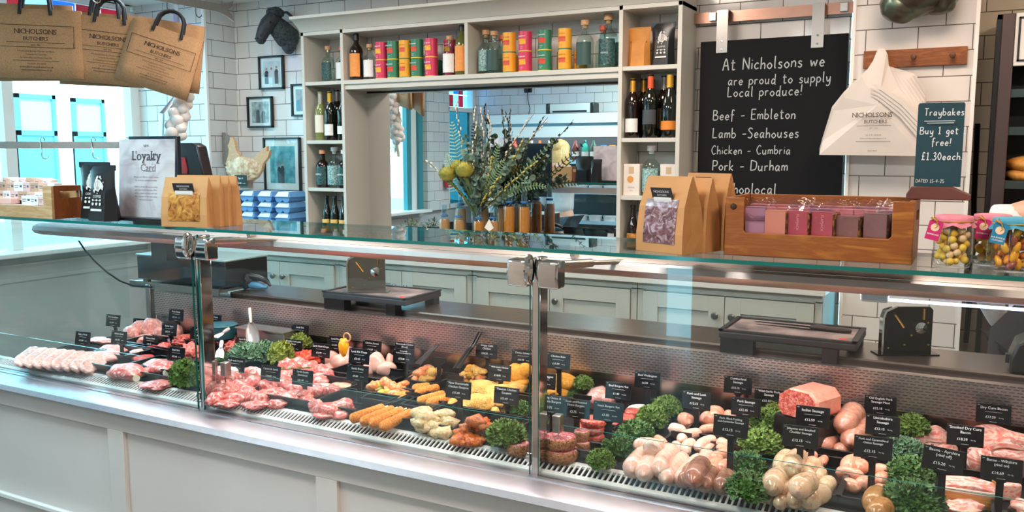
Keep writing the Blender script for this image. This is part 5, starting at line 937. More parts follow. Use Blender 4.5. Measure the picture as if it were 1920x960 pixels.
jar((.082, 2.105, ZS), .041, .125, BLC, BT_, ['RHUBARB &', 'CUSTARD'], OS, 80, .0095, 'sweet jar with blue cloth top and blue tag at the right', -.026, 'long orange sweets in the blue topped jar', 'long orange sweet in the blue topped jar', 4, True)

# ================================================================ hanging rails, jute bags, garlic
RL = thing('hanging_rail', 'flat steel rail with a forked end running below the ceiling at left', 'rail', (-4.0, 3.0, 2.46))
P = [(2.3, 2.44), (3.78, 2.44), (3.84, 2.425), (3.90, 2.40), (3.885, 2.435), (3.85, 2.46), (3.885, 2.485), (3.90, 2.52), (3.84, 2.50), (3.78, 2.488), (2.3, 2.488)]
put('bar', MB().prism(P, -4.004, -3.996, 'x'), STEEL, RL, world=True)
for y in (2.4, 3.45): put('hanger', MB().bx(-4.012, -4.004, y - .02, y + .02, 2.44, 2.64), STEEL, RL, world=True)
BR = put('bent_bracket', MB().tube([(-4.02, 3.49, 2.44), (-4.02, 3.49, 1.96), (-4.03, 3.365, 1.83), (-4.05, 3.36, 1.62)], .022, 4, flat=.3), STEEL, RL, world=True)
Q = [(-1.6, -.019), (-.09, -.019), (-.04, -.03), (0, -.05), (-.015, -.02), (-.045, 0), (-.015, .02), (0, .05), (-.04, .03), (-.09, .019), (-1.6, .019)]
put('lower_bar', MB().prism(Q, -.004, .004, 'y'), STEEL, RL, Vector((-4.05, 3.37, 1.655)) - Vector((-4.0, 3.0, 2.46)), (0, 0, math.atan2(.65, .78)))
def hook(y, z, label, x=-4.0, s=1.0, m=None):
    pts = [(x, y + .012 * s * cos(a), z + .012 * s * sin(a)) for a in (-.3, .4, 1.2, 2.0, 2.8)] + [(x, y - .006 * s, z - .05 * s)] + [(x + .004, y + .006 * s - .016 * s * cos(a), z - .07 * s - .016 * s * sin(a)) for a in (0, .8, 1.6, 2.4, 3.0)]
    tag(put('meat_hook', MB().tube(pts, .0028, 6), m or DARKM), label, 'hook', 'meat hooks on the rails')
for y, z, s, l in ((3.42, 2.505, 1.3, 'black hook left of the ones near the forked end'), (3.62, 2.50, 1.3, 'black hook next to the forked end of the upper rail'), (2.96, 2.5, 1.5, 'pale hook hanging between the second and third bags')): hook(y, z, l, -4.0, s, STEEL if s > 1.4 else None)
for y, l in ((.62, 'first steel hook from the left on the lower rail'), (.36, 'second steel hook from the left on the lower rail'), (.18, 'steel hook on the lower rail beside the loyalty sign')): hook(3.37 - .64 * y, 1.682, l, -4.05 - .768 * y + .006, 1.2, CHROME)
JUTE = M('jute', '#b58a62', .8, var=.10, sc=160, bump=.35); JUTED = M('jute_side', '#a8754a', .85, var=.10, sc=160); HANDLE = M('bag_handle', '#1d2026', .7, var=.15, sc=60)
def jute(x, y, z, w, h, roll, label, front=1, hd=True, ps=1.0):
    t = thing('jute_bag', label, 'bag', (x, y, z), group='jute bags hanging from the rail', rot=(R(roll), 0, R(-50.2)))   # local y runs to the right, hangs below z
    pl = MB(); n = 8; vs = []
    for j in range(5):
        for i in range(n + 1): u = i / n; vs.append((.006 + .012 * (j / 4) + .002 * sin(3 * u + j), (u - .5) * w * (1 + .03 * j / 4), -h * j / 4))
    b = len(vs); vs += [(v[0] - .022, v[1], v[2]) for v in vs]; q = lambda j, i, o: o + j * (n + 1) + i
    fs = [(q(j, i, 0), q(j, i + 1, 0), q(j + 1, i + 1, 0), q(j + 1, i, 0)) for j in range(4) for i in range(n)] + [(q(j, i, b), q(j + 1, i, b), q(j + 1, i + 1, b), q(j, i + 1, b)) for j in range(4) for i in range(n)]
    fs += [(q(4, i, 0), q(4, i + 1, 0), q(4, i + 1, b), q(4, i, b)) for i in range(n)] + [(q(j, i, 0), q(j + 1, i, 0), q(j + 1, i, b), q(j, i, b)) for j in range(4) for i in (0, n)]
    pl.add(vs, fs); put('panel', pl.mesh('panel', 'all'), JUTE, t)
    if hd:
        for dx in (.008, -.03): put('handle', MB().tube([(dx, -.075, -.03), (dx, -.07, .02)] + [(dx - .01 * sin(a), -.07 * cos(a), .03 + .075 * sin(a)) for a in [pi * i / 8 for i in range(1, 8)]] + [(dx, .07, .02), (dx, .075, -.03)], .013, 8, flat=.7), HANDLE, t)
    if front:
        L = [('NICHOLSONS', .038, 0, -.138, 'c', 's'), ('BUTCHERS', .028, 0, -.174, 'c', 's'), (.002, .30, 0, -.187, 'c', 'rule'), ('EST. 1914', .014, 0, -.205, 'c', 's'), ('A Proud Family Business of Butchers and Bakers,', .0135, 0, -.238, 'c', 'n'), ('Trusted by Our Customers', .0135, 0, -.256, 'c', 'n'), ('for Outstanding Local Produce Every Day', .0135, 0, -.274, 'c', 'n'), (.002, .24, 0, -.288, 'c', 'rule'), ('Tel. 0191 252 5250', .0125, 0, -.308), ('orders@nicholsonsbutchers.co.uk', .0125, 0, -.325, 'c', 'b'), ('www.nicholsonsbutchers.co.uk', .0125, 0, -.342, 'c', 'b')]
        for yy in (-.092, -.213): L.append((.0025, .40, 0, yy, 'c', 'rule'))
        L += [(.1235, .0025, -.199, -.213, 'c', 'rule'), (.1235, .0025, .199, -.213, 'c', 'rule')]
        put('lettering', writing(L), INK, t, (.0105, 0, 0) if front > 0 else (-.024, 0, 0), (R(-1.9), 0, pi / 2) if front > 0 else (R(3), 0, -pi / 2), (ps, ps, ps))
def jat(px, py, y, *a, **k): p = at(px, py, Y=y); jute(p.x, p.y, p.z, *a, **k)
jat(52, 8, 2.95, .44, .37, 0, 'leftmost jute bag just behind the front printed one', 0, False); jat(40, 14, 3.02, .42, .40, 1, 'jute bag at the back left with its bottom edge showing', 0, False)
jat(66, 17, 2.885, .44, .355, -1, 'front left jute bag with the largest printed lettering', 1, ps=.93); jat(196, 26, 3.17, .40, .37, -3, 'jute bag directly behind the middle printed one', 0); jat(190, 34, 3.22, .42, .37, -2, 'jute bag furthest back behind the middle one', 0, False)
jat(206, 34, 3.12, .39, .345, -5.5, 'middle printed jute bag of the row', 1, ps=.84); jat(320, 40, 3.38, .36, .37, -8, 'jute bag behind the tilted one with its corner showing', -1, False, ps=.8); jat(316, 56, 3.30, .37, .335, -18, 'right printed jute bag hanging tilted beside the garlic', 1, ps=.84)
ga = thing('garlic_rope', 'rope of white garlic bulbs hanging slanted below the tilted bag', 'garlic', (-3.99, 3.50, 2.2)); rnd = random.Random(4)
gm = M('garlic_white', '#ece6e2', .5, var=.06, sc=20); gb = MB().lathe([(0, -.028), (.018, -.026), (.03, -.012), (.031, .002), (.02, .02), (.008, .03), (.005, .045), (0, .046)], 14).mesh('bulb', 'all')
rp = [(0, .02, .1), (0, 0, -.1), (0, -.03, -.35), (0, -.09, -.62)]; put('rope', MB().tube(rp, .012, 8), M('straw', '#d8cfb8', .8), ga)
for i in range(26):
    f = i / 25; y = .02 - .11 * f; z = -.16 - .34 * f; a = i * 2.4; put('bulb', gb, gm, ga, (.03 * cos(a), y + .034 * sin(a), z), (rnd.uniform(-.8, .8), rnd.uniform(-.8, .8), a), (1.1, 1.1, 1.1))
# ================================================================ shelf unit with mirror on the back wall
SP = M('shelf_paint', '#cfccc2', .4, var=.012, sc=3)
su = thing('shelf_unit', 'tall putty shelf unit framing a big mirror on the tiled back wall', 'shelf unit', (-2.55, 4.5, 1.0))
x0, x1, x2, x3 = -3.79, -3.455, -1.655, -1.32; yf, yb = 4.25, 4.497; zt = 2.362
for a in (x0, x1 - .022, x2, x3 - .022): put('upright', MB().bx(a, a + .022, yf, yb, 1.0, zt), SP, su, world=True, bev=.0015)
put('top_board', MB().bx(x0, x3, yf, yb, zt - .022, zt), SP, su, world=True, bev=.0015)
put('centre_divider', MB().bx(-2.585, -2.563, yf, yb, 2.055, zt - .022), SP, su, world=True, bev=.0015)
put('bridge_shelf', MB().bx(x1 - .001, x2 + .001, yf, yb, 2.03, 2.055), SP, su, world=True, bev=.0015)
put('mirror_head_rail', MB().bx(x1, x2, yf + .012, yb, 2.0, 2.03), SP, su, world=True)
for z in (2.055, 1.69, 1.39, 1.10):
    put('shelf', MB().bx(x0 + .022, x1 - .022, yf + .004, yb, z - .022, z), SP, su, world=True, bev=.0015); put('shelf', MB().bx(x2 + .022, x3 - .022, yf + .004, yb, z - .022, z), SP, su, world=True, bev=.0015)
put('cornice', MB().prism([(yb, zt), (yf - .004, zt), (yf - .012, zt + .012), (yf - .03, zt + .03), (yf - .075, zt + .062), (yf - .10, zt + .068), (yf - .10, zt + .085), (yb, zt + .085)], x0 - .0, x3 + .0, 'x'), SP, su, world=True)
t = NT('mirror_silver'); t.bsdf(.0, 1, (.93, .95, .95, 1)); MATS['mirror'] = t.m
put('mirror', MB().bx(x1, x2, 4.485, 4.493, 1.0, 2.02), t.m, su, world=True); put('mirror_top_strip', MB().bx(x1, x2, 4.478, 4.486, 1.988, 2.0), BLACK, su, world=True)  # narrow black strip just below the mirror head rail

# ---- bottles -----------------------------------------------------------------
GREENB = M('bottle_dark_green', '#10170f', .07, spec=.7); AMBERB = M('bottle_dark_amber', '#1d0f07', .07, spec=.7); OLIVE = M('bottle_olive', '#5b5f22', .08, spec=.7); CORK = M('cork', '#c99b70', .7, var=.1, sc=90)
PROF = {
 'wine': ([(0, 0), (.034, 0), (.037, .004), (.037, .18), (.034, .20), (.02, .225), (.0145, .24), (.0135, .295), (.0155, .296), (.0155, .304), (0, .304)], (.0375, .045, .145), (.0145, .232, .306)),
 'fizz': ([(0, 0), (.04, 0), (.043, .004), (.043, .15), (.038, .185), (.024, .235), (.016, .265), (.015, .31), (0, .312)], (.0435, .04, .085), (.019, .215, .318)),
 'spirit': ([(0, 0), (.036, 0), (.039, .004), (.039, .16), (.034, .182), (.02, .20), (.0145, .21), (.0145, .25), (0, .25)], (.0395, .02, .15), (.016, .225, .262)),
 'gin': ([(0, 0), (.038, 0), (.041, .004), (.041, .125), (.037, .145), (.024, .16), (.0155, .168), (.0155, .205), (.018, .206), (.018, .213), (0, .213)], (.0415, .018, .125), (.017, .205, .228)),
 'beer': ([(0, 0), (.028, 0), (.031, .004), (.031, .115), (.028, .135), (.018, .165), (.0135, .185), (.0125, .232), (0, .232)], (.0315, .015, .09), (.0135, .226, .238))}
def band(r, z0, z1, a=1.15, n=14):
    return MB().lathe([(r, z0), (r, z1)], n, a0=-pi / 2 - a, a1=-pi / 2 + a)
def bottle(kind, x, y, z, label, glass, lab=None, cap=None, txt=None, s=1.0, group=None, lz=None, tcol=None, cat='bottle', neck=True):
    pr, lb, cp = PROF[kind]; t = thing('bottle', label, cat, (x, y, z), group=group)
    put('glass', cm(('bot', kind), lambda: MB().lathe(pr, 22).mesh('glass')), glass, t, scale=(s, s, s))
    if lab: a, b = lz or lb[1:]; put('label', cm(('lab', kind, a, b), lambda: band(lb[0], a, b).mesh('label')), lab, t, scale=(s, s, s))
    if cap:
        if kind == 'gin' or kind == 'spirit' and cap is CORK: put('stopper', cm(('stop', kind), lambda: MB().lathe([(.012, cp[1] - .015), (.012, cp[1]), (cp[0] + .003, cp[1]), (cp[0] + .003, cp[2]), (0, cp[2])], 16).mesh('stopper')), cap, t, scale=(s, s, s))
        else: put('capsule', cm(('cap', kind), lambda: MB().lathe([(cp[0] + (.001 if kind != 'fizz' else .006), cp[1]), (cp[0], cp[1] + .03 if kind != 'beer' else cp[1] + .004), (cp[0], cp[2]), (0, cp[2] + .001)], 16).mesh('capsule')), cap, t, scale=(s, s, s))
    if txt: put('lettering', writing([(w, sz, 0, zz, 'c', 'b') for w, sz, zz in txt]), tcol or INK, t, (0, -lb[0] * s - .001, 0))
    return t
L_CREAM = M('label_cream', '#efe6d2', .6); L_ORG = M('label_orange', '#f09a4a', .55, var=.05, sc=60); L_WHITE = M('label_white', '#eeeeec', .6, var=.03, sc=80); L_DK = M('label_charcoal', '#40464c', .5)
L_TEAL = M('label_teal_pattern', '#3f7f84', .5, hx2='#b9d4cf', sc=140); L_BOT = M('label_botanical', '#3f6f6c', .4, hx2='#16282a', sc=120); L_FRAME = M('label_frame', '#2f4f4a', .5); GOLDF = M('gold_foil', '#d8a03a', .3, .6); ORF = M('orange_foil', '#dd5a2a', .35); GREYF = M('grey_foil', '#b9b2a8', .35, .4); BEERL = M('beer_label', '#f0b021', .5, hx2='#e9c78a', sc=60); BEER2 = M('beer_label_brown', '#a4542a', .5, hx2='#d8a44a', sc=80)
LIQ = GL('tinted_glass', (.80, .90, .88), 1.5); GLB = [L_BOT]
ZA, ZB_, ZC_, ZD = 2.055, 1.69, 1.39, 1.10
# upper left cell
bottle('gin', -3.665, 4.36, ZA, 'clear gin bottle with botanical pattern and cork, top left cell of the shelf unit', LIQ, L_BOT, CORK); bottle('gin', -3.545, 4.35, ZA, 'clear gin bottle with pale label partly behind the divider, top left cell', LIQ, L_WHITE, M('stopper_coral', '#e2684a', .5), s=.95)
bottle('gin', -3.60, 4.43, ZA, 'bottle at the back of the top left cell', GREENB, None, M('stopper_brown', '#5a3524', .6), s=.9)
# long bridge shelf
bottle('spirit', -3.40, 4.31, ZA, 'dark spirit bottle with orange label, leftmost on the bridge shelf', AMBERB, L_ORG, BLACK, s=1.08); bottle('gin', -3.305, 4.32, ZA, 'clear bottle with white label and cork beside the leftmost orange labelled bottle', LIQ, L_WHITE, CORK, s=.95)
bottle('gin', -2.72, 4.31, ZA, 'clear bottle with white label and cork left of the centre divider', LIQ, L_WHITE, CORK); bottle('spirit', -2.635, 4.31, ZA, 'olive spirit bottle with orange label against the centre divider', OLIVE, L_ORG, BLACK, s=1.1)
bottle('gin', -2.50, 4.35, ZA, 'clear gin bottle with lace pattern right of the centre divider', LIQ, L_TEAL, CORK, s=1.1); bottle('gin', -2.42, 4.30, ZA, 'gin bottle with framed white label left of the yellow tins', LIQ, L_FRAME, CORK, s=1.03)
bottle('gin', -2.44, 4.43, ZA, 'bottle with orange stopper behind the framed gin bottle', LIQ, None, M('stopper_coral', '#e2684a', .5)); bottle('gin', -1.865, 4.30, ZA, 'gin bottle with framed white label right of the last tins', LIQ, L_FRAME, CORK, s=1.12)
bottle('gin', -1.81, 4.42, ZA, 'bottle with orange stopper behind the right framed gin bottle', LIQ, None, M('stopper_coral', '#e2684a', .5), s=1.05); bottle('gin', -1.745, 4.33, ZA, 'large gin bottle with dark botanical pattern at the right end of the bridge shelf', LIQ, L_BOT, CORK, [('HEPPLE', .013, .075)], 1.22, tcol=M('silver_print', '#c9d6d4', .4)); bottle('gin', -1.695, 4.43, ZA, 'gin bottle with brown stopper squeezed behind the large one', LIQ, L_BOT, M('stopper_brown', '#5a3524', .6), s=1.15)
for x, y in ((-2.42, 4.30), (-1.865, 4.30)):
    pass
# tins: name on the front, printed picture
TIN = {'pink': ('#d8355e', '#f2b02a'), 'green': ('#2f8060', '#d8482a'), 'yellow': ('#f0aa2a', '#d8583a')}
def tin(x, y, z, kind, label):
    c, p = TIN[kind]; t = thing('food_tin', label, 'tin', (x, y, z), group='%s tins on the bridge shelf' % kind); r, h = .0375, .109
    put('can', cm(('can',), lambda: MB().lathe([(0, 0), (r, 0), (r, h), (r - .003, h), (r - .003, h - .003), (0, h - .003)], 28).mesh('can')), M('tin_' + kind, c, .35), t)
    put('rim', cm(('rim',), lambda: MB().lathe([(r + .0008, 0), (r + .0008, .006), (r, .006)], 28).mesh('rim')), M('tin_rim_' + kind, {'pink': '#f0c02a', 'green': '#f0d02a', 'yellow': '#2f8a70'}[kind], .35), t)
    pic = MB(); pic.lathe([(r + .0006, .04), (r + .0006, .062)], 8, a0=-pi / 2 - .62, a1=-pi / 2 + .5)
    for k in range(4): a = -pi / 2 - .5 + k * .28; pic.ico((r * cos(a), r * sin(a), .063), .008, 1, (.9, .4, .8))
    put('picture', pic, M('tin_pic_' + kind, p, .5), t)
    put('lettering', writing([({'pink': 'Spaghetti', 'green': 'Cannellini', 'yellow': 'Tomatoes'}[kind], .0115, -.004, .080, 'c', 'b'), ('in sauce', .006, -.006, .024), ('400 g', .005, -.006, .015)]), M('tin_print_yellow', '#c9641c', .6) if kind == 'yellow' else WTXT, t, (0, -r - .001, 0))
POS = ['leftmost', 'second', 'third', 'fourth']
for i, (x, k, n) in enumerate([(-3.205, 'pink', 'leftmost pink'), (-3.118, 'green', 'leftmost green'), (-3.03, 'yellow', 'leftmost yellow'), (-2.945, 'green', 'second green'), (-2.845, 'pink', 'second pink'), (-2.325, 'yellow', 'second yellow'), (-2.225, 'pink', 'third pink'), (-2.105, 'green', 'third green'), (-1.985, 'yellow', 'rightmost yellow')]):
    for j in range(2): tin(x, 4.305, ZA + j * .110, k, '%s tin of the %s stack on the bridge shelf' % (['lower', 'upper'][j], n))
for x, y, z, k, l in ((-2.775, 4.40, 0, 'pink', 'lower pink tin half hidden behind the second pink stack'), (-2.775, 4.40, .11, 'pink', 'upper pink tin half hidden behind the second pink stack'), (-2.895, 4.43, 0, 'green', 'green tin at the back left of the second pink stack'), (-2.04, 4.41, 0, 'green', 'single green tin behind the third green stack'), (-1.925, 4.38, 0, 'yellow', 'single yellow tin behind the rightmost yellow stack'), (-2.37, 4.42, 0, 'yellow', 'pale tin behind the second yellow stack')): tin(x, y, ZA + z, k, l)
# upper right cell
pouch((-1.575, 4.345, ZA), .125, .205, 'orange paper pasta bag in the top right cell', 0, False, M('pasta_paper', '#d08a3c', .6, var=.08, sc=20, bump=.2))
pb = [o for o in COL.objects if o.get('label') == 'orange paper pasta bag in the top right cell'][0]; pb.name = 'pasta_bag'; pb['category'] = 'bag'
put('lettering', writing([('NORTHERN', .0165, 0, .125, 'c', 'b'), ('PASTA', .0165, 0, .105, 'c', 'b'), ('CONCHIGLIE', .010, 0, .035, 'c', 'b'), (.0012, .08, 0, .028, 'c', 'rule')]), INK, pb, (0, -.036, 0), (R(-9), 0, 0)); put('sticker', MB().bx(-.03, .03, -.0045, -.0035, .185, .2), M('sticker_green', '#6f9a7a', .5), pb)
pouch((-1.445, 4.34, ZA), .13, .22, 'black coffee pouch in the top right cell of the shelf unit', -4)
# left column
bottle('wine', -3.70, 4.315, ZB_, 'pale white wine bottle with cream label, leftmost in the left wine cell', M('bottle_pale', '#7d8a4c', .08, spec=.7), L_CREAM, GREYF, lz=(.05, .16)); bottle('wine', -3.61, 4.30, ZB_, 'dark wine bottle with white peaked label and gold top in the left wine cell', GREENB, L_WHITE, GOLDF, lz=(.03, .10))
bottle('wine', -3.65, 4.42, ZB_, 'dark wine bottle with grey top at the back of the left wine cell', GREENB, None, GREYF, s=1.06); bottle('wine', -3.535, 4.36, ZB_, 'slim amber wine bottle in the left wine cell', OLIVE, None, BLACK); bottle('wine', -3.50, 4.29, ZB_, 'dark wine bottle with small label beside the left upright', GREENB, L_WHITE, BLACK, lz=(.04, .09), s=.97)
SPR = M('silver_print', '#c9d6d4', .4)
for x, y, g, l, cp, lb in ((-3.69, 4.31, AMBERB, 'dark hepple bottle with coral stopper in the left spirits cell', M('stopper_peach', '#dd9a72', .6), L_BOT), (-3.60, 4.32, LIQ, 'clear botanical gin bottle in the left spirits cell', M('stopper_white', '#ddd8d2', .5), L_TEAL), (-3.505, 4.30, AMBERB, 'dark bottle cut off by the divider in the left spirits cell', M('stopper_white', '#ddd8d2', .5), L_BOT)):
    bottle('gin', x, y, ZC_, l, g, lb, cp, [('HEPPLE', .015, .08)] if g is AMBERB else None, 1.05 if g is AMBERB else 1.13, tcol=WTXT)
for i, x in enumerate((-3.665, -3.59, -3.513)): bottle('beer', x, 4.31 - .01 * i, ZD, '%s beer bottle with yellow label at the bottom of the left column' % ['left', 'middle', 'right'][i], GREENB, BEERL, DARKM, group='beer bottles bottom left')
# right column
bottle('wine', -1.595, 4.31, ZB_, 'dark wine bottle with white house label and gold top, right wine cell', AMBERB, L_WHITE, GOLDF, lz=(.03, .10)); bottle('wine', -1.575, 4.42, ZB_, 'gold topped wine bottle behind the white labelled one, right wine cell', AMBERB, None, GOLDF, s=1.03); bottle('wine', -1.54, 4.44, ZB_, 'wine bottle furthest back in the right wine cell', AMBERB, None, M('brown_foil', '#7a4a2a', .4), s=1.02)
bottle('wine', -1.495, 4.30, ZB_, 'dark wine bottle with orange capsule and charcoal label', GREENB, L_DK, ORF, lz=(.065, .135), s=1.06); bottle('wine', -1.455, 4.40, ZB_, 'wine bottle with grey capsule and brown label behind the orange capped one', AMBERB, M('label_brown', '#a07a5c', .6), GREYF, s=1.06); bottle('wine', -1.42, 4.43, ZB_, 'black capped wine bottle behind the gold foil sparkling bottle', GREENB, None, BLACK, s=1.06)
bottle('fizz', -1.395, 4.31, ZB_, 'sparkling wine bottle with gold foil neck and orange label', GREENB, M('label_amber', '#e0872c', .5), GOLDF)
def carton(x, y, label):
    t = thing('gift_carton', label, 'box', (x, y, ZC_)); put('box', MB().bx(-.045, .045, -.04, .04, 0, .165), M('carton_cream', '#e9ddd2', .5), t, bev=.002)
    put('picture', MB().lathe([(.018, 0), (.018, .001), (0, .001)], 20, T=Matrix.Translation((-.005, -.04, .085)) @ Matrix.Rotation(pi / 2, 4, 'X')), M('carton_orange', '#e09a4a', .5), t); put('crest', MB().bx(-.014, .014, -.041, -.04, .115, .15), M('carton_gold', '#cbb08a', .5), t)
    put('lettering', writing([('TRUFFLES', .0085, 0, .04), ('gift box', .006, 0, .025)]), pk2, t, (0, -.0412, 0))
carton(-1.585, 4.32, 'cream gift carton with an orange round picture, left in the right column'); carton(-1.39, 4.34, 'cream gift carton with a gold crest behind the paper bags'); bottle('gin', -1.49, 4.32, ZC_, 'clear gin bottle between two cream cartons', LIQ, L_TEAL, M('stopper_white', '#ddd8d2', .5), [('HEPPLE', .013, .075)], 1.14, tcol=SPR)
for i, x in enumerate((-1.585, -1.50, -1.43)): bottle('beer', x, 4.315, ZD, '%s brown beer bottle at the bottom of the right column' % ['left', 'middle', 'right'][i], AMBERB, [BEER2, M('beer_label_green', '#3f8a6a', .5, hx2='#c9a44a', sc=80), BEER2][i], DARKM, group='beer bottles bottom right')
pc = thing('shelf_ticket', 'white card hanging from the bottom shelf of the right column', 'ticket', (-1.575, 4.25, 1.08)); put('card', MB().bx(-.035, .035, -.0015, 0, -.045, .015), WHITE, pc); put('print', MB().bx(-.02, .02, -.002, -.0015, -.03, -.028).bx(-.02, .02, -.002, -.0015, -.018, -.016), pk2, pc)
# ---- wall pictures -------------------------------------------------------------
def photo(x, z, w, h, label, seed, bw, back):
    t = thing('picture_frame', label, 'picture', (x, 4.495, z)); fw = .012
    put('frame', MB().bx(-w / 2, w / 2, -.022, -.0, h / 2 - fw, h / 2).bx(-w / 2, w / 2, -.022, 0, -h / 2, -h / 2 + fw).bx(-w / 2, -w / 2 + fw, -.022, 0, -h / 2, h / 2).bx(w / 2 - fw, w / 2, -.022, 0, -h / 2, h / 2), BLACK, t, bev=.001)
    put('mount', MB().bx(-w / 2 + fw, w / 2 - fw, -.008, -.002, -h / 2 + fw, h / 2 - fw), WHITE, t); iw, ih = w * .34, h * .34
    put('print', MB().bx(-iw, iw, -.0095, -.008, -ih, ih), back, t); ppl = MB()
    for k, (px, c, hh) in enumerate(bw):
        ppl.k = 2 * k; ppl.prism([(px - .016, -ih), (px + .016, -ih), (px + .014, -ih + hh * .55), (px + .018, -ih + hh * .62), (px + .008, -ih + hh * .74), (px - .008, -ih + hh * .74), (px - .018, -ih + hh * .62)], -.0105, -.0095, 'y'); ppl.k = 2 * k + 1; ppl.lathe([(.0085, 0), (.0085, .001), (0, .001)], 12, T=Matrix.Translation((px, -.0095, -ih + hh * .85)) @ Matrix.Rotation(pi / 2, 4, 'X'))
    mats = []
    for k, (px, c, hh) in enumerate(bw): mats += [M('photo_%s' % c[1:], c, .5), M('photo_skin', '#b98a72', .5) if seed != 2 else M('photo_grey', '#a9b2b4', .5)]
    put('figures', ppl, mats, t); put('glazing', MB().bx(-w / 2 + fw, w / 2 - fw, -.014, -.013, -h / 2 + fw, h / 2 - fw), GLASS, t); return t
photo(-4.268, 2.155, .222, .224, 'upper black framed colour photo of three people on the corner tiles', 1, [(-.045, '#232638', .12), (0, '#dfe0e6', .12), (.045, '#5a4a4c', .13)], M('photo_pale', '#c9d6dd', .5, hx2='#e2e6ea', sc=20)); photo(-4.384, 1.89, .23, .212, 'black framed black and white photo of two people in aprons', 2, [(-.02, '#4a5356', .12), (.03, '#5a6366', .11)], M('photo_bw', '#7d898b', .5, hx2='#c2cccd', sc=30))
photo(-3.985, 1.962, .215, .215, 'black framed photo half hidden behind the shelf unit', 3, [(-.05, '#3a5a78', .1), (-.01, '#a8504a', .12), (.04, '#6a5a8a', .11)], M('photo_street', '#4a5a5c', .5, hx2='#b98a8c', sc=40)); photo(-4.196, 1.53, .33, .37, 'large black framed photo behind the wooden hen', 4, [(-.03, '#2a3038', .15), (.0, '#33424a', .16)], M('photo_teal', '#2d8a9c', .4, hx2='#7fc2cc', sc=18))
# ---- black ram head --------------------------------------------------------------
rm = thing('ram_head', 'black sculpted sheep head mounted on the tiles above the photos', 'sculpture', (-4.11, 4.495, 2.40)); RB = M('ram_black', '#2e3036', .55, var=.3, sc=60, bump=.4); RW = M('ram_wool', '#23272d', .7, hx2='#4a5258', sc=70, bump=1.0)
put('neck', MB().tube([(0.02, 0, -.03), (.015, -.04, -.02), (.0, -.09, .03), (-.01, -.12, .07)], [.075, .08, .07, .05], 14), RW, rm); put('chest_wool', MB().ico((.035, -.045, -.055), .07, 3, (.8, .6, 1.15), .2, 6), RW, rm)
hd = MB(); hd.tube([(.01, -.09, .09), (-.01, -.13, .085), (-.03, -.165, .045), (-.05, -.185, .0), (-.062, -.195, -.04), (-.066, -.198, -.06)], [.035, .058, .052, .042, .036, .02], 18); put('head', hd, RB, rm)
put('wool_cap', MB().ico((-.01, -.115, .125), .056, 3, (1.1, 1, .7), .2, 6), RW, rm)
put('ear', MB().tube([(-.055, -.12, .085), (-.10, -.105, .072), (-.145, -.09, .04), (-.16, -.09, .02)], [.012, .019, .018, .006], 10, flat=.45), RB, rm); put('ear', MB().tube([(.04, -.11, .125), (.08, -.10, .125), (.115, -.09, .095), (.125, -.09, .075)], [.012, .019, .018, .006], 10, flat=.45), RB, rm)
put('muzzle', MB().ico((-.062, -.198, -.045), .037, 3, (1, .9, 1), .1, 3), RB, rm)
for s_ in ((-.085, -.15, .055), (.015, -.185, .055)): put('eye', MB().ico(s_, .009, 2), M('eye_gloss', '#050505', .05), rm)
for s_ in ((-.08, -.228, -.048), (-.056, -.233, -.048)): put('nostril', MB().ico(s_, .006, 1), M('nostril', '#000000', .6), rm)
# ---- wooden hen and egg boxes ------------------------------------------------------
hn = thing('wooden_hen', 'flat carved hen figure with woolly body standing on the egg boxes', 'figurine', (-4.29, 4.24, 1.42)); HW = WOOD('hen_wood', '#d9b48c', '#c99d72', (6, 6, 14), .55)
P = [(-.03, 0), (.05, .0), (.11, .03), (.15, .075), (.165, .12), (.21, .16), (.23, .21), (.20, .20), (.205, .235), (.17, .22), (.13, .19), (.09, .16), (.02, .16), (-.04, .17), (-.075, .215), (-.085, .265), (-.10, .285), (-.125, .28), (-.135, .255), (-.15, .24), (-.14, .215), (-.15, .17), (-.175, .12), (-.165, .07), (-.12, .02)]
put('body', MB().prism(P, -.012, .012, 'y'), HW, hn, bev=.003); wl = MB().ico((-.015, -.014, .085), .1, 4, (1.45, .14, .78), .25, 9); put('fleece', wl, M('fleece', '#b98f66', .9, hx2='#f0dcc0', sc=26, bump=1.0), hn)
put('comb', MB().prism([(-.10, .283), (-.108, .30), (-.118, .29), (-.128, .298), (-.132, .275)], -.006, .006, 'y'), HW, hn); put('foot', MB().bx(-.04, .04, -.02, .02, -.045, .0), M('foot_grey', '#8a8078', .6), hn)
et = thing('egg_ticket', 'small black price ticket for eggs below the wooden hen', 'price ticket', (-4.29, 4.19, 1.42)); put('card', MB().bx(-.055, .055, -.001, .001, -.03, .045), CARD, et); put('lettering', writing([('Eggs x6', .015, 0, .02, 'c', 'b'), ('£2.80', .016, -.012, -.014, 'c', 'b'), ('per box', .008, .03, -.012)]), WTXT, et, (0, -.0015, 0))
EB = M('egg_box_blue', '#5f93c4', .7, var=.06, sc=60, bump=.2); EL = M('egg_box_label', '#dfeaf2', .6)
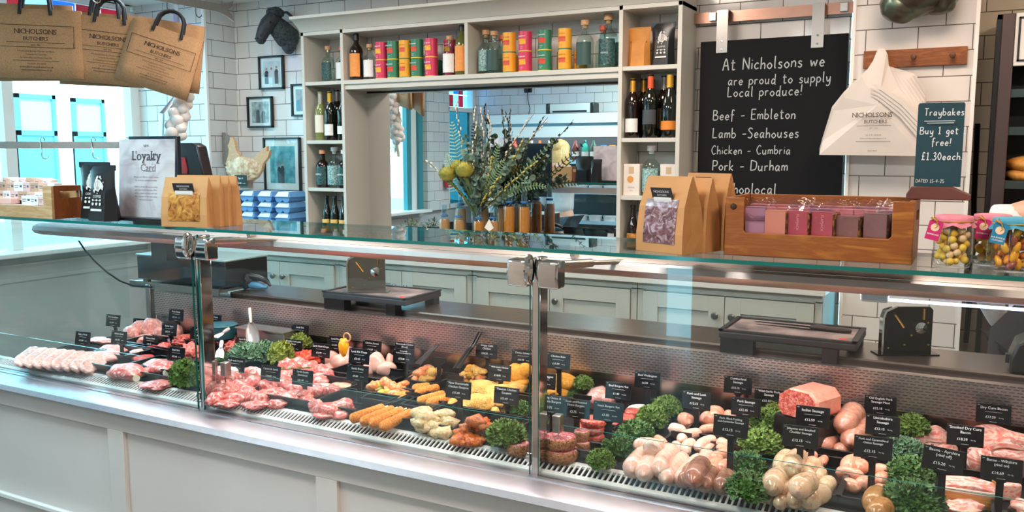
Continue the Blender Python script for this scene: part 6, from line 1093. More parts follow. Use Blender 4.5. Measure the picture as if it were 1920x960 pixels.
def eggbox(x, z, label, y=4.30):
    t = thing('egg_box', label, 'egg box', (x, y, z), R(random.Random(int(x * 991 + z * 77)).uniform(-4, 4)), 'stacked blue egg boxes')
    put('tray', cm(('egt',), lambda: MB().prism([(-.06, .032), (-.055, .012), (-.045, 0), (-.015, 0), (0, .014), (.015, 0), (.045, 0), (.055, .012), (.06, .032)], -.09, .09, 'y').mesh('tray', False)), EB, t)
    put('lid', cm(('egl',), lambda: MB().add([(-.066, -.095, .032), (.066, -.095, .032), (.066, .095, .032), (-.066, .095, .032), (-.045, -.07, .066), (.045, -.07, .066), (.045, .07, .066), (-.045, .07, .066)], [(0, 1, 2, 3), (4, 7, 6, 5), (0, 4, 5, 1), (1, 5, 6, 2), (2, 6, 7, 3), (3, 7, 4, 0)]).mesh('lid', False)), EB, t)
    put('label', cm(('egb',), lambda: MB().quad((-.055, -.0945, .036), (.05, -.0945, .036), (.04, -.0733, .0655), (-.045, -.0733, .0655)).quad((-.045, -.071, .0665), (.04, -.071, .0665), (.04, .03, .0665), (-.045, .03, .0665)).mesh('label', False)), EL, t)
for r_ in range(5):
    for c in range(4): eggbox(-4.40 + c * .152 + (.04 if r_ in (0, 1) and c > 1 else 0), 1.02 + r_ * .0685, 'blue egg box, %s from the left in the %s layer' % (['first', 'second', 'third', 'fourth'][c], ['lowest', 'second lowest', 'middle', 'second highest', 'top'][r_]), 4.29)
rsr = thing('egg_stand', 'low white stand under the stack of blue egg boxes', 'stand', (-4.17, 4.29, 1.0)); put('board', MB().bx(-.33, .36, -.1, .1, .012, .02), WHITE, rsr)
for x in (-.3, .33): put('foot', MB().bx(x - .015, x + .015, -.09, .09, 0, .012), WHITE, rsr)
pbk = thing('wall_bracket', 'grey slotted steel bracket fixed to the return beside the hen', 'bracket', (-4.605, 4.40, 1.55)); put('plate', MB().bx(-.003, .003, -.03, .03, -.13, .13), STEEL, pbk); put('tab', MB().prism([(-.025, .0), (.01, .0), (.02, .03), (.02, .2), (-.02, .22)], .003, .03, 'x'), STEEL, pbk, (0, -.04, -.02))
# ---- plants on the back worktop ---------------------------------------------------
LG = M('leaf_grey_green', '#5d7a52', .6, hx2='#a8b98a', sc=40); LG2 = M('leaf_deep', '#3f5f44', .6, hx2='#6f8f5c', sc=40)
def tuft(x, y, z, label, seed, w=.1):
    t = thing('potted_herb', label, 'plant', (x, y, z)); put('pot', MB().lathe([(0, 0), (.035, 0), (.045, .08), (.04, .08), (.036, .07), (0, .07)], 18), M('pot_stone', '#a5a299', .7), t); rnd = random.Random(seed); mb = MB()
    for k in range(150):
        a = rnd.uniform(0, 6.28); q = rnd.uniform(.0, 1); p = Vector((q * w * cos(a), q * w * .7 * sin(a), .08 + rnd.uniform(0, .085) * (1.1 - q * .6))); T = Matrix.Translation(p) @ Matrix.Rotation(rnd.uniform(0, 6.28), 4, 'Z') @ Matrix.Rotation(rnd.uniform(-1.2, .3), 4, 'Y'); mb.add([(0, 0, 0), (.012, .005, .002), (.026, 0, 0), (.012, -.005, .002)], [(0, 1, 2, 3)], T)
    put('leaves', mb, LG if seed % 2 else LG2, t); return t
tuft(-3.70, 4.12, 1.0, 'small grey green herb in front of the left column beers', 1, .1); tuft(-3.36, 4.14, 1.0, 'left bushy herb in front of the mirror edge', 3, .09); tuft(-3.19, 4.14, 1.0, 'right bushy herb in front of the mirror edge', 2, .1); tuft(-1.72, 4.14, 1.0, 'small herb at the right foot of the mirror', 5, .09)
# ---- amber bottle vases with the flower arrangement ------------------------------------
AMB = M('amber_liquid', '#e08a2a', .12); AMB2 = M('rose_liquid', '#d99a62', .12)
for _m in (AMB, AMB2): _m.node_tree.nodes['Principled BSDF'].inputs['Alpha'].default_value = .8; _m.node_tree.nodes['Principled BSDF'].inputs['Coat Weight'].default_value = .3; BLU = M('blue_band', '#2f6ea8', .5)
def flask(x, y, label, s, liq, tagd=False):
    t = thing('amber_bottle', label, 'bottle', (x * 1.031, y + .13, 1.0), group='amber bottles below the flowers')
    put('glass', cm(('flk',), lambda: MB().lathe([(0, 0), (.038, 0), (.042, .005), (.042, .175), (.036, .192), (.021, .2), (.02, .205), (.02, .248), (.023, .249), (.023, .256), (.018, .256), (.017, .205)], 20).mesh('glass')), GL('neck_glass', (.86, .94, .97), 1.7), t, scale=(.8, .8, s))
    put('drink', cm(('flq',), lambda: MB().lathe([(0, .004), (.039, .006), (.039, .172), (.034, .188), (.0, .188)], 20).mesh('drink')), liq, t, scale=(.8, .8, s)); put('band', cm(('flb',), lambda: MB().tube([(.024 * cos(a), .024 * sin(a), .204) for a in [2 * pi * i / 18 for i in range(19)]], .004, 6).mesh('band')), BLU, t, scale=(.8, .8, s))
    if tagd: put('tag', MB().prism([(0, .05), (-.03, -.0), (0, -.02), (.03, .0)], -.001, .001, 'y'), M('tag_cream', '#ece0cf', .6), t, (0, -.045, .19))
for i, (x, y, s, m, tg, l) in enumerate([(-2.66, 4.14, 1.2, AMB2, 0, 'leftmost front amber bottle'), (-2.55, 4.12, 1.2, AMB2, 0, 'second front amber bottle'), (-2.42, 4.12, 1.18, AMB, 0, 'third front amber bottle'), (-2.335, 4.13, 1.2, AMB2, 1, 'front amber bottle with a cream diamond tag'), (-2.62, 4.26, 1.5, AMB2, 0, 'rear left amber bottle'), (-2.47, 4.26, 1.55, AMB2, 0, 'rear centre amber bottle'), (-2.36, 4.28, 1.55, AMB2, 0, 'rear amber bottle behind the tagged one'), (-2.26, 4.18, 1.64, AMB, 0, 'tall amber bottle second from the right'), (-2.17, 4.19, 1.64, AMB, 0, 'tall amber bottle furthest right')]): flask(x, y, l + ' under the flowers', s, m, tg)
vs_ = thing('flower_vase', 'clear glass vase holding the flowers amid the amber bottles', 'vase', (-2.49, 4.20 - .02, 1.0)); vs_.location = (-2.565, 4.335, 1.0); put('glass', MB().lathe([(0, 0), (.02, 0), (.022, .01), (.02, .24), (.026, .26), (.022, .26), (.017, .235), (.018, .01), (0, .008)], 18), CLEAR, vs_)
BARK = M('twig', '#5a4030', .7, var=.1, sc=60); CATK = M('catkin', '#e9e2cc', .8, var=.08, sc=80); STEMG = M('stem_green', '#6d7f48', .6); BUD = M('bud_yellow', '#c9bd5c', .7, var=.1, sc=80)
V0 = Vector((-2.565, 4.335, 1.24))
def arc(tip, bulge, n=14):
    tip = Vector(tip); mid = (V0 + tip) / 2 + Vector(bulge); return [V0 * (1 - t) ** 2 + mid * 2 * t * (1 - t) + tip * t * t for t in [i / (n - 1) for i in range(n)]]
def willow(tip, bulge, label, seed, start=.35, yel=False, size=.0085):
    t = thing('willow_branch', label, 'branch', V0, group='willow branches in the flower vase'); P = [p - V0 for p in arc(tip, bulge)]; rnd = random.Random(seed)
    put('twig', MB().tube(P, [.0042 - .003 * i / 13 for i in range(14)], 6), BARK, t); c = MB(); n = int(30 * (1 - start))
    for i in range(n):
        f = start + (1 - start) * i / n; k = f * 13; j = min(12, int(k)); p = P[j].lerp(P[j + 1], k - j); d = (P[j + 1] - P[j]).normalized(); sd = Vector((rnd.uniform(-1, 1), rnd.uniform(-1, .4), rnd.uniform(-.2, 1))).normalized() * .009
        T = Matrix.Translation(p + sd) @ d.to_track_quat('Z', 'Y').to_matrix().to_4x4(); c.ico((0, 0, 0), size * rnd.uniform(.7, 1.1), 1, (.75, .75, 1.35), T=T)
    put('catkins', c, BUD if yel else CATK, t)
for i, (px, py, y, b, l, st, ye) in enumerate([(856, 188, 4.16, (-.05, 0, .1), 'willow branch rising to the top left of the flowers', .45, 0), (893, 196, 4.12, (.0, -.05, 0), 'willow branch rising straight in the middle', .4, 0), (900, 200, 4.2, (.06, 0, .05), 'second upright willow branch just right of the middle', .4, 0), (916, 205, 4.22, (.08, 0, .05), 'tallest upright willow branch leaning right', .35, 0), (798, 300, 4.08, (.08, 0, -.02), 'willow branch reaching far left past the artichokes', .3, 0),
    (1027, 220, 4.15, (-.08, 0, -.06), 'long willow branch reaching up to the far right', .3, 0), (1010, 300, 4.08, (-.05, 0, -.03), 'yellow budded branch reaching out to the right', .25, 1), (985, 260, 4.12, (-.02, 0, -.05), 'yellow budded branch at the upper right', .25, 1), (940, 330, 4.06, (.0, -.04, .0), 'short yellow budded branch in front', .3, 1), (1000, 215, 4.25, (-.06, 0, 0), 'thin willow branch behind the long right one', .5, 0), (925, 290, 4.06, (.03, 0, 0), 'yellow budded branch near the middle', .35, 1)]): willow(at(px, py, Y=min(4.44, y + .16)), b, l, i, st, ye)
def euc(tip, bulge, label, seed, m, r=.017, n=34):
    t = thing('eucalyptus_stem', label, 'foliage', V0, group='eucalyptus stems in the flower vase'); P = [p - V0 for p in arc(tip, bulge)]; rnd = random.Random(seed); put('stem', MB().tube(P, .0025, 5), STEMG, t); mb = MB()
    for i in range(n):
        f = .3 + .7 * i / n; k = f * 13; j = min(12, int(k)); p = P[j].lerp(P[j + 1], min(1, k - j)); nr = Vector((rnd.uniform(-1, 1), rnd.uniform(-1, .2), rnd.uniform(-.6, 1))).normalized(); rr = r * rnd.uniform(.7, 1.25); c = p + Vector((rnd.uniform(-1, 1), rnd.uniform(-.7, .7), rnd.uniform(-.5, .5))) * r * 1.3
        T = Matrix.Translation(c) @ nr.to_track_quat('Z', 'Y').to_matrix().to_4x4(); mb.add([(0, 0, -.003)] + [(rr * cos(a), rr * .85 * sin(a), .002 * sin(2 * a)) for a in [2 * pi * q / 9 for q in range(9)]], [(0, 1 + q, 1 + (q + 1) % 9) for q in range(9)], T)
    put('leaves', mb.mesh('leaves', 'all'), m, t)
EU = M('eucalyptus', '#5c7b6a', .6, hx2='#94ad9c', sc=30); ED = M('eucalyptus_dark', '#4a6355', .6, hx2='#7d9888', sc=30); FE = M('fern_green', '#64825a', .6, hx2='#86a37c', sc=30); FP = M('fern_pale', '#8fae98', .6, hx2='#b5c9b0', sc=30)
for i, (px, py, y, b, l, m) in enumerate([(872, 250, 4.16, (0, 0, .05), 'blue green eucalyptus stem left of the middle', EU), (897, 238, 4.14, (0, -.03, 0), 'dark eucalyptus stem in the middle', ED), (880, 290, 4.08, (-.02, -.03, 0), 'low dark eucalyptus stem in front of the middle', ED), (915, 262, 4.2, (0, 0, 0), 'blue green eucalyptus stem right of the middle', EU), (990, 262, 4.14, (-.05, 0, -.03), 'eucalyptus stem leaning far right', EU), (965, 300, 4.1, (-.03, 0, 0), 'low eucalyptus stem leaning right', EU), (860, 300, 4.2, (-.04, 0, .03), 'eucalyptus stem behind the artichokes', ED), (930, 300, 4.12, (0, -.02, 0), 'eucalyptus stem behind the yellow buds', EU), (1000, 330, 4.1, (-.02, 0, -.02), 'lowest eucalyptus stem on the right', EU), (900, 330, 4.05, (0, -.03, 0), 'short eucalyptus stem at the very front', ED)]): euc(at(px, py, Y=min(4.44, y + .16)), b, l, i, m, .018, 40)
def fern(tip, bulge, label, seed, m, w=.06):
    t = thing('fern_frond', label, 'foliage', V0, group='fern fronds in the flower vase'); P = [p - V0 for p in arc(tip, bulge, 26)]; put('stem', MB().tube(P, .0018, 5), STEMG, t); mb = MB()
    for i in range(10, 26):
        f = (i - 10) / 15; L = w * (1 - f) ** .6 + .008; d = (P[min(25, i + 1)] - P[i - 1]).normalized(); s = d.cross(Vector((0, 1, 0))).normalized()
        for sg in (-1, 1):
            for q in range(5):
                a = P[i] + (s * sg + d * .35) * L * q / 5; b = a + (s * sg + d * .35) * L / 5.2; nn = (d * .9 + s * sg * .2) * .006; mb.add([a, a + nn, b + nn * .6, b, b - nn * .6, a - nn], [(0, 1, 2, 3), (0, 3, 4, 5)])
    put('leaflets', mb, m, t)
for i, (px, py, y, b, l, m, w) in enumerate([(848, 230, 4.2, (-.06, 0, .04), 'pale fern frond at the upper left', FP, .055), (838, 290, 4.2, (-.06, 0, .03), 'pale fern frond at the left behind the artichokes', FP, .06), (935, 272, 4.15, (.02, 0, .02), 'green fern frond right of the middle', FE, .034), (1022, 350, 4.08, (0, 0, .12), 'green fern frond arching low to the right', FE, .026), (1035, 265, 4.1, (-.02, 0, -.05), 'green fern frond at the far right', FE, .024), (945, 300, 4.04, (0, -.03, .02), 'green fern frond low in front', FE, .035)]): fern(at(px, py, Y=min(4.44, y + .16)), b, l, i, m, w)
AG = M('artichoke', '#c2b046', .5, hx2='#8f9440', sc=30); 
def arti(px, py, y, label, r):
    c = at(px, py, Y=y + .13); t = thing('artichoke', label, 'flower', V0, group='artichokes in the flower vase'); P = [p - V0 for p in arc(c - Vector((0, 0, r * .8)), (.03, 0, .02))]; put('stem', MB().tube(P, [.006] * 10 + [.008, .010, .013, .016], 8), STEMG, t); mb = MB(); o = c - V0
    for k in range(6):
        n = 9 - k; el = -.5 + k * .34
        for i in range(n):
            a = 2 * pi * (i + .5 * (k % 2)) / n; d = Vector((cos(a) * cos(el), sin(a) * cos(el), sin(el))); T = Matrix.Translation(o + d * r * (.86 - .05 * k)) @ d.to_track_quat('Y', 'Z').to_matrix().to_4x4(); s = r * (.52 - .03 * k)
            mb.add([(-s * .8, 0, -s), (s * .8, 0, -s), (s * .95, r * .12, 0), (s * .5, r * .16, s * .8), (0, r * .26, s * 1.3), (-s * .5, r * .16, s * .8), (-s * .95, r * .12, 0), (0, r * .28, 0)], [(0, 1, 7), (1, 2, 7), (2, 3, 7), (3, 4, 7), (4, 5, 7), (5, 6, 7), (6, 0, 7)], T)
    mb.ico(tuple(o), r * .66, 2); put('bracts', mb, AG, t)
for a in ((839, 326, 4.08, 'left artichoke head in front of the mirror', .044), (871, 318, 4.08, 'right artichoke head in front of the mirror', .046), (858, 312, 4.15, 'rear artichoke head between the other two', .04)): arti(*a)
# ---- big blackboard, its rail ------------------------------------------------------
br = thing('blackboard_rail', 'flat copper coloured rail on the tiles above the blackboard', 'rail', (-.95, 4.46, 2.30)); CO = M('rail_copper', '#b58a78', .3, .9, var=.05, sc=20)
put('bar', MB().bx(-.385, .44, -.006, .0, -.027, .027), CO, br); 
for x in (-.27, .36): put('fixing', MB().bx(x - .018, x + .018, -.03, .04, -.02, .022), STEEL, br, bev=.002)
bb = thing('blackboard', 'large blackboard listing local produce hung from two steel straps', 'blackboard', (-.915, 4.42, 1.26)); put('slate', MB().bx(-.355, .355, -.012, .006, 0, .915), SLATE, bb, (0, 0, 0), bev=.002)
for x in (-.245, .215):
    h = put('strap', MB().bx(x - .028, x + .028, -.019, -.013, .855, 1.06).bx(x - .028, x + .028, -.019, .05, 1.06, 1.066), M('strap_steel', '#a8a09a', .3, .9), bb)
    for z in (.872, .912): put('rivet', MB().lathe([(.006, 0), (.005, .003), (0, .0035)], 10, T=Matrix.Translation((x, -.019, z)) @ Matrix.Rotation(pi / 2, 4, 'X')), CHROME, h)
def hl(s, px, py, px2, py2):
    """chalk line spanning two pixel points of its baseline"""
    a = at(px, py, Y=4.405); b = at(px2, py2, Y=4.405); return a.x - bb.location.x, a.z - bb.location.z, b.x - a.x
def hw(s): return sum((max(p[0] for st in HAND[c] for p in st) + .2) if c != ' ' else .5 for c in s)
CH = []
for s, a, b in (('At Nicholsons we', (1355, 132), (1549, 124)), ('are proud to supply', (1365, 160), (1560, 155)), ('Local produce!', (1364, 182), (1506, 180)), ('Beef - Embleton', (1337, 225), (1493, 223)), ('Lamb -Seahouses', (1336, 259), (1500, 256)), ('Chicken - Cumbria', (1334, 289), (1484, 290)), ('Pork - Durham', (1336, 319), (1478, 320)), ('#shoplocal', (1352, 362), (1458, 358))):
    x, z, w = hl(s, *a, *b); CH.append((s, w / hw(s), x, z))
put('lettering', hand(CH, .095), M('chalk_grey', '#c2c6c6', .9), bb, (0, -.0135, 0))
# ---- peg rail, paper carrier bags, bull head ------------------------------------------
pg = thing('peg_rail', 'brown wooden peg rail on the tiled pillar', 'peg rail', (-.26, 4.2, 2.025)); put('board', MB().bx(-.205, .205, -.02, 0, -.038, .038), WOOD('peg_wood', '#9a5a2a', '#7c4218', (3, 20, 20), .4, '#a8662f'), pg, bev=.002)
for x in (-.12, .0, .15): put('peg', MB().lathe([(.009, 0), (.007, .02), (.012, .03), (.010, .038), (0, .04)], 12, T=Matrix.Translation((x, -.02, 0)) @ Matrix.Rotation(pi / 2, 4, 'X')), M('peg_dark', '#5a3316', .5), pg)
PB = M('white_paper', '#d6cec6', .7, var=.03, sc=8)
def paperbag(k, N):
    t = thing('paper_carrier', '%s white paper carrier bag of the bundle hanging from the peg rail' % ORD[k] if k else 'frontmost white paper carrier bag printed with the shop name, hanging from the peg rail', 'paper bag', (-.385, 4.085 + .010 * k, 2.06), group='white paper carriers on the peg')
    s = .017 * k; rnd = random.Random(k)
    prof = [(-.012, 0), (.012, 0), (.022, -.02), (.03, -.07), (.075 + s * .6, -.16 + s * .5), (.172 + s * .12, -.30 + s * 1.1), (.18 + s * .05, -.46), (-.235 - s * .12, -.455 + s * .25), (-.222 - s * .14, -.39), (-.18 - s * .16, -.26 + s * .2), (-.14 - s * .1, -.205 + s * .3), (-.07 - s * .1, -.12 + s * .2), (-.03, -.05), (-.02, -.02)]
    mb = MB(); n = len(prof); vs = []
    for d in (0, 1): vs += [(x, (.0 if i in (0, 1, 2, 13) else -.012 * sin(i * 1.3 + k * .4)) + d * .002, z) for i, (x, z) in enumerate(prof)]
    cf = [(0, -.03), ]
    c0 = len(vs); vs += [(0, -.02, -.24), (0, -.018, -.24)]
    mb.add(vs, [(i, (i + 1) % n, c0) for i in range(n)] + [(n + (i + 1) % n, n + i, c0 + 1) for i in range(n)] + [(i, n + i, n + (i + 1) % n, (i + 1) % n) for i in range(n)]); put('paper', mb.mesh('paper', False), PB, t)
    if k == 0:
        [put('fold', MB().prism([(-.03, -.15 - .016 * q), (.02, -.165 - .016 * q), (.10, -.225 - .018 * q), (.176, -.315 - .022 * q), (.178, -.333 - .022 * q), (.09, -.24 - .018 * q), (.01, -.178 - .016 * q)], -.036 + .004 * q, -.033 + .004 * q, 'y'), PB, t) for q in range(4)]
        put('lettering', writing([('NICHOLSONS', .028, -.02, -.292, 'c', 's'), ('BUTCHERS', .020, -.005, -.318, 'c', 's'), (.0015, .14, -.012, -.33, 'c', 'rule'), ('EST. 1914', .008, -.012, -.342), ('Tel: 0191 2525250', .0085, -.012, -.372), ('www.nicholsonsbutchers.co.uk', .0085, -.012, -.386), (.0015, .14, -.012, -.398, 'c', 'rule'), ('REAL MEAT', .0075, -.012, -.44, 'c', 'b')]), INK, t, (0, -.0265, 0))
for k in range(7): paperbag(k, 7)
bh = thing('bull_head', 'lower part of a bronze sculpted bull head high on the pillar', 'sculpture', (-.255, 4.2, 2.3)); BZ = M('bronze', '#4a4038', .3, .6, hx2='#6b7a68', sc=10)
put('muzzle', MB().ico((-.005, -.12, -.02), .12, 4, (1.1, .9, .85), .15, 1.6, 3), BZ, bh); put('jaw', MB().ico((-.055, -.13, -.06), .085, 4, (1.05, .9, .9), .15, 2, 4), BZ, bh); put('cheek', MB().ico((.075, -.11, -.03), .085, 4, (1, .9, 1), .15, 2, 5), BZ, bh); put('head', MB().tube([(0, 0, .12), (0, -.05, .10), (0, -.1, .04)], [.13, .13, .11], 16), BZ, bh)
for s in (-1, 1): put('nostril', MB().ico((s * .05, -.225, -.0), .02, 2, (1, .5, .8)), M('nostril', '#000000', .6), bh); put('horn', MB().tube([(s * .1, -.03, .2), (s * .2, -.04, .24), (s * .26, -.05, .33)], [.035, .028, .008], 10), BZ, bh)
# ================================================================ drinks fridge and things on the customer side (seen in the mirror)
fg = thing('drinks_fridge', 'wide open fronted white drinks fridge against the tiled wall, seen in the mirror', 'fridge', (-3.6, .35, 0)); FW = M('fridge_white', '#e9edee', .35); FD = M('fridge_inside', '#2b3338', .4); X0, X1, Y0, Y1 = -4.78, -2.35, .075, .66
put('back', MB().bx(X0, X1, Y0, Y0 + .06, .0, 2.0), FD, fg, world=True); put('base', MB().bx(X0, X1, Y0, Y1, .0, .38), FW, fg, world=True, bev=.005); put('side', MB().bx(X0, X0 + .05, Y0, Y1, .38, 2.0), FW, fg, world=True, bev=.004); put('side', MB().bx(X1 - .05, X1, Y0, Y1, .38, 2.0), FW, fg, world=True, bev=.004)
put('head', MB().bx(X0, X1, Y0, Y1 - .08, 1.79, 2.0), FW, fg, world=True); put('fascia', MB().bx(X0, X1, Y1 - .08, Y1, 1.915, 2.015), FW, fg, world=True, bev=.004); put('light_valance', MB().bx(X0 + .02, X1 - .02, Y1 - .07, Y1 - .02, 1.77, 1.885), WHITE, fg, world=True); put('night_blind', MB().bx(X0 + .05, X1 - .05, Y1 - .06, Y1 - .03, 1.885, 1.915), M('blind_blue', '#6fa3b8', .4), fg, world=True)
for z in (1.50, 1.18, .86): s = put('shelf', MB().bx(X0 + .05, X1 - .05, Y0 + .06, Y1 - .12, z, z + .018), FW, fg, world=True); put('price_strip', MB().bx(X0 + .05, X1 - .05, Y1 - .12, Y1 - .112, z - .01, z + .03), M('strip_blue', '#9fc4d4', .3), s)
DR = [('#c9483a', 0), ('#d8d9dc', 0), ('#3f8ac0', 1), ('#e07a3a', 0), ('#2f9a8a', 0), ('#c73a44', 1), ('#3f9ac8', 1), ('#e0a03a', 1), ('#dfe8ec', 0), ('#274a3c', 0), ('#e8ecee', 0), ('#5a2f2a', 0)]
CANP = [(0, 0), (.029, 0), (.033, .006), (.033, .155), (.028, .168), (0, .168)]; BOTP = [(0, 0), (.031, 0), (.033, .006), (.033, .13), (.026, .165), (.012, .19), (.012, .22), (0, .222)]
ON = ['first', 'second', 'third', 'fourth', 'fifth', 'sixth', 'seventh', 'eighth', 'ninth', 'tenth', 'eleventh', 'twelfth', 'thirteenth', 'fourteenth', 'fifteenth', 'sixteenth', 'seventeenth', 'eighteenth', 'nineteenth', 'twentieth']
for i in range(20):
    c, can = DR[(i * 5) % 12]; x = -4.52 + i * .106
    mb = MB().lathe(CANP if can else BOTP, 16, sx=1.15, sy=1.15); mb.k = 1; mb.lathe([(.0385, .05), (.0385, .10)], 16)
    tag(put('drink_can' if can else 'drink_bottle', mb, [M('drink_' + c[1:], c, .25), M('drink_label', '#e9e4da', .5)], None, (x, .47 + .02 * (i % 2), 1.519)), '%s drink from the left on the top shelf of the drinks fridge' % ON[i], 'can' if can else 'bottle', 'drinks on the top fridge shelf')
TUB = MB(); TUB.lathe([(0, 0), (.055, 0), (.066, .055), (.069, .058), (.069, .064), (0, .066)], 18, sx=1.15); tubm = TUB.mesh('tub')
for r_ in range(2):
    for i in range(12): tag(put('food_tub', tubm, M('tub_white', '#e3e9ea', .35), None, (-4.4 + i * .17, .46, (1.199, .879)[r_])), '%s white tub from the left on the %s shelf of the drinks fridge' % (ON[i], ('middle', 'lower')[r_]), 'tub', 'white tubs in the drinks fridge')
ht = thing('wall_heater', 'pale fan heater with black ends standing on top of the drinks fridge', 'heater', (-3.85, .42, 2.015)); put('body', MB().bx(-.24, .24, -.07, .07, .012, .115), M('heater_grey', '#d2d2cc', .4), ht, bev=.012)
for s in (-1, 1): put('end_cap', MB().bx(s * .26 - .022, s * .26 + .022, -.075, .075, 0, .12), BLACK, ht, bev=.01)
put('grille', MB().bx(-.2, .2, .07, .074, .02, .04), DARKM, ht)
sk = thing('wall_socket', 'black plug adaptor with a hanging cable on the rear tiles', 'socket', (-4.56, .07, 2.33)); put('plate', MB().bx(-.05, .05, 0, .012, -.04, .04), BLACK, sk, bev=.003); put('plug', MB().bx(-.02, .02, .012, .05, -.02, .02), BLACK, sk, bev=.004); put('cable', MB().tube([(0, .03, -.02), (.01, .03, -.12), (.03, .02, -.22), (.02, .03, -.3)], .005, 6), BLACK, sk)
sn = thing('hand_sanitiser', 'white and red hand sanitiser dispenser on the tiled pier by the door', 'dispenser', (-5.215, .80, 1.36)); put('case', MB().bx(-.0, .07, -.05, .05, .0, .13), WHITE, sn, bev=.01); put('bottle', MB().bx(.0, .06, -.045, .045, -.14, 0), M('sanitiser_red', '#d8343a', .4), sn, bev=.01)
# pouches on the back worktop
for i, (px, w) in enumerate(((776, .16), (815, .16), (1020, .17), (1062, .17))):
    p = at(px, 432, Y=4.26); pouch((p.x, 4.28 + .02 * (i % 2), 1.0), w, .17, '%s black pouch lying on the back worktop before the mirror' % ['leftmost', 'second', 'third', 'rightmost'][i], 5 * i - 8, False)
# bushes outside
for i, (x, y, h, r) in enumerate(((-7.8, 2.1, 1.1, .5), (-8.4, 3.5, 1.0, .5), (-7.6, .6, 1.2, .5))):
    t = thing('garden_shrub', '%s leafy shrub in a tub on the pavement outside the window' % ['left', 'far', 'right'][i], 'shrub', (x, y, -.02), group='shrubs outside the window'); put('leaves', cm(('kale', 1), lambda: kale_mesh(1)), M('shrub_leaf', '#5f8a55', .6, hx2='#9fbf8a', sc=8), t, (0, 0, h), (0, 0, i), (r * 2, r * 2, r * 2)); put('tub', MB().lathe([(0, 0), (.25, 0), (.32, h * .7), (.28, h * .7), (.27, h * .6), (0, h * .6)], 20), M('tub_slate', '#4a5356', .6), t)
# ---- people --------------------------------------------------------------------
def skin(V, E, Rr, lv=2):
    m = bpy.data.meshes.new('sk'); m.from_pydata(V, E, []); o = bpy.data.objects.new('sk', m); COL.objects.link(o); o.modifiers.new('s', 'SKIN'); 
    if not m.skin_vertices: m.skin_vertices.new() if hasattr(m.skin_vertices, 'new') else None
    L = m.skin_vertices[0].data
    for i, r in enumerate(Rr): L[i].radius = r if isinstance(r, tuple) else (r, r); L[i].use_root = i == 0
    sb = o.modifiers.new('u', 'SUBSURF'); sb.levels = lv; sb.render_levels = lv
    dg = bpy.context.evaluated_depsgraph_get(); dg.update(); me = bpy.data.meshes.new_from_object(o.evaluated_get(dg)); bpy.data.objects.remove(o); me.materials.clear(); me.polygons.foreach_set('use_smooth', [True] * len(me.polygons)); return me
def figure(loc, rz, label, hair, hairm, top, legs, arms, shoe):
    t = thing('person', label, 'person', loc, rz); V = []; E = []; Q = []
    def a(p, r, fr=None):
        V.append(p); Q.append(r)
        if fr is not None: E.append((fr, len(V) - 1))
        return len(V) - 1
    pel = a((0, 0, .96), (.15, .105)); sp = a((0, 0, 1.12), (.125, .09), pel); ch = a((0, .005, 1.28), (.15, .105), sp); up = a((0, .01, 1.39), (.12, .085), ch); nk = a((0, .012, 1.47), .052, up); hb = a((0, -.005, 1.55), (.07, .08), nk); hc = a((0, -.01, 1.62), (.078, .095), hb); ht_ = a((0, 0, 1.69), (.06, .07), hc)
    a((0, -.115, 1.595), .012, hc)
    for s in (-1, 1):
        hp = a((s * .085, 0, .90), .095, pel); k = a((s * .095, -.015, .50), .06, hp); an = a((s * .10, .02, .10), .038, k); a((s * .115, -.13, .035), .03, an)
        sh, el, wr, ha = arms[0 if s < 0 else 1]; q = a(sh, .062, up); e = a(el, .044, q); w = a(wr, .030, e); p = a(ha, (.036, .02), w); d = (Vector(ha) - Vector(wr)).normalized(); sd = d.cross(Vector((0, 1, .3))).normalized()
        for j in range(4):
            b = a(tuple(Vector(ha) + d * .045 + sd * (.024 - .016 * j)), .0095, p); L = (.045, .055, .05, .038)[j]; c = a(tuple(Vector(V[b]) + d * L * .6 + Vector((0, -.006, -.004))), .0085, b); a(tuple(Vector(V[c]) + d * L * .5 + Vector((0, -.014, -.01))), .007, c)
        th = a(tuple(Vector(ha) + sd * .04 + d * .005), .011, p); a(tuple(Vector(V[th]) + d * .035 + sd * .012), .009, th)
    SK = FLESH('skin', [(.3, '#d9a58c'), (.7, '#e5b49c')], 6, .3, bump=.02, coat=.0, rough=.5); put('body', skin(V, E, Q), SK, t)
    def sub(idx, name, k, m, extra=None):
        mp = {i: n for n, i in enumerate(idx)}; put(name, skin([V[i] for i in idx], [(mp[x], mp[y]) for x, y in E if x in mp and y in mp], [tuple(z * k for z in (Q[i] if isinstance(Q[i], tuple) else (Q[i], Q[i]))) for i in idx], 2), m, t)
    o = 9; n = 4 + 4 + 12 + 2; tops = [sp, ch, up, pel] + [o + 4, o + 5, o + n + 4, o + n + 5]; wrs = [o + 6, o + n + 6]
    sub([pel, sp, ch, up] + [o + 4, o + 5, o + 6, o + n + 4, o + n + 5, o + n + 6], 'top', 1.16, top); sub([pel, o, o + 1, o + 2, o + n, o + n + 1, o + n + 2], 'trousers', 1.14, legs)
    for s in (-1, 1): put('shoe', MB().ico((s * .115, -.05, .04), .09, 3, (.5, 1.45, .5)), shoe, t); put('ear', MB().ico((s * .08, .0, 1.60), .022, 2, (.4, .8, 1.3)), SK, t); put('eye', MB().ico((s * .03, -.098, 1.625), .010, 2, (1.2, .5, .8)), WHITE, t); put('pupil', MB().ico((s * .03, -.103, 1.625), .005, 1), BLACK, t)
    put('mouth', MB().tube([(-.022, -.092, 1.56), (0, -.099, 1.558), (.022, -.092, 1.56)], .004, 6), M('lips', '#b9685c', .5), t); hair(t, hairm); return t
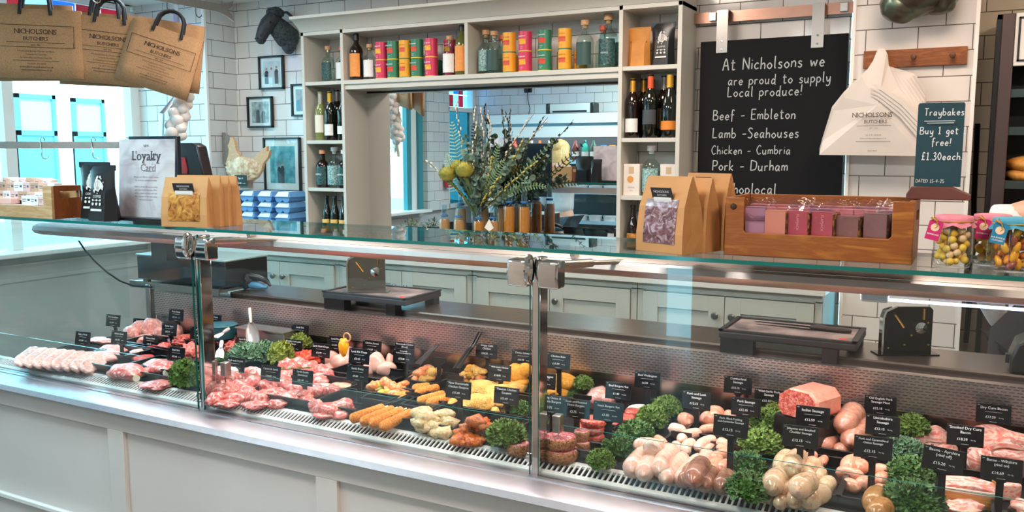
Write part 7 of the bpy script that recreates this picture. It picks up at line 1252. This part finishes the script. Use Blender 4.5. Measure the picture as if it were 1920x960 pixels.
def long_hair(t, m):
    mb = MB(); mb.ico((0, .02, 1.645), .105, 3, (.95, 1.0, .95)); mb.tube([(0, .055, 1.68), (0, .09, 1.55), (0, .10, 1.42), (.0, .10, 1.30), (0, .09, 1.22)], [.075, .10, .105, .085, .03], 16, flat=.6)
    for k in range(18): a = -1.4 + 2.8 * k / 17; mb.tube([(.09 * sin(a), .03 + .06 * cos(a), 1.69), (.115 * sin(a), .05 + .075 * cos(a), 1.54), (.11 * sin(a), .06 + .09 * cos(a), 1.36), (.09 * sin(a), .06 + .08 * cos(a), 1.22 + .02 * (k % 3))], [.016, .02, .018, .006], 6)
    put('hair', mb.mesh('hair', 'all'), m, t)
def short_hair(t, m): put('hair', MB().ico((0, .015, 1.665), .098, 3, (.95, 1.08, .82), .12, 5).mesh('hair', 'all'), m, t)
BL = WOOD('hair_blonde', '#d9b878', '#b98f52', (30, 30, 3), .5, '#e6cc94')
figure((-3.70, 1.02, 0), R(4), 'woman with long blonde hair reaching into the drinks fridge, seen in the mirror', long_hair, BL, M('top_grey', '#c9d0d4', .8, var=.05, sc=30), M('trousers_navy', '#2a3846', .8), [((-.165, .01, 1.385), (-.22, -.02, 1.12), (-.17, -.2, 1.02), (-.15, -.27, 1.01)), ((.165, .0, 1.39), (.24, -.14, 1.36), (.30, -.34, 1.52), (.315, -.40, 1.57))], BLACK)
bt = figure((.27, 3.42, 0), R(12), 'butcher in a white top and dark apron cut off by the right edge', short_hair, M('hair_brown', '#4a3526', .6), M('top_white', '#eae6e6', .8, var=.02, sc=10), M('trousers_dark', '#26262a', .8), [((-.17, .01, 1.39), (-.20, .11, 1.14), (-.11, .20, .98), (-.04, .22, .96)), ((.175, .01, 1.39), (.215, .04, 1.13), (.22, .0, .90), (.22, -.03, .82))], BLACK)
ap_ = MB(); n = 14; vs = []
for z, w, r in ((1.33, .55, .125), (1.12, 1.0, .125), (1.0, 1.9, .155), (.75, 1.9, .165), (.52, 1.8, .175)):
    for i in range(n + 1): a_ = -pi / 2 - w + 2 * w * i / n; vs.append((r * 1.25 * cos(a_), r * sin(a_), z))
ap_.add(vs, [(j * 15 + i, j * 15 + i + 1, (j + 1) * 15 + i + 1, (j + 1) * 15 + i) for j in range(4) for i in range(n)]); AP = M('apron_dark', '#2e2629', .85, var=.08, sc=30); put('apron', ap_.mesh('apron', 'all'), AP, bt); put('apron_strap', MB().tube([(-.06, -.12, 1.33), (-.055, -.07, 1.44), (-.04, .04, 1.49), (.04, .04, 1.49), (.055, -.07, 1.44), (.06, -.12, 1.33)], .009, 6), AP, bt)
# ================================================================ bread rack in the kitchen corner
rk = thing('bread_oven', 'tall dark steel bread rack with a white panel behind the right end', 'oven', (.42, 4.4, 0)); RKM = M('rack_dark', '#2e3033', .35, .6); RKP = M('rack_post', '#5a4c4c', .35, .4)
put('shell', MB().bx(.05, .9, 4.60, 4.64, 0, 2.2).bx(.05, .07, 4.3, 4.6, 0, 2.2).bx(.88, .9, 4.3, 4.6, 0, 2.2).bx(.05, .9, 4.3, 4.64, 2.18, 2.2), RKM, rk, world=True); put('post', MB().bx(.068, .118, 4.285, 4.325, 0, 2.2), RKP, rk, world=True, bev=.004); put('post', MB().bx(.84, .89, 4.285, 4.325, 0, 2.2), RKP, rk, world=True, bev=.004)
hp_ = put('header_panel', MB().bx(.118, .84, 4.28, 4.30, 1.98, 2.2), WHITE, rk, world=True, bev=.003); put('border', MB().bx(.13, .83, 4.276, 4.28, 2.175, 2.183).bx(.13, .83, 4.276, 4.28, 1.998, 2.006).bx(.13, .138, 4.276, 4.28, 1.998, 2.183).bx(.822, .83, 4.276, 4.28, 1.998, 2.183), M('border_navy', '#20242c', .4), rk, world=True)
SHM = M('rack_shelf', '#4c5c5e', .3, .7)
for z in (1.86, 1.70, 1.47, 1.28, 1.10, .93, .72, .45): put('shelf', MB().bx(.118, .84, 4.31, 4.59, z, z + .012).bx(.118, .84, 4.305, 4.315, z - .01, z + .025), SHM, rk, world=True)
LF = FLESH('bread_crust', [(.3, '#a8601c'), (.5, '#d8913a'), (.7, '#eab45e')], 14, 1, rough=.6, bump=.4, coat=0)
for z, n_, l in ((1.482, 4, 'shelf at eye height'), (1.112, 4, 'shelf just above the worktop')):
    for i in range(n_):
        for j in range(2 if z > 1.4 else 1): tag(put('bread_loaf', blob(170 + i, 3, .15, 1.2), LF, None, (.20 + i * .17, 4.42, z + .032 + .05 * j), (0, 0, .2 * i), (.16, .2, .075)), '%s %s loaf of bread on the rack %s' % (['lower', 'upper'][j] if z > 1.4 else 'golden', ['first', 'second', 'third', 'fourth'][i], l), 'bread', 'loaves on the bread rack')
pp_ = thing('wall_pipe', 'black cable running down the wall right of the pillar', 'cable', (.0, 4.64, 1.0)); put('cable', MB().tube([(0, 0, .75), (.005, 0, .4), (.02, -.01, .1), (.01, 0, -.3)], .012, 8), BLACK, pp_)
